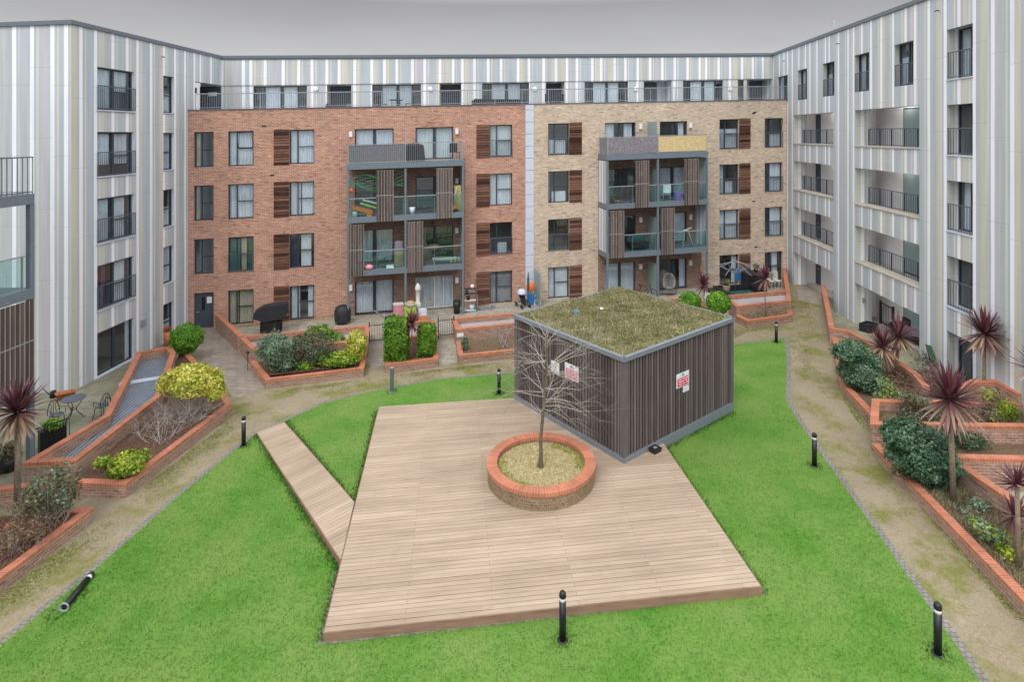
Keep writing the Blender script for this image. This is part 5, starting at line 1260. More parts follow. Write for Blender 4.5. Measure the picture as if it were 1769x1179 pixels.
for i in range(30):
    a = random.random() * 6.28; twigs(mb, b + Vector((random.uniform(-.8, .7), random.uniform(-.5, .6), -.03)), Vector((math.cos(a) * .6, math.sin(a) * .5, 1)).normalized(), random.uniform(.3, .5), .009, 2, .8, 0)
mb.build('bare_branches', M['twig'], t)
# shrubs of the long planter
b = B_(478, 640, .3); Y = b.y; g_ = 'mixed shrubs in the long planter'
shrub('silver_shrub', 'grey-green shrub at the left end of the long planter', [blob_at(476, 602, Y, 33, 27, .7), blob_at(488, 626, Y, 28, 16, .5)], M['leaf_silver'], .042, 7500, b, group=g_, shell=.55, lump=.35)
b = B_(545, 632, .3); Y = b.y
shrub('brown_shrub', 'brownish shrub in the middle of the long planter', [blob_at(545, 606, Y, 40, 30, .7), blob_at(520, 600, Y, 20, 22, .5)], M['leaf_brown'], .045, 4600, b, mat2=M['leaf_dark'], frac2=.35, group=g_, shell=.5)
b = B_(552, 600, .34); shrub('lime_shrub', 'fresh green shrub at the back of the long planter', [blob_at(552, 577, b.y, 26, 15, .5), blob_at(580, 588, b.y, 16, 12, .4)], M['leaf_lime'], .05, 2200, b, mat2=M['leaf_brown'], frac2=.3, group=g_)
b = B_(615, 625, .3); shrub('golden_shrub', 'bright yellow shrub at the right end of the long planter', [blob_at(616, 596, b.y, 17, 26, .5), blob_at(604, 618, b.y, 24, 13, .4)], M['leaf_yellow'], .055, 3000, b, mat2=M['leaf_yg'], frac2=.45, group=g_)
b = B_(570, 636, .3); shrub('low_golden_shrub', 'low yellow-green leaves along the front wall of the long planter', [blob_at(582, 621, b.y, 38, 12, .4), blob_at(527, 633, b.y, 18, 8, .3)], M['leaf_yg'], .05, 2600, b, mat2=M['leaf_hedge'], frac2=.5, group=g_)
b = B_(500, 588, TH - .3)
t = thing('bare_shrub', 'leafless reddish twigs behind the mixed shrubs, below the patio window', 'shrub', b); mb = MB()
for i in range(22): twigs(mb, b + Vector((random.uniform(-1.2, 2.4), random.uniform(-.2, .7), 0)), Vector((random.uniform(-.4, .4), random.uniform(-.3, .3), 1)).normalized(), random.uniform(.3, .5), .01, 2, .8, 0)
mb.build('twigs', M['leaf_rust'], t)
# right-hand shrubs
b = B_(1485, 672, .3); Y = b.y; g_ = 'evergreen shrubs right of the path'
shrub('evergreen_shrub', 'rounded grey-green evergreen shrub by the kink in the right-hand path', [blob_at(1487, 642, Y, 35, 38, .8), blob_at(1462, 610, Y, 22, 16, .5)], M['leaf_dark'], .045, 9500, b, mat2=M['leaf_silver'], frac2=.3, group=g_, shell=.62)
b = B_(1475, 612, .32); shrub('lime_shrub', 'pale green bush just behind the grey-green evergreen by the parapet', [blob_at(1478, 602, b.y, 28, 14, .6)], M['leaf_silver'], .05, 1500, b, mat2=M['leaf_lime'], frac2=.45, group=g_)
b = B_(1590, 832, .26); Y = b.y
shrub('evergreen_shrub', 'largest dark evergreen shrub, left of the tallest dracaena trunk', [blob_at(1592, 785, Y, 56, 48, .85), blob_at(1556, 752, Y, 30, 26, .5), blob_at(1618, 812, Y, 30, 26, .5)], M['leaf_dark'], .042, 15000, b, mat2=M['leaf_silver'], frac2=.16, group=g_, shell=.62)
def climber(lb, blobs, m1, m2, n, base, f2=.4): shrub('climber', lb, blobs, m1, .036, int(n * 1.3), base, mat2=m2, frac2=f2, shell=.3, group='climbing plants over the stepped planter', lump=.35)
b = B_(1540, 700, .5); climber('loose pale green climber over the left end of the cross wall, above the largest evergreen', [blob_at(1534, 690, b.y, 26, 28, .3), blob_at(1552, 722, b.y, 34, 20, .3), blob_at(1530, 668, b.y, 16, 14, .3)], M['leaf_silver'], M['leaf_yg'], 2400, b)
b = B_(1610, 722, .5); climber('brown and green climber behind the tallest dracaena', [blob_at(1604, 716, b.y, 54, 20, .4), blob_at(1580, 690, b.y, 26, 12, .4)], M['leaf_brown'], M['leaf_silver'], 3000, b)
b = B_(1740, 722, .5); climber('bright green leafy climber on the right, over the cross wall', [blob_at(1735, 708, b.y, 24, 17, .4)], M['leaf_lime'], M['leaf_yg'], 1300, b)
b = B_(1712, 730, .5); climber('thin mixed green climber trailing over the lower cross wall', [blob_at(1706, 720, b.y, 30, 22, .4), blob_at(1690, 742, b.y, 26, 12, .3), blob_at(1712, 686, b.y, 20, 16, .3)], M['leaf_brown'], M['leaf_yg'], 1300, b)
b = B_(1680, 775, .26); climber('dark leafy growth in the shade under the lower cross wall', [blob_at(1676, 762, b.y, 36, 16, .4), blob_at(1650, 752, b.y, 20, 16, .3)], M['leaf_dark'], M['leaf_brown'], 1300, b)
b = B_(1640, 662, .3); shrub('dried_fern', 'mass of rust-brown dried fern behind the tallest dracaena', [blob_at(1640, 668, b.y, 70, 16, 1.0), blob_at(1600, 655, b.y, 44, 16, .8)], M['leaf_rust'], .04, 3600, b, mat2=M['leaf_brown'], frac2=.3, shell=.2, cat='fern')
b = B_(1640, 630, .3); shrub('dried_fern', 'brown-green shrub behind the parapet, in front of the lowest right-hand window', [blob_at(1622, 627, b.y, 42, 16, .7), blob_at(1668, 640, b.y, 24, 16, .5)], M['leaf_brown'], .045, 2200, b, mat2=M['leaf_silver'], frac2=.3, shell=.3, cat='fern')
b = B_(1560, 660, .3); shrub('dried_fern', 'dry red-brown bracken round the foot of the twin dracaenas', [blob_at(1565, 662, b.y, 38, 22, .8), blob_at(1590, 690, b.y - 1, 30, 12, .5)], M['leaf_rust'], .04, 2200, b, mat2=M['leaf_brown'], frac2=.4, shell=.2, cat='fern')
b = B_(1720, 940, .26); shrub('low_bush', 'low patchy green bush beside the nearest stretch of orange coping', [blob_at(1712, 924, b.y, 26, 12, .3), blob_at(1690, 905, b.y, 18, 8, .3)], M['leaf_silver'], .04, 750, b, mat2=M['leaf_yg'], frac2=.35, shell=.3)
b = B_(1745, 965, .26); shrub('low_bush', 'small lime green bush at the foot of the nearest right-hand dracaena', [blob_at(1738, 955, b.y, 16, 12, .25)], M['leaf_yg'], .04, 420, b, mat2=M['leaf_lime'], frac2=.4, shell=.3)
# ground litter in beds: dry stems (uncountable)
def litter(name, label, poly, z, n, mat, hgt=.16, wid=.012, lean=1.6):
    P_ = scatter(poly, n); o = blades(name, P_, z, hgt, wid, M[mat], lean=lean); o['label'] = label; o['category'] = 'dry stems'; o['kind'] = 'stuff'
litter('dry_stems', 'dry straw-coloured stems covering the long bed along the right path', gp((1512, 770), (1770, 1026), (1769, 905), (1650, 815), (1640, 770), z=.26), .24, 15000, 'drystem', .14)
litter('dry_stems', 'dead brown stems in the bed behind the right-hand parapet', gp((1500, 605), (1590, 655), (1790, 684), (1800, 690), (1510, 686), (1452, 650), z=.3), .28, 12000, 'leaf_rust', .18)
litter('dry_stems', 'dry brown stems in the far right lower bed', gp((1274, 543), (1293, 553), (1367, 543), (1366, 532), z=.3), .31, 2600, 'drystem', .22)
litter('dry_stems', 'dry litter in the almost bare bed behind the shed', gp((793, 592), (796, 611), (1150, 576), (1200, 550), z=.3), .28, 6000, 'drystem', .1)
litter('dry_stems', 'dry grass over the nearest left bed', gp((-60, 1040), (5, 985), (148, 882), (60, 885), (-40, 905), z=.28), .27, 5000, 'leaf_rust', .16)
litter('dry_stems', 'dry leaves scattered in the left planter of the yellow-topped shrub', gp((140, 832), (214, 832), (392, 697), (380, 680), (300, 640), z=.33), .32, 5000, 'leaf_rust', .05)
litter('dry_stems', 'dry stems between the two cross walls', gp((1512, 694), (1800, 700), (1800, 734), (1512, 730), z=.5), .48, 4000, 'drystem', .15)
litter('fallen_leaves', 'tiny pale scraps and fallen leaves scattered thinly over the lawn', LAWN, .035, 420, 'leaf_yg', .012, .035, 3)
litter('dry_stems', 'low green weeds among the dry stems of the long right-hand bed', gp((1560, 820), (1770, 1020), (1769, 905), (1655, 830), z=.26), .25, 5000, 'leaf_brown', .12)
b = B_(1600, 690, .3); shrub('dried_fern', 'rusty fern fronds hanging over the upper cross wall behind the tallest dracaena', [blob_at(1600, 684, b.y, 40, 10, .5), blob_at(1665, 684, b.y, 46, 10, .5)], M['leaf_rust'], .038, 2400, b, mat2=M['leaf_brown'], frac2=.35, shell=.2, cat='fern')
b = B_(1690, 880, .26); shrub('low_bush', 'sparse grey-green weeds right of the tallest dracaena trunk', [blob_at(1690, 872, b.y, 22, 12, .3), blob_at(1660, 880, b.y, 16, 9, .25)], M['leaf_brown'], .035, 700, b, mat2=M['leaf_silver'], frac2=.4, shell=.2)
# dracaenas
def dracaena(label, base, hx, hy_, Y, rpx, dead='cord_dead', n_up=75, n_dn=45, trunk_r=.06, group='spiky dracaenas', heads=None, rred='cord_red', trunk=True):
    t = thing('dracaena', label, 'dracaena', base, group)
    hs2 = heads or [(hx, hy_, Y, rpx)]; mt = MB()
    for (ax, ay, AY, ar) in hs2:
        x = (ax - CX) * AY / F; hd = W(x, AY, H - (ay - hy(ax)) * AY / F); L = ar * AY / F
        b0 = Vector(base); mid = b0.lerp(hd, .5) + Vector((random.uniform(-.03, .03), 0, 0)); mt.tube([b0 - Vector((0, 0, .05)), mid, hd - Vector((0, 0, .05))], [trunk_r, trunk_r * .85, trunk_r * .8], 8)
        for part, n, lo, hi_, mat in (('leaf_crown', n_up, .0, 1.45, rred), ('drooping_leaves', n_dn, -1.2, -.15, dead)):
            mb = MB()
            for i in range(n):
                el = random.uniform(lo, hi_); az = i * 2.39996 + random.uniform(-.2, .2); l = L * random.uniform(.75, 1.12) * (1 if part == 'leaf_crown' else .95); w = L * .036 * random.uniform(.8, 1.2) + .009
                d = Vector((math.cos(az) * math.cos(el), math.sin(az) * math.cos(el), math.sin(el))); side = Vector((-math.sin(az), math.cos(az), 0)); p = hd + d * .03; pts = [p.copy()]
                drp = (.10 if part == 'leaf_crown' else .28) * random.uniform(.3, 1.4) * (1.2 - abs(math.sin(el)))
                for k in range(4): d = (d + Vector((0, 0, -drp * .5))).normalized(); p = p + d * l / 4; pts.append(p.copy())
                wd_ = [w * .6, w, w * .9, w * .55, .001]; tn = min(1, max(0, random.gauss(.45, .25)))
                for k in range(4): mb.face([pts[k] - side * wd_[k], pts[k] + side * wd_[k], pts[k + 1] + side * wd_[k + 1], pts[k + 1] - side * wd_[k + 1]], tone=tn)
            mb.build(part, M[mat], t)
    mt.build('trunk', M['bark'], t); return t
b = B_(1647, 868, .26); dracaena('tallest dark red dracaena on a bare trunk in the middle of the right-hand planting', b, 1641, 692, b.y, 63, dead='cord_pink', n_up=110, n_dn=60, trunk_r=.075)
dracaena('dracaena in front of the striped wall, its trunk rising behind the right-hand cross wall', B_(1699, 700, .3), 1701, 577, B_(1699, 700, .3).y, 46, dead='cord_pink', n_up=120, n_dn=85, rred='cord_red', trunk_r=.06)
b = B_(1549, 650, .3); dracaena('two-headed dark red dracaena by the lowest access gallery', b, 0, 0, 0, 0, heads=[(1524, 600, b.y - .2, 38), (1552, 582, b.y + .1, 38)], n_up=75, n_dn=50, trunk_r=.07)
b = B_(1760, 985, .26); dracaena('small dark dracaena nearest the viewer, at the right edge', b, 1757, 838, b.y, 37, n_up=60, n_dn=0, trunk_r=.055)
b = B_(1764, 972, .26); dracaena('low red dracaena rosette growing from the foot of the wall at the right edge', b, 1752, 893, b.y + .05, 38, n_up=40, n_dn=14, dead='cord_red', trunk_r=.03)
b = B_(1792, 782, .3); dracaena('dracaena mostly cut off by the right edge beyond the cross wall', b, 1790, 640, b.y, 44, n_up=60, n_dn=20, trunk_r=.06)
b = B_(30, 862, .3); dracaena('plum-coloured dracaena with a skirt of tan dead leaves at the left edge', b, 30, 712, b.y, 58, n_up=105, n_dn=80, trunk_r=.085)
b = B_(1215, 545, .3); dracaena('small dark red dracaena between the two clipped balls behind the shed', b, 1215, 493, b.y + .6, 23, n_up=60, n_dn=25, dead='cord_red', trunk_r=.05)
b = B_(1323, 548, .33); dracaena('slim dark red dracaena in front of the black hot tub', b, 1322, 481, b.y, 25, n_up=60, n_dn=30, trunk_r=.03, dead='cord_pink')
b = B_(711, 620, .32); dracaena('thin dark red dracaena between the twin clipped hedges', b, 712, 560, b.y, 26, n_up=55, n_dn=14, trunk_r=.03, dead='cord_red')
b = B_(1440, 516, .05); dracaena('small dark spiky plant against the striped wall behind the parapet', b, 1445, 512, b.y, 12, n_up=30, n_dn=0, trunk_r=.03)
# bare branches behind the notice, small clump
b = B_(868, 600, .3); t = thing('bare_shrub', 'pale bare crooked shrub left of the shed, beside the small white notice', 'shrub', b); mb = MB()
for i in range(5): twigs(mb, b + Vector((random.uniform(-.15, .25), 0, 0)), Vector((random.uniform(-.6, .6), random.uniform(-.3, .3), 1)).normalized(), .62, .028, 4, .75, 0)
mb.build('twigs', M['twig_pale'], t)
b = B_(802, 606, .3); shrub('leafy_clump', 'small pale green tuft in the bare bed under the white notice', [blob_at(803, 593, b.y, 7, 11, .2)], M['leaf_silver'], .05, 300, b, stem=False)
# the bare tree
tb = Vector(W(xc - .02, yc - .15, .55)); tr = thing('bare_tree', 'slender leafless tree growing in the round planter on the deck', 'tree', tb)
Yt = tb.y
def tp(px, py, dy=0): 
    YY = Yt + dy; x = (px - CX) * YY / F; return W(x, YY, H - (py - hy(px)) * YY / F)
mb = MB(); tk = [tb - Vector((0, 0, .05)), tp(934, 760), tp(938, 715), tp(941, 690), tp(944, 640), tp(943, 600), tp(946, 570)]
mb.tube([tb - Vector((0, 0, .05)), tb + Vector((0, 0, .12)), tb + Vector((.01, 0, .3))] + tk[1:], [.11, .08, .058, .050, .048, .045, .036, .024, .010], 9); M['tree_bark'] = plain('mossy_tree_bark', (.13, .11, .07), .95, var=.5, scale=10); mb.build('trunk', M['tree_bark'], tr)
mb = MB()
fork = [(tk[3], 14, .016, 1.05), (tk[2], 7, .012, .8), (tk[4], 12, .015, 1.1), (tk[5], 10, .012, .95)]
for o_, n_, r0, l0 in fork:
    for i in range(n_):
        a = i * 2.4 + random.random(); el = random.uniform(.0, .75) if o_ is not tk[5] else random.uniform(.3, 1.2)
        d = Vector((math.cos(a) * math.cos(el), math.sin(a) * math.cos(el), math.sin(el))); st = o_ + Vector((0, 0, random.uniform(-.25, .35)))
        st.x = o_.x + (st.z - o_.z) * .02
        twigs(mb, st, d, l0 * random.uniform(.75, 1.1), r0, 3, .66, .085, 2)
M['tree_twig'] = plain('tree_twig', (.36, .32, .28), .9, var=.35, scale=5); mb.build('branches', M['tree_twig'], tr)
# ------------------------------------------------------------------ bollards
def bollard():
    t = thing('bollard_light', '', 'bollard', (0, 0, 0), 'bollard lights round the lawn')
    mb = MB(); mb.lathe((0, 0, 0), [(0, -.02), (.068, -.02), (.068, .78), (0, .78)], 20); mb.build('post', M['bollard'], t)
    mb = MB(); mb.lathe((0, 0, 0), [(.0, .78), (.06, .78), (.06, .86), (0, .86)], 20); mb.build('light_band', M['lens'], t)
    mb = MB(); mb.lathe((0, 0, 0), [(0, .86), (.07, .86), (.072, .90), (.062, .945), (.035, .975), (0, .985)], 20); mb.build('cap', M['bollard'], t)
    mb = MB(); mb.lathe((0, 0, 0), [(.069, -.02), (.11, -.02), (.11, .008), (.075, .022), (.069, .022)], 20); mb.build('base_ring', M['bollard'], t)
    return t
b0 = bollard(); blist = [((972, 1108), 'bollard light standing on the grass directly in front of the deck'), ((1620, 1132), 'bollard light at the near right corner of the lawn, closest to the right-hand path'),
    ((1407, 806), 'bollard light halfway along the right edge of the lawn'), ((1341, 592), 'bollard light at the far right corner of the lawn behind the shed'),
    ((862, 681), 'bollard light on the grass just left of the shed'), ((421, 771), 'bollard light at the top of the boarded ramp')]
for i, (p, lb) in enumerate(blist):
    t = b0
    if i:
        t = b0.copy(); COL.objects.link(t)
        for c in list(b0.children): q = c.copy(); COL.objects.link(q); q.parent = t
    g = G(*p); t.location = W(g[0], g[1], .01); t['label'] = lb
t = b0.copy(); COL.objects.link(t); t['label'] = 'knocked-over bollard light lying on the near left grass with its open base showing'
for c in list(b0.children):
    if c.name.startswith('base_ring'): continue
    q = c.copy(); COL.objects.link(q); q.parent = t
ga, gb = G(112, 1050, .07), G(157, 996, .07); va, vb = W(*ga, .085), W(*gb, .085); dirb = (vb - va).normalized()
t.location = va; t.rotation_euler = dirb.to_track_quat('Z', 'X').to_euler()
mb = MB(); mb.lathe((0, 0, 0), [(.069, -.0), (.105, -.02), (.115, -.05), (.10, -.055), (.06, -.02)], 16); o = mb.build('base_ring', M['galv'], t)
mb = MB(); mb.lathe((0, 0, -.022), [(0, 0), (.062, 0)], 16); mb.build('socket', M['dark_back'], t)
g = G(677, 678); p = W(g[0], g[1], .01); t = thing('lamp_post', 'thin capless grey post on the grass below the twin clipped hedges', 'post', p)
mb = MB(); mb.box(p.x - .065, p.x + .065, p.y - .065, p.y + .065, p.z, p.z + .95); mb.build('post', M['rail'], t)
mb = MB(); mb.box(p.x - .10, p.x + .10, p.y - .10, p.y + .10, p.z - .005, p.z + .02); mb.build('base_plate', M['galv'], t)
mb = MB(); mb.box(p.x - .07, p.x + .07, p.y - .07, p.y + .07, p.z + .951, p.z + .97); mb.build('top_plate', M['galv'], t)
#@@PART5
# ------------------------------------------------------------------ things on the patios and balconies
def XF(p, yaw=0): return Matrix.Translation(Vector(p)) @ Matrix.Rotation(yaw, 4, 'Z')
def tubes(mb, A, segs, r, n=6):
    for s in segs: mb.tube([A @ Vector(q) for q in s], r, n)
yB = math.atan2(FB.T.y, FB.T.x)
def onB(px, n, z): q = FB.P(FB.u(px, n), z, n); return q
def cloth_box(mb, A, w, d, z0, z1, flare=.06, sag=.05, nx=10, tone=None):     # a draped cover: rounded box with folds
    def pt(i, j):
        a = 2 * math.pi * i / (nx * 4); c, s = math.cos(a), math.sin(a); m = max(abs(c), abs(s)) ** .8; f = j / 5
        fold = 1 + .045 * math.sin(i * 1.9) * f; r = (1 - .0 * f) * fold * (1 + flare * f)
        return A @ Vector((c / m * w / 2 * r, s / m * d / 2 * r, z1 - (z1 - z0) * f + .02 * math.sin(i * 1.3) * (1 if j in (0, 5) else 0)))
    n = nx * 4
    for i in range(n):
        for j in range(5): mb.face([pt(i, j + 1), pt(i + 1, j + 1), pt(i + 1, j), pt(i, j)], smooth=True)
        mb.face([pt(i, 0), pt(i + 1, 0), A @ Vector((0, 0, z1 + sag))], smooth=False)
# covered barbecue
p = B_(468, 574, 0.01); A = XF(p, yB + .1); t = thing('covered_barbecue', 'barbecue trolley under a black fabric cover in front of the patio windows', 'barbecue', p)
mb = MB(); 
prof = [(-.85, .85), (-.78, 1.15), (-.35, 1.42), (.55, 1.5), (.82, 1.5), (.85, 1.0), (.6, .72), (-.3, .62)]
for s_ in (-1, 1): 
    ring = [A @ Vector((x, s_ * .3, z)) for x, z in prof]; mb.face(ring if s_ < 0 else ring[::-1])
for i in range(len(prof)):
    a, b = prof[i], prof[(i + 1) % len(prof)]; mb.face([A @ Vector((a[0], -.3, a[1])), A @ Vector((a[0], .3, a[1])), A @ Vector((b[0], .3, b[1])), A @ Vector((b[0], -.3, b[1]))])
mb.build('cover', M['black_cloth'], t)
for x in (-.45, .5):
    for y in (-.22, .22): mb = MB(); mb.box(x - .03, x + .03, y - .03, y + .03, 0, .75, A); mb.build('leg', M['black'], t)
mb = MB(); mb.box(-.5, .55, -.25, .25, .12, .6, A); mb.build('cabinet', M['dark_back'], t)
p = B_(592, 559, 0.01); t = thing('covered_kettle_grill', 'round kettle grill under a black cover behind the left balcony post', 'barbecue', p); mb = MB()
mb.lathe(p, [(.42, .12), (.45, .5), (.44, .72), (.34, .92), (.18, 1.0), (0, 1.02)], 18); mb.build('cover', M['black_cloth'], t)
for a in (0, 2.1, 4.2): mb = MB(); mb.tube([p + Vector((.32 * math.cos(a), .32 * math.sin(a), 0)), p + Vector((.28 * math.cos(a), .28 * math.sin(a), .3))], .02, 5); mb.build('leg', M['black'], t)
# gates
def gate(px0, py0, px1, py1, lb, knob):
    a, b = G(px0, py0), G(px1, py1); f = Frame(a, b); t = thing('iron_gate', lb, 'gate', W(*a, 0), 'iron gates between the planters')
    mb = MB(); k = int(f.L / .11)
    for i in range(1, k): u = f.L * i / k; mb.fbox(f, u - .007, u + .007, .08, .98, -.007, .007)
    mb.build('bars', M['black'], t)
    for z_ in (.12, .86): mb = MB(); mb.fbox(f, 0, f.L, z_, z_ + .03, -.012, .012); mb.build('rail', M['black'], t)
    for u in (0, f.L): mb = MB(); mb.fbox(f, u - .025, u + .025, 0, 1.05, -.025, .025); mb.build('post', M['black'], t)
    mb = MB(); mb.fbox(f, f.L * knob - .05, f.L * knob + .05, .72, .76, -.04, .04); mb.build('latch', M['black'], t)
gate(638, 594, 665, 591, 'black iron gate between the long planter and the twin hedges', .9)
gate(757, 585, 784, 582, 'black iron gate right of the twin hedges', .93)
# patio clutter left bay
p = onB(677, .9, .01); A = XF(p, yB); t = thing('toy_slide', 'red plastic child seat standing by the patio doors', 'toy', p, 'patio clutter')
t.name = 'plastic_seat'; mb = MB(); mb.box(-.28, .28, -.25, .25, .35, .5, A); mb.build('seat', M['red_pl'], t); mb = MB(); mb.box(-.28, -.1, -.25, .25, .5, 1.15, A); mb.build('backrest', M['red_pl'], t)
mb = MB(); mb.box(-.25, .25, -.2, .2, 0, .35, A); mb.build('base', M['orange'], t)
p = onB(688, 1.3, .01); A = XF(p, yB + .2); t = thing('storage_box', 'pink plastic box on the patio beside the red child seat', 'box', p); mb = MB(); mb.box(-.25, .25, -.2, .2, .0, .8, A); mb.build('tub', M['pink_pl'], t)
mb = MB(); mb.box(-.28, .28, -.22, .22, .8, .86, A); mb.build('lid', M['cream_pl'], t)
p = onB(678, 2.3, .01); A = XF(p, yB + .4); t = thing('lawnmower', 'dark lawnmower with its long handle leaning back behind the wider hedge', 'lawnmower', p)
mb = MB(); mb.box(-.3, .3, -.22, .22, .12, .3, A); mb.box(-.16, .2, -.16, .16, .3, .5, A); mb.build('deck', M['black_cloth'], t)
mb = MB(); tubes(mb, A, [((-.25, -.2, .3), (-1.0, -.2, .95), (-1.05, .2, .95), (-.25, .2, .3))], .018); mb.build('handle', M['galv'], t)
for x in (-.28, .28):
    for y in (-.25, .25): mb = MB(); mb.tube([A @ Vector((x, y - .03, .11)), A @ Vector((x, y + .03, .11))], .11, 12); mb.build('wheel', M['black'], t)
p = onB(695, 2.1, .01); A = XF(p, yB); t = thing('bicycle_trailer', 'dark heap of covered garden gear beside the lawnmower', 'garden gear', p); t.name = 'garden_gear'
mb = MB(); cloth_box(mb, A, .6, .5, 0, .95, .15, .12); mb.build('cover', M['teal'], t)
p = onB(708, 2.2, .01); A = XF(p, yB + .15); t = thing('garden_bag', 'lime green garden waste bag behind the twin hedges', 'bag', p); mb = MB(); cloth_box(mb, A, .6, .5, 0, .85, .08, .02); mb.build('bag', M['lime_pl'], t)
mb = MB(); tubes(mb, A, [((-.25, 0, .84), (-.1, 0, 1.0), (.1, 0, 1.0), (.25, 0, .84))], .02); mb.build('handle', M['green_pl'], t)
p = onB(709, 2.2, 1.0) ; p = p; t = thing('basin', 'pale basin balanced on top of the lime green garden bag', 'basin', p - Vector((0, 0, .1))); mb = MB(); q = p - Vector((0, 0, .1)); mb.lathe(q, [(.0, 0), (.22, 0), (.30, .16), (.31, .2), (.27, .18), (.2, .04), (0, .04)], 18); mb.build('bowl', M['cream_pl'], t)
mb = MB(); mb.lathe(q, [(.2, .1), (.24, .24), (.12, .3), (0, .3)], 14); mb.build('contents', M['card'], t)
p = onB(722, 1.75, .01); t = thing('closed_parasol', 'closed white parasol standing in front of the sliding patio door', 'parasol', p)
mb = MB(); mb.tube([p, p + Vector((0, 0, 2.0))], .022, 8); mb.build('pole', M['galv'], t)
mb = MB(); mb.lathe(p, [(.10, .55), (.17, .62), (.19, .9), (.10, 1.05), (.12, 1.3), (.11, 1.6), (.17, 1.66), (.17, 1.74), (.09, 1.95), (.02, 2.02)], 10); mb.build('canopy', M['cream_pl'], t)
mb = MB(); mb.lathe(p, [(.25, 0), (.25, .08), (.05, .12)], 14); mb.build('base', M['concrete'], t)
p = onB(730, 2.3, .01); A = XF(p, yB); t = thing('flower_box', 'terracotta-coloured box with a pale crate on top beside the parasol', 'box', p)
mb = MB(); mb.box(-.25, .25, -.2, .2, 0, .42, A); mb.build('lower_box', M['terracotta'], t); mb = MB(); mb.box(-.22, .22, -.17, .17, .42, .72, A); mb.build('crate', M['panel'], t)
p = onB(741, 1.0, .01); A = XF(p, yB); t = thing('clothes_airer', 'small yellow-framed airer in front of the white sliding patio door', 'airer', p); mb = MB()
tubes(mb, A, [((-.2, 0, 0), (-.2, 0, 1.0), (.2, 0, 1.0), (.2, 0, 0)), ((-.2, 0, .7), (.2, 0, .7)), ((-.2, 0, .4), (.2, 0, .4))], .016); mb.build('frame', M['yellow_pl'], t)
p = B_(663, 592, .01) + Vector((-.0, .9, 0)); A = XF(p, .2); t = thing('pushchair', 'dark folded pushchair standing behind the left iron gate', 'pushchair', p)
mb = MB(); mb.box(-.16, .16, -.25, .2, .35, .95, A); mb.build('seat', M['black_cloth'], t); mb = MB(); tubes(mb, A, [((-.18, -.2, .0), (-.18, .1, .6), (-.18, .3, 1.1), (.18, .3, 1.1), (.18, .1, .6), (.18, -.2, 0))], .02); mb.build('frame', M['galv'], t)
for x in (-.2, .2): mb = MB(); mb.tube([A @ Vector((x - .02, -.22, .1)), A @ Vector((x + .02, -.22, .1))], .1, 12); mb.build('wheel', M['black'], t)
p = onB(789, 1.2, .01); t = thing('dark_urn', 'tall black pot with a small plant beside the right balcony post', 'pot', p); mb = MB(); mb.lathe(p, [(0, 0), (.16, 0), (.2, .4), (.22, .7), (.18, .7), (.17, .6), (0, .6)], 16); mb.build('pot', M['black'], t)
mb = MB(); 
for i in range(30): a = random.random() * 6.28; q = p + Vector((0, 0, .62)); e_ = q + Vector((.18 * math.cos(a), .18 * math.sin(a), random.uniform(.1, .3))); mb.face([q, e_ + Vector((.02, 0, 0)), e_ + Vector((0, .02, .03))])
mb.build('foliage', M['leaf_dark'], t)
# shelf unit
p = onB(812, 1.0, .01); A = XF(p, yB); t = thing('shelf_unit', 'open dark shelf unit of garden odds and ends against the red brick wall', 'shelf', p)
mb = MB()
for x in (-.36, .36):
    for y in (-.16, .16): mb.box(x - .02, x + .02, y - .02, y + .02, 0, 1.3, A)
mb.build('frame', M['rail'], t)
for z in (.05, .62, 1.0, 1.28): mb = MB(); mb.box(-.335, .335, -.135, .135, z, z + .03, A); mb.build('shelf', M['frame'] if z > .7 else M['white'], t)
for nm, lb, x, z, r, mt_ in (('plant_pot', 'dark teal pot on the upper shelf of the shelf unit', -.18, 1.03, .1, 'teal'), ('ball', 'white ball on top of the shelf unit', .12, 1.31, .12, 'white'), ('plant_pot', 'pale blue pot on the lowest shelf of the shelf unit', .1, .08, .15, 'panel'), ('plant_pot', 'green pot at the right end of the lowest shelf of the shelf unit', .28, .08, .09, 'green_pl'), ('plant_pot', 'dark pot on the middle shelf of the shelf unit', -.1, .65, .12, 'black')):
    q = A @ Vector((x, 0, z)); mb = MB()
    if nm == 'ball': mb.lathe(q, [(r * math.sin(i * math.pi / 8), r - r * math.cos(i * math.pi / 8)) for i in range(9)], 14)
    else: mb.lathe(q, [(0, 0), (r * .7, 0), (r, r * 1.8), (r * .85, r * 1.8), (r * .8, r * 1.5), (0, r * 1.5)], 14)
    tag(mb.build(nm, M[mt_], org=q), lb, 'ball' if nm == 'ball' else 'pot')
p = onB(836, .9, .01); t = thing('clutter_heap', 'low heap of tools and cloth on the ground under the lowest right-hand red-brick shutter', 'garden gear', p); mb = MB(); A = XF(p, yB)
for i in range(9): x = random.uniform(-.5, .6); mb.box(x - .1, x + .1, -.1, .1, 0, random.uniform(.06, .2), A @ Matrix.Rotation(random.uniform(-.4, .4), 4, 'Z'))
mb.build('heap', M['wicker'], t); mb = MB(); mb.tube([A @ Vector((-.35, 0, 0)), A @ Vector((-.38, .1, .85))], .02, 6); mb.build('pole', M['pink_pl'], t)
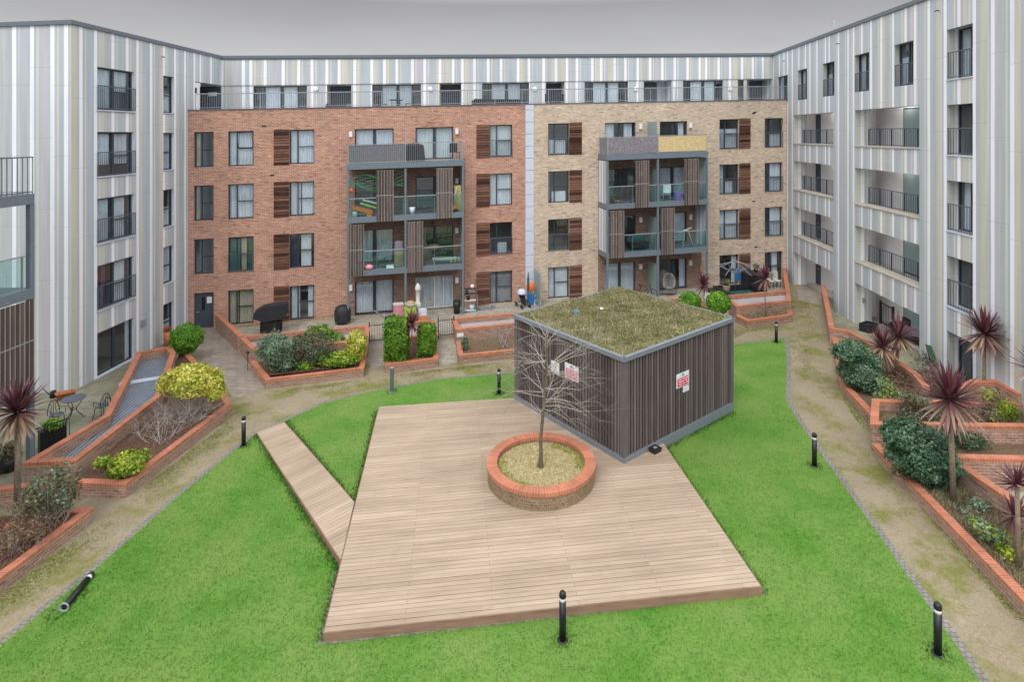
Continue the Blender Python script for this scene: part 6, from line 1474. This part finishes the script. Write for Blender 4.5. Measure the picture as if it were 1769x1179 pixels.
# group beside the panel strip
p = onB(903, 1.0, .01); A = XF(p, yB + .3); t = thing('pushchair', 'grey pushchair with big wheels beside the pale panel strip', 'pushchair', p)
mb = MB(); mb.face([A @ Vector(v) for v in ((-.22, -.25, .45), (.22, -.25, .45), (.22, .1, .45), (-.22, .1, .45))]); mb.face([A @ Vector(v) for v in ((-.22, .1, .45), (.22, .1, .45), (.22, .25, .95), (-.22, .25, .95))]); mb.box(-.22, .22, -.3, .1, .3, .44, A); mb.build('seat', M['black_cloth'], t)
mb = MB(); mb.lathe(A @ Vector((0, .12, .75)), [(.28, 0), (.27, .12), (.18, .24), (0, .28)], 12); mb.build('hood', M['panel'], t)
mb = MB(); tubes(mb, A, [((-.24, -.35, .12), (-.24, .3, .95), (-.24, .45, 1.05), (.24, .45, 1.05), (.24, .3, .95), (.24, -.35, .12)), ((-.24, .3, .12), (-.24, -.1, .5)), ((.24, .3, .12), (.24, -.1, .5))], .02); mb.build('frame', M['galv'], t)
for x in (-.26, .26):
    for y in (-.35, .3): mb = MB(); mb.tube([A @ Vector((x - .02, y, .14)), A @ Vector((x + .02, y, .14))], .14, 14); mb.build('wheel', M['black'], t)
p = onB(916.5, .7, .01); A = XF(p, yB); t = thing('toy_trolley', 'blue box toy topped by a round orange pad beside the pale panel strip', 'toy', p)
mb = MB(); mb.box(-.2, .2, -.15, .15, 0, .62, A); mb.build('box', M['blue_pl'], t); mb = MB(); mb.lathe(A @ Vector((0, 0, 1.05)), [(0, -.04), (.26, -.04), (.28, 0), (.26, .04), (0, .04)], 18, M=Matrix.Rotation(R(80), 3, 'X')); mb.build('pad', M['orange'], t)
mb = MB(); mb.box(-.03, .03, -.03, .03, .62, .85, A); mb.build('stem', M['green_pl'], t)
p = onB(927, .6, .01); A = XF(p, yB); t = thing('leaning_board', 'white frame board leaning at the foot of the yellow brick wall', 'board', p); mb = MB()
for x in (-.2, .14): mb.hexa([A @ Vector(v) for v in ((x, -.25, 0), (x + .07, -.25, 0), (x + .07, -.2, 0), (x, -.2, 0), (x, .35, 1.1), (x + .07, .35, 1.1), (x + .07, .4, 1.1), (x, .4, 1.1))])
mb.build('stile', M['white'], t); mb = MB()
for z in (.2, .45, .7, .95): y = -.25 + .6 * z / 1.1; mb.box(-.13, .14, y, y + .04, z, z + .05, A)
mb.build('rung', M['white'], t)
p = onB(912.5, 1.1, .01); t = thing('closed_parasol', 'tall slim closed dark parasol in front of the pale panel strip', 'parasol', p); mb = MB(); mb.tube([p, p + Vector((0, 0, 2.0))], .02, 6); mb.build('pole', M['rail'], t)
mb = MB(); mb.lathe(p, [(.03, .7), (.07, .9), (.065, 1.6), (.02, 2.05)], 8); mb.build('canopy', M['teal'], t)
mb = MB(); u = FB.u(922.5); mb.fbox(FB, u - .02, u + .02, 0.0, 2.0, .04, 1.6); mb.build('privacy_screen', M['frost'], BLK_C)
# egg chair, right bay
p = onB(1156, 1.3, .01); t = thing('hanging_egg_chair', 'white wire hanging egg chair on a curved stand under the right balconies', 'chair', p); mb = MB()
c = p + Vector((0, 0, .85))
for i in range(14):
    a = math.pi * i / 14; pts = [c + Vector((.38 * math.cos(a) * math.sin(b_), .3 * math.sin(a) * math.sin(b_), -.55 * math.cos(b_))) for b_ in [q * math.pi / 6 for q in range(7)]]; mb.tube(pts, .009, 4, cap=False)
for i in range(2, 12): 
    b_ = math.pi * i / 13; pts = [c + Vector((.38 * math.cos(a) * math.sin(b_), .3 * math.sin(a) * math.sin(b_), -.55 * math.cos(b_))) for a in [q * math.pi / 7 for q in range(8)]]; mb.tube(pts, .008, 4, cap=False)
mb.build('basket', M['cream_pl'], t)
mb = MB(); mb.tube([p + Vector((-.5, .3, .03)), p + Vector((.5, .3, .03)), p + Vector((.55, .45, .6)), p + Vector((.45, .45, 1.5)), p + Vector((0, .1, 1.95)), p + Vector((0, 0, 1.42))], .028, 8); mb.build('stand', M['frame'], t)
mb = MB(); mb.lathe(c + Vector((0, 0, -.42)), [(0, 0), (.25, .02), (.28, .12), (.1, .16), (0, .16)], 12); mb.build('cushion', M['grey_cloth'], t)
p = onB(1113, 1.7, .01); A = XF(p, yB); 
def bike(A, p, lb, col, s=1.0):
    t = thing('bicycle', lb, 'bicycle', p)
    for x in (-.5 * s, .5 * s):
        mb = MB(); pts = [A @ Vector((x + .32 * s * math.cos(a * math.pi / 8), 0, .32 * s + .32 * s * math.sin(a * math.pi / 8))) for a in range(17)]; mb.tube(pts, .018, 5, cap=False)
        for a in range(6): mb.tube([A @ Vector((x, 0, .32 * s)), A @ Vector((x + .31 * s * math.cos(a), 0, .32 * s + .31 * s * math.sin(a)))], .004, 3)
        mb.build('wheel', M['black'], t)
    mb = MB(); tubes(mb, A, [((-.5 * s, 0, .32 * s), (-.12 * s, 0, .32 * s), (.35 * s, 0, .8 * s), (-.25 * s, 0, .75 * s), (-.5 * s, 0, .32 * s)), ((-.12 * s, 0, .32 * s), (-.28 * s, 0, .88 * s)), ((.5 * s, 0, .32 * s), (.36 * s, 0, .9 * s))], .018); mb.build('frame', M[col], t)
    mb = MB(); tubes(mb, A, [((.34 * s, -.25 * s, .95 * s), (.36 * s, 0, .9 * s), (.34 * s, .25 * s, .95 * s))], .014); mb.build('handlebar', M['black'], t)
    mb = MB(); mb.box(-.38 * s, -.18 * s, -.06, .06, .88 * s, .93 * s, A); mb.build('saddle', M['black'], t)
bike(A, p, 'dark bicycle leaning under the right balconies beside the frosted screen', 'black')
# far right patio: parasol frame, tub, chest, pots
p = onB(1270, 2.3, .01); t = thing('parasol_frame', 'bare parasol frame with splayed ribs and no cloth on the far right patio', 'parasol', p); mb = MB(); top = p + Vector((0, 0, 2.1)); mb.tube([p, top], .025, 8); mb.build('mast', M['rail'], t)
for i in range(8):
    a = i * math.pi / 4 + .25; mb = MB(); mb.tube([top, top + Vector((1.95 * math.cos(a), 1.3 * math.sin(a), -.62))], .016, 5); rb = mb.build('rib', M['galv'], t)
    mb = MB(); mb.tube([p + Vector((0, 0, 1.3)), top + Vector((.95 * math.cos(a), .63 * math.sin(a), -.3))], .012, 5); mb.build('strut', M['galv'], rb)
p = onB(1283, 3.3, .01); A = XF(p, yB); t = thing('square_tub', 'low black square-sided tub with a dark teal floor on the far right patio', 'tub', p); mb = MB()
w_, d_ = 1.25, 1.15
for x0, x1, y0, y1 in ((-w_, w_, -d_, -d_ + .13), (-w_, w_, d_ - .13, d_), (-w_, -w_ + .13, -d_ + .131, d_ - .131), (w_ - .13, w_, -d_ + .131, d_ - .131)): mb.box(x0, x1, y0, y1, 0, .62, A)
mb.build('rim', M['black'], t); mb = MB(); mb.box(-w_ + .132, w_ - .132, -d_ + .132, d_ - .132, .05, .28, A); mb.build('floor', M['teal'], t)
p = onB(1302, 1.6, .01); A = XF(p, yB); t = thing('storage_chest', 'tall black slatted storage chest on the far right patio', 'chest', p); mb = MB()
for i in range(6): mb.box(-.62, .62, -.4, .4, .02 + i * .17, .17 + i * .17, A)
mb.build('body', M['black'], t); mb = MB(); mb.hexa([A @ Vector(v) for v in ((-.66, -.44, 1.04), (.66, -.44, 1.04), (.66, .44, 1.12), (-.66, .44, 1.12), (-.66, -.44, 1.08), (.66, -.44, 1.08), (.66, .44, 1.17), (-.66, .44, 1.17))]); mb.build('lid', M['black_cloth'], t)
def potted(p, lb, r, h, pm, lm, lr, n=500):
    t = thing('potted_plant', lb, 'potted plant', p); mb = MB(); mb.lathe(p, [(0, 0), (r * .75, 0), (r, h), (r * .88, h), (r * .85, h * .9), (0, h * .9)], 16); mb.build('pot', M[pm], t)
    P_, D_, T_ = blob_pts((p.x, p.y, p.z + h + lr * .6), (lr, lr, lr * .8), n, .3); leaves('foliage', P_, D_, .04, M[lm], t, T_ - .2); return t
potted(onB(1306, 1.6, 1.17), 'dark potted plant standing on the black storage chest', .14, .2, 'black', 'leaf_dark', .2, 300)
potted(onB(1255, 3.0, .4), 'tall brown pot with a sparse plant at the left edge of the square black tub', .22, .5, 'bark', 'leaf_brown', .24, 350)
p = onB(1234, 2.6, .01); A = XF(p, yB); t = thing('storage_chest', 'low white chest with a dark lid left of the square black tub', 'chest', p); mb = MB(); mb.box(-.55, .55, -.3, .3, 0, .5, A); mb.build('body', M['white'], t); mb = MB(); mb.box(-.58, .58, -.33, .33, .502, .58, A); mb.build('lid', M['black'], t)
p = onB(1274, 1.0, .9); t = thing('towel', 'bright blue towel hanging by the patio door behind the bare parasol frame', 'towel', p); mb = MB(); mb.fbox(FB, FB.u(1270, 1), FB.u(1278, 1), .5, 1.25, 1.0, 1.03); mb.build('cloth', M['blue_pl'], t)
mb = MB(); mb.fbox(FB, FB.u(1268, 1), FB.u(1280, 1), 1.252, 1.28, .99, 1.04); mb.fbox(FB, FB.u(1268, 1), FB.u(1269, 1), 0, 1.25, 1.0, 1.03); mb.fbox(FB, FB.u(1279, 1), FB.u(1280, 1), 0, 1.25, 1.0, 1.03); mb.build('rack', M['galv'], t)
for px, lb in ((1330, 'cream cloth-draped chair left of the pair by the far right window'), (1342, 'cream cloth-draped chair right of the pair by the far right window')):
    p = onB(px, 1.3, .01); A = XF(p, yB); t = thing('garden_chair', lb, 'chair', p, 'chairs by the far right window'); mb = MB(); mb.box(-.17, .17, -.2, .2, .38, .44, A); mb.build('seat', M['cream_pl'], t); mb = MB(); mb.box(-.17, .17, .15, .2, .44, .95, A); mb.build('backrest', M['cream_pl'], t)
    for x in (-.15, .15):
        for y in (-.17, .17): mb = MB(); mb.box(x - .02, x + .02, y - .02, y + .02, 0, .38, A); mb.build('leg', M['rail'], t)
mb = MB(); u = FB.u(1211.5); mb.fbox(FB, u - .13, u + .13, 1.0, 1.45, .005, .12); o = mb.build('timber_box', M['card'], None); tag(o, 'small timber nesting box fixed to the yellow brick wall right of the balconies', 'box')
# stake lamp on the long planter wall
p = B_(428, 640, 0.01); t = thing('stake_lamp', 'small black spotlight on a thin stake against the parapet by the door path', 'lamp', p); mb = MB(); mb.tube([p, p + Vector((0, 0, .72))], .014, 6); mb.build('stake', M['black'], t)
mb = MB(); mb.lathe(p + Vector((0, 0, .78)), [(0, -.08), (.05, -.07), (.065, .04), (0, .05)], 12, M=Matrix.Rotation(R(50), 3, 'X')); mb.build('head', M['black'], t)
# left patio
p = B_(127, 724, .01); A = XF(p, .3); t = thing('bistro_table', 'round wrought iron bistro table on the mossy left patio', 'table', p); mb = MB(); mb.lathe(p, [(0, .74), (.37, .74), (.385, .755), (.37, .77), (0, .77)], 28); mb.build('tabletop', M['rail'], t)
for k in range(3):
    a = k * 2.094 + .4; c_, s_ = math.cos(a), math.sin(a); mb = MB(); mb.tube([p + Vector((c_ * r_, s_ * r_, z_)) for r_, z_ in ((.2, .74), (.24, .6), (.1, .42), (.09, .3), (.26, .1), (.32, .0), (.36, .03))], .014, 6); mb.build('leg', M['black'], t)
mb = MB(); mb.tube([p + Vector((.1 * math.cos(a), .1 * math.sin(a), .38)) for a in [i * .7 for i in range(10)]], .01, 5); mb.build('ring', M['black'], t)
def ironchair(p, yaw, lb):
    A = XF(p, yaw); t = thing('iron_chair', lb, 'chair', p, 'iron chairs on the left patio'); mb = MB(); mb.lathe(p, [(0, .43), (.2, .43), (.21, .445), (.2, .46), (0, .46)], 18); mb.build('seat', M['rail'], t)
    for x, y in ((-.17, -.15), (.17, -.15), (-.15, .17), (.15, .17)): mb = MB(); mb.tube([A @ Vector((x * .9, y * .9, .44)), A @ Vector((x, y, .2)), A @ Vector((x * 1.25, y * 1.25, 0))], .012, 5); mb.build('leg', M['black'], t)
    mb = MB(); pts = [A @ Vector((.2 * math.cos(a), .18 + .02 * math.sin(a), .46 + .48 * math.sin(a))) for a in [i * math.pi / 10 for i in range(11)]]; mb.tube(pts, .014, 6, cap=False)
    for x in (-.1, 0, .1): mb.tube([A @ Vector((x, .18, .46)), A @ Vector((x * .6, .19, .7)), A @ Vector((x * 1.1, .2, .46 + .48 * math.sqrt(max(0, 1 - (x * 1.1 / .2) ** 2)) - .01))], .009, 5)
    tubes(mb, A, [((-.2, .16, .62), (-.24, -.1, .66), (-.2, -.14, .46)), ((.2, .16, .62), (.24, -.1, .66), (.2, -.14, .46))], .012); mb.build('backrest', M['black'], t)
ironchair(B_(98, 738, .01), 1.2, 'wrought iron chair left of the bistro table, behind the spiky dracaena leaves')
ironchair(B_(176, 722, .01), -1.9, 'wrought iron chair right of the bistro table, against the light well wall')
for i, (px, lb) in enumerate(((104, 'terracotta pot at the left end of the row of three by the striped wall'), (113, 'terracotta pot in the middle of the row of three by the striped wall'), (123, 'terracotta pot at the right end of the row of three by the striped wall'))):
    p = B_(px, 691 - i * 2, .01); t = thing('terracotta_pot', lb, 'pot', p, 'terracotta pots on the left patio'); mb = MB(); mb.lathe(p, [(0, 0), (.11, 0), (.15, .22), (.17, .22), (.17, .28), (.14, .28), (.13, .22), (0, .22)], 16); mb.build('pot', M['terracotta'], t); mb = MB(); mb.lathe(p + Vector((0, 0, .221)), [(.125, 0), (0, .02)], 16); mb.build('soil', M['soil'], t)
p = B_(92, 687, .01); t = thing('watering_can', 'black watering can beside the terracotta pots', 'watering can', p); mb = MB(); mb.lathe(p, [(0, 0), (.12, 0), (.11, .25), (.05, .28), (0, .28)], 14); mb.build('body', M['black'], t); mb = MB(); mb.tube([p + Vector((-.1, 0, .06)), p + Vector((-.4, 0, .33))], .018, 6); mb.build('spout', M['black'], t)
potted(B_(15, 812, .01), 'big black pot with a brown plant at the left edge beyond the near planter', .34, .42, 'black', 'leaf_brown', .32, 500)
a_, b_ = G(68, 792), G(118, 788); f = Frame(G(60, 797), G(120, 775)); t = thing('iron_fence', 'low black iron fence behind the plum-coloured dracaena', 'fence', W(*G(60, 797), 0)); mb = MB(); k = int(f.L / .08)
for i in range(k + 1): u = f.L * i / k; mb.fbox(f, u - .008, u + .008, 0, 1.0, -.008, .008)
mb.build('bars', M['black'], t); 
for z_ in (.1, 1.0): mb = MB(); mb.fbox(f, 0, f.L, z_, z_ + .03, -.012, .012); mb.build('rail', M['black'], t)
f = Frame(G(66, 783), G(112, 768)); t = thing('planting_trough', 'dark trough of bright green leaves behind the low black fence', 'planter', W(*G(66, 783), 0)); mb = MB(); mb.fbox(f, 0, f.L, 0, .75, .0, .3); mb.build('trough', M['black'], t)
c = f.P(f.L / 2, .85, .15); P_, D_, T_ = blob_pts(c, (f.L / 2, .25, .16), 700, .3); leaves('foliage', P_, D_, .05, M['leaf_lime'], t, T_ - .1)
# small red flowers by the light well
b = B_(283, 601, .02); t = thing('red_flowers', 'small clump of red flowers against the wall at the far end of the light well', 'flowers', b); P_, D_, T_ = blob_pts((b.x, b.y + .25, b.z + .85), (.2, .15, .12), 260, .3); leaves('blooms', P_, D_, .03, M['red_pl'], t, T_); leaves('foliage', P_ - np.array((0, 0, .12)), D_, .03, M['leaf_hedge'], t, T_ - .2); mb = MB(); mb.lathe(b + Vector((0, .25, 0)), [(0, 0), (.12, 0), (.14, .7), (0, .7)], 12); mb.build('pot', M['terracotta'], t)
# right patio furniture
p = B_(1500, 572, .01); A = XF(p, .5); t = thing('crate', 'low black box standing alone on the patio by the lowest gallery', 'box', p); mb = MB()
for x0, x1, y0, y1 in ((-.35, .35, -.25, -.21), (-.35, .35, .21, .25), (-.35, -.31, -.209, .209), (.31, .35, -.209, .209)): mb.box(x0, x1, y0, y1, 0, .38, A)
mb.build('sides', M['black'], t); mb = MB(); mb.box(-.308, .308, -.208, .208, .03, .3, A); mb.build('contents', M['black_cloth'], t)
p = B_(1578, 590, .01); A = XF(p, -1.4); t = thing('outdoor_sofa', 'black outdoor sofa in the shade of the lowest gallery behind the twin dracaenas', 'sofa', p)
mb = MB(); mb.box(-.9, .9, -.35, .35, .05, .4, A); mb.build('base', M['black'], t); mb = MB(); mb.box(-.9, .9, .25, .42, .4, .85, A); mb.build('backrest', M['black'], t)
for s_ in (-1, 1): mb = MB(); mb.box(s_ * .9 - .08, s_ * .9 + .08, -.36, .24, .4, .62, A); mb.build('arm', M['black'], t)
for s_ in (-1, 1): mb = MB(); mb.box(s_ * .4 - .38, s_ * .4 + .38, -.33, .23, .41, .52, A); mb.build('cushion', M['grey_cloth'], t)
f = Frame(FR.xy(FR.u(1543, -1.2), -1.2), FR.xy(FR.u(1521, -1.2), -1.2)); t = thing('iron_gate', 'open black iron gate inside the ground-floor passage on the right', 'gate', f.P(0, 0, 0)); mb = MB(); k = 8
for i in range(1, k): u = f.L * i / k; mb.fbox(f, u - .009, u + .009, .1, 1.1, -.009, .009)
mb.build('bars', M['black'], t); 
for z_ in (.1, 1.08): mb = MB(); mb.fbox(f, 0, f.L, z_, z_ + .05, -.02, .02); mb.build('rail', M['black'], t)
for u in (0, f.L): mb = MB(); mb.fbox(f, u - .04, u + .04, .0, 1.2, -.04, .04); mb.build('post', M['black'], t)
p = B_(1624, 634, .3) + Vector((0, 0, .0)); A = XF(p, .4); t = thing('canvas_shade', 'green canvas shade leaning behind the brown shrubs by the lowest right-hand window', 'shade', p); mb = MB(); mb.hexa([A @ Vector(v) for v in ((-.45, -.02, .35), (.4, -.02, .15), (.4, .02, .15), (-.45, .02, .35), (-.4, .3, .85), (.45, .3, .6), (.45, .34, .6), (-.4, .34, .85))]); mb.build('canvas', M['leaf_dark'], t)
mb = MB(); mb.tube([A @ Vector((-.4, .05, 0)), A @ Vector((-.4, .3, .85))], .02, 6); mb.build('pole', M['black'], t)
# terrace
for px, w_, lb in ((862, 1.6, 'long dark outdoor sofa on the top terrace above the panel strip'), ):
    p = FB.P(FB.u(862, -1.4), FLO[4] + .01, -1.4); A = XF(p, yB); t = thing('outdoor_sofa', lb, 'sofa', p); mb = MB(); mb.box(-w_, w_, -.35, .35, .1, .42, A); mb.build('base', M['black_cloth'], t); mb = MB(); mb.box(-w_, w_, -.42, -.352, .1, .62, A); mb.build('backrest', M['black'], t)
    for s_ in (-1, 1): mb = MB(); mb.box(s_ * w_ - .07, s_ * w_ + .07, -.352, .36, .1, .55, A); mb.build('arm', M['black'], t)
def simple_chair(p, yaw, lb, mat, grp=None):
    A = XF(p, yaw); t = thing('garden_chair', lb, 'chair', p, grp); mb = MB(); mb.box(-.23, .23, -.23, .23, .42, .46, A); mb.build('seat', M[mat], t); mb = MB(); mb.box(-.23, .23, .2, .24, .46, .95, A); mb.build('backrest', M[mat], t)
    for x in (-.2, .2):
        for y in (-.2, .2): mb = MB(); mb.tube([A @ Vector((x, y, 0)), A @ Vector((x, y, .42))], .015, 5); mb.build('leg', M[mat], t)
def simple_table(p, yaw, lb, mat, r=.4, h=.7, square=False):
    A = XF(p, yaw); t = thing('garden_table', lb, 'table', p); mb = MB()
    if square: mb.box(-r, r, -r * .7, r * .7, h - .04, h, A)
    else: mb.lathe(p, [(0, h - .04), (r, h - .04), (r, h), (0, h)], 20)
    mb.build('tabletop', M[mat], t)
    for x in (-.6, .6):
        for y in (-.4, .4): mb = MB(); mb.tube([A @ Vector((x * r, y * r, 0)), A @ Vector((x * r, y * r, h - .04))], .015, 5); mb.build('leg', M[mat], t)
T4 = lambda px, n: FB.P(FB.u(px, n), FLO[4] + .01, n)
simple_table(T4(684, -1.3), yB, 'small dark round table on the terrace outside the second wide window', 'black'); simple_chair(T4(661, -1.3), yB + 1.4, 'dark chair left of the small round terrace table', 'black'); simple_chair(T4(707, -1.3), yB - 1.5, 'dark chair right of the small round terrace table', 'black')
simple_chair(T4(950, -1.6), yB + .5, 'dark chair outside the terrace door just right of the panel strip, left one', 'black'); simple_chair(T4(968, -1.6), yB - .4, 'dark chair outside the terrace door just right of the panel strip, right one', 'black')
potted(T4(568, -1.0), 'pot of red flowers outside the second terrace door', .14, .25, 'terracotta', 'leaf_red', .22, 260); potted(T4(603, -1.0), 'pale pot with a small plant right of the second terrace door', .12, .25, 'cream_pl', 'leaf_silver', .16, 200)
# balconies left bay
def onb(px, k, n=.8): return FB.P(FB.u(px, n), FLO[k] + (-.02), n)
p = onb(712, 3, .9); A = XF(p, yB); t = thing('covered_furniture', 'garden furniture under a black sheet on the top left balcony', 'covered furniture', p); mb = MB(); cloth_box(mb, A @ Matrix.Translation((.1, 0, 0)), 1.1, .7, .05, .9, .1, .2); mb.build('sheet', M['black_cloth'], t)
simple_chair(onb(786, 3, .8), yB + .3, 'black chair at the right end of the top left balcony', 'black')
p = onb(622, 2, 1.1); A = XF(p, yB) @ Matrix.Rotation(R(14), 4, 'Y'); t = thing('toy_slide', 'orange plastic toy slide lying on a balcony of the left bay', 'toy', p); mb = MB(); mb.box(-.62, .6, -.16, .16, .30, .36, A); mb.build('chute', M['orange'], t)
for s_ in (-1, 1): mb = MB(); mb.box(-.62, .6, s_ * .18 - .02, s_ * .18 + .02, .28, .46, A); mb.build('side', M['orange'], t)
mb = MB(); mb.box(.35, .62, -.18, .18, .06, .3, A); mb.build('foot', M['orange'], t)
p = onb(632, 2, .8); A = XF(p, yB) @ Matrix.Rotation(R(18), 4, 'Y'); mb = MB(); mb.box(-.5, .55, -.08, .08, .5, .6, A); tag(mb.build('toy_bat', M['lime_pl'], org=p), 'lime green plastic toy leaning above the orange slide', 'toy')
p = onb(632, 2, .55); A = XF(p, yB) @ Matrix.Rotation(R(16), 4, 'Y'); mb = MB(); mb.box(-.4, .5, -.06, .06, .72, .8, A); tag(mb.build('folded_airer', M['white'], org=p), 'pale folded airer behind the orange slide', 'airer')
p = onb(613, 2, 1.3); mb = MB(); mb.lathe(p, [(0, 0), (.11, 0), (.13, .28), (0, .28)], 14); tag(mb.build('bucket', M['cream_pl'], org=p), 'cream bucket in front of the orange slide', 'bucket')
q = onb(606, 2, 1.2) + Vector((0, 0, 1.45)); mb = MB(); mb.lathe(q, [(.13 * math.sin(i * math.pi / 8), -.13 * math.cos(i * math.pi / 8)) for i in range(9)], 14); tag(mb.build('hanging_lantern', M['orange'], org=q), 'small round orange lantern hanging at the left end of a left-bay balcony', 'lantern')
t = thing('green_netting', 'green netting slung across the upper half of the balcony above the orange slide', 'net', FB.P(FB.u(620, 1.2), FLO[2] + 1.6, 1.2)); mb = MB(); ua, ub = FB.u(603, 1.2), FB.u(698, 1.2)
for k_ in range(7):
    z = FLO[2] + 1.55 + k_ * .13; mb.tube([FB.P(ua + (ub - ua) * i / 12, z + .12 * math.sin(i * .8 + k_) - .1 * math.sin(i * math.pi / 12), 1.2) for i in range(13)], .014, 4, cap=False)
mb.build('net', M['green_pl'], t); mb = MB()
for i in range(22): u = ua + (ub - ua) * i / 21; mb.tube([FB.P(u, FLO[2] + .9, .9), FB.P(u, FLO[2] + 2.3, .9)], .006, 3)
for i in range(10): z = FLO[2] + .95 + i * .14; mb.tube([FB.P(ua, z, .9), FB.P(ub, z, .9)], .006, 3)
mb.build('trellis', M['galv'], t)
p = onb(712, 2, 1.3); mb = MB(); mb.lathe(p, [(0, 0), (.14, 0), (.19, .38), (.16, .38), (.15, .3), (0, .3)], 16); tag(mb.build('plant_pot', M['panel'], org=p), 'pale grey pot at the left of the balcony with the yellow board', 'pot')
simple_table(onb(736, 2, .8), yB, 'low teal table behind the glass of the balcony with the yellow board', 'teal', .38, .5, True)
p = onb(793, 2, .9); A = XF(p, yB); mb = MB(); mb.box(-.2, .2, -.05, .05, 0, 1.45, A @ Matrix.Rotation(R(-4), 4, 'Y')); tag(mb.build('yellow_board', M['yellow_pl'], org=p), 'tall pale yellow board standing at the right end of a left-bay balcony', 'board')
p = onb(786, 2, 1.1); mb = MB(); mb.tube([p + Vector((-.1, 0, 0)), p + Vector((.08, 0, 1.4))], .055, 8); tag(mb.build('folded_parasol', M['cream_pl'], org=p), 'folded white parasol leaning on the yellow board', 'parasol')
p = onb(783, 2, 1.3); A = XF(p, yB); t = thing('toy_tractor', 'orange plastic ride-on toy at the foot of the yellow board', 'toy', p); mb = MB(); mb.box(-.22, .22, -.12, .12, .12, .35, A); mb.box(-.22, -.02, -.1, .1, .35, .5, A); mb.build('body', M['orange'], t)
for x in (-.15, .15): mb = MB(); mb.tube([A @ Vector((x, -.16, .1)), A @ Vector((x, .16, .1))], .1, 12); mb.build('wheel', M['black'], t)
p = onb(632, 1, 1.2); A = XF(p, yB); t = thing('ball_pool', 'pile of blue and yellow plastic toys on the balcony above the kettle grill', 'toy', p); t.name = 'toy_pile'; mb = MB(); cloth_box(mb, A @ Matrix.Translation((0, 0, .3)), .35, .3, 0, .5, .2, .05); mb.build('blue_toy', M['blue_pl'], t); mb = MB(); mb.box(.08, .38, -.1, .1, .3, .48, A @ Matrix.Rotation(R(25), 4, 'Y')); mb.build('yellow_toy', M['yellow_pl'], t)
p = onb(638, 1, 1.35); mb = MB(); mb.lathe(p, [(0, 0), (.2, .02), (.24, .16), (.12, .26), (0, .28)], 14); tag(mb.build('pink_cushion', M['pink_pl'], org=p), 'pink cushion in front of the blue and yellow toys', 'cushion')
p = onb(657, 1, 1.25); bike(XF(p, yB + .15), p, 'small teal child bicycle behind the balcony glass', 'teal', .62)
p = onb(674, 1, 1.3); A = XF(p, yB); mb = MB(); mb.box(-.2, .2, -.14, .14, 0, .14, A); tag(mb.build('tray', M['white'], org=p), 'flat white tray between the child bicycle and the cardboard box', 'tray')
p = onb(689, 1, .9); A = XF(p, yB); t = thing('box_stack', 'cardboard box with a black and white bundle on top at the balcony centre post', 'box', p); mb = MB(); mb.box(-.24, .24, -.2, .2, .0, .82, A); mb.build('carton', M['card'], t); mb = MB(); cloth_box(mb, A @ Matrix.Translation((0, 0, .82)), .44, .36, 0, .5, .05, .08); mb.build('bundle', M['wicker'], t)
p = onb(770, 1, 1.1); A = XF(p, yB); t = thing('low_bench', 'low cream bench behind the glass of the balcony with the green blinds', 'bench', p); mb = MB(); mb.box(-.75, .55, -.2, .2, .22, .3, A); mb.build('seat', M['cream_pl'], t)
for x in (-.65, .45): mb = MB(); mb.box(x - .04, x + .04, -.18, .18, 0, .22, A); mb.build('leg', M['card'], t)
for px, lb in ((779.5, 'white flowering pot, left of the three on the bench balcony'), (786, 'white flowering pot, middle of the three on the bench balcony'), (793, 'white flowering pot, right of the three on the bench balcony')): potted(onb(px, 1, 1.3), lb, .09, .2, 'card', 'white', .1, 90)
p = onb(748, 1, .7); t = thing('hammock_chair', 'brown fabric hanging seat on the balcony with the green blinds', 'chair', p); mb = MB(); mb.lathe(p + Vector((0, 0, .65)), [(0, 0), (.3, .1), (.36, .3), (.3, .34), (.2, .15), (0, .1)], 14); mb.build('sling', M['bark'], t); mb = MB(); tubes(mb, XF(p), [((-.33, 0, .95), (0, 0, 2.4)), ((.33, 0, .95), (0, 0, 2.4))], .01, 4); mb.build('rope', M['black'], t)
# balconies right bay
potted(onb(1057, 2, 1.0), 'leafy green pot at the left end of the upper glazed right-bay balcony', .13, .25, 'black', 'leaf_hedge', .24, 260); potted(onb(1067, 2, 1.1), 'pot of reddish foliage on the upper glazed right-bay balcony', .13, .2, 'terracotta', 'leaf_red', .24, 260)
simple_chair(onb(1088, 2, .8), yB + .6, 'dark red chair behind the slatted screen of the upper glazed right-bay balcony', 'leaf_red')
simple_chair(onb(1152, 2, .9), yB - .5, 'white chair on the upper glazed right-bay balcony, right half', 'white'); 
p = onb(1172, 2, 1.1); A = XF(p, yB); mb = MB(); cloth_box(mb, A, .5, .35, .0, .42, .15, .12); tag(mb.build('purple_bundle', M['violet'], org=p), 'purple bundle next to the white balcony chair', 'bundle')
simple_table(onb(1195, 2, .8), yB, 'dark table behind the right-hand slatted screen of the upper glazed balcony', 'black')
p = onb(1105, 1, .8); A = XF(p, yB); t = thing('balcony_sofa', 'dark sofa behind the tinted glass of the lower right-bay balcony', 'sofa', p); mb = MB(); mb.box(-.7, .5, -.3, .3, .1, .42, A); mb.build('base', M['black_cloth'], t); mb = MB(); mb.box(-.7, .5, .25, .4, .42, .8, A); mb.build('backrest', M['teal'], t)
p = onb(1188, 1, 1.0); A = XF(p, yB); t = thing('clothes_airer', 'white folding airer on the lower right-bay balcony', 'airer', p); mb = MB(); tubes(mb, A, [((-.4, -.2, 0), (-.15, .1, .9)), ((.3, -.2, 0), (.1, .1, .9)), ((-.5, -.1, .85), (.4, .2, 1.1)), ((-.5, .1, .85), (.4, .4, 1.1)), ((-.5, 0, .85), (.4, .3, 1.1))], .014, 5); mb.build('frame', M['white'], t)
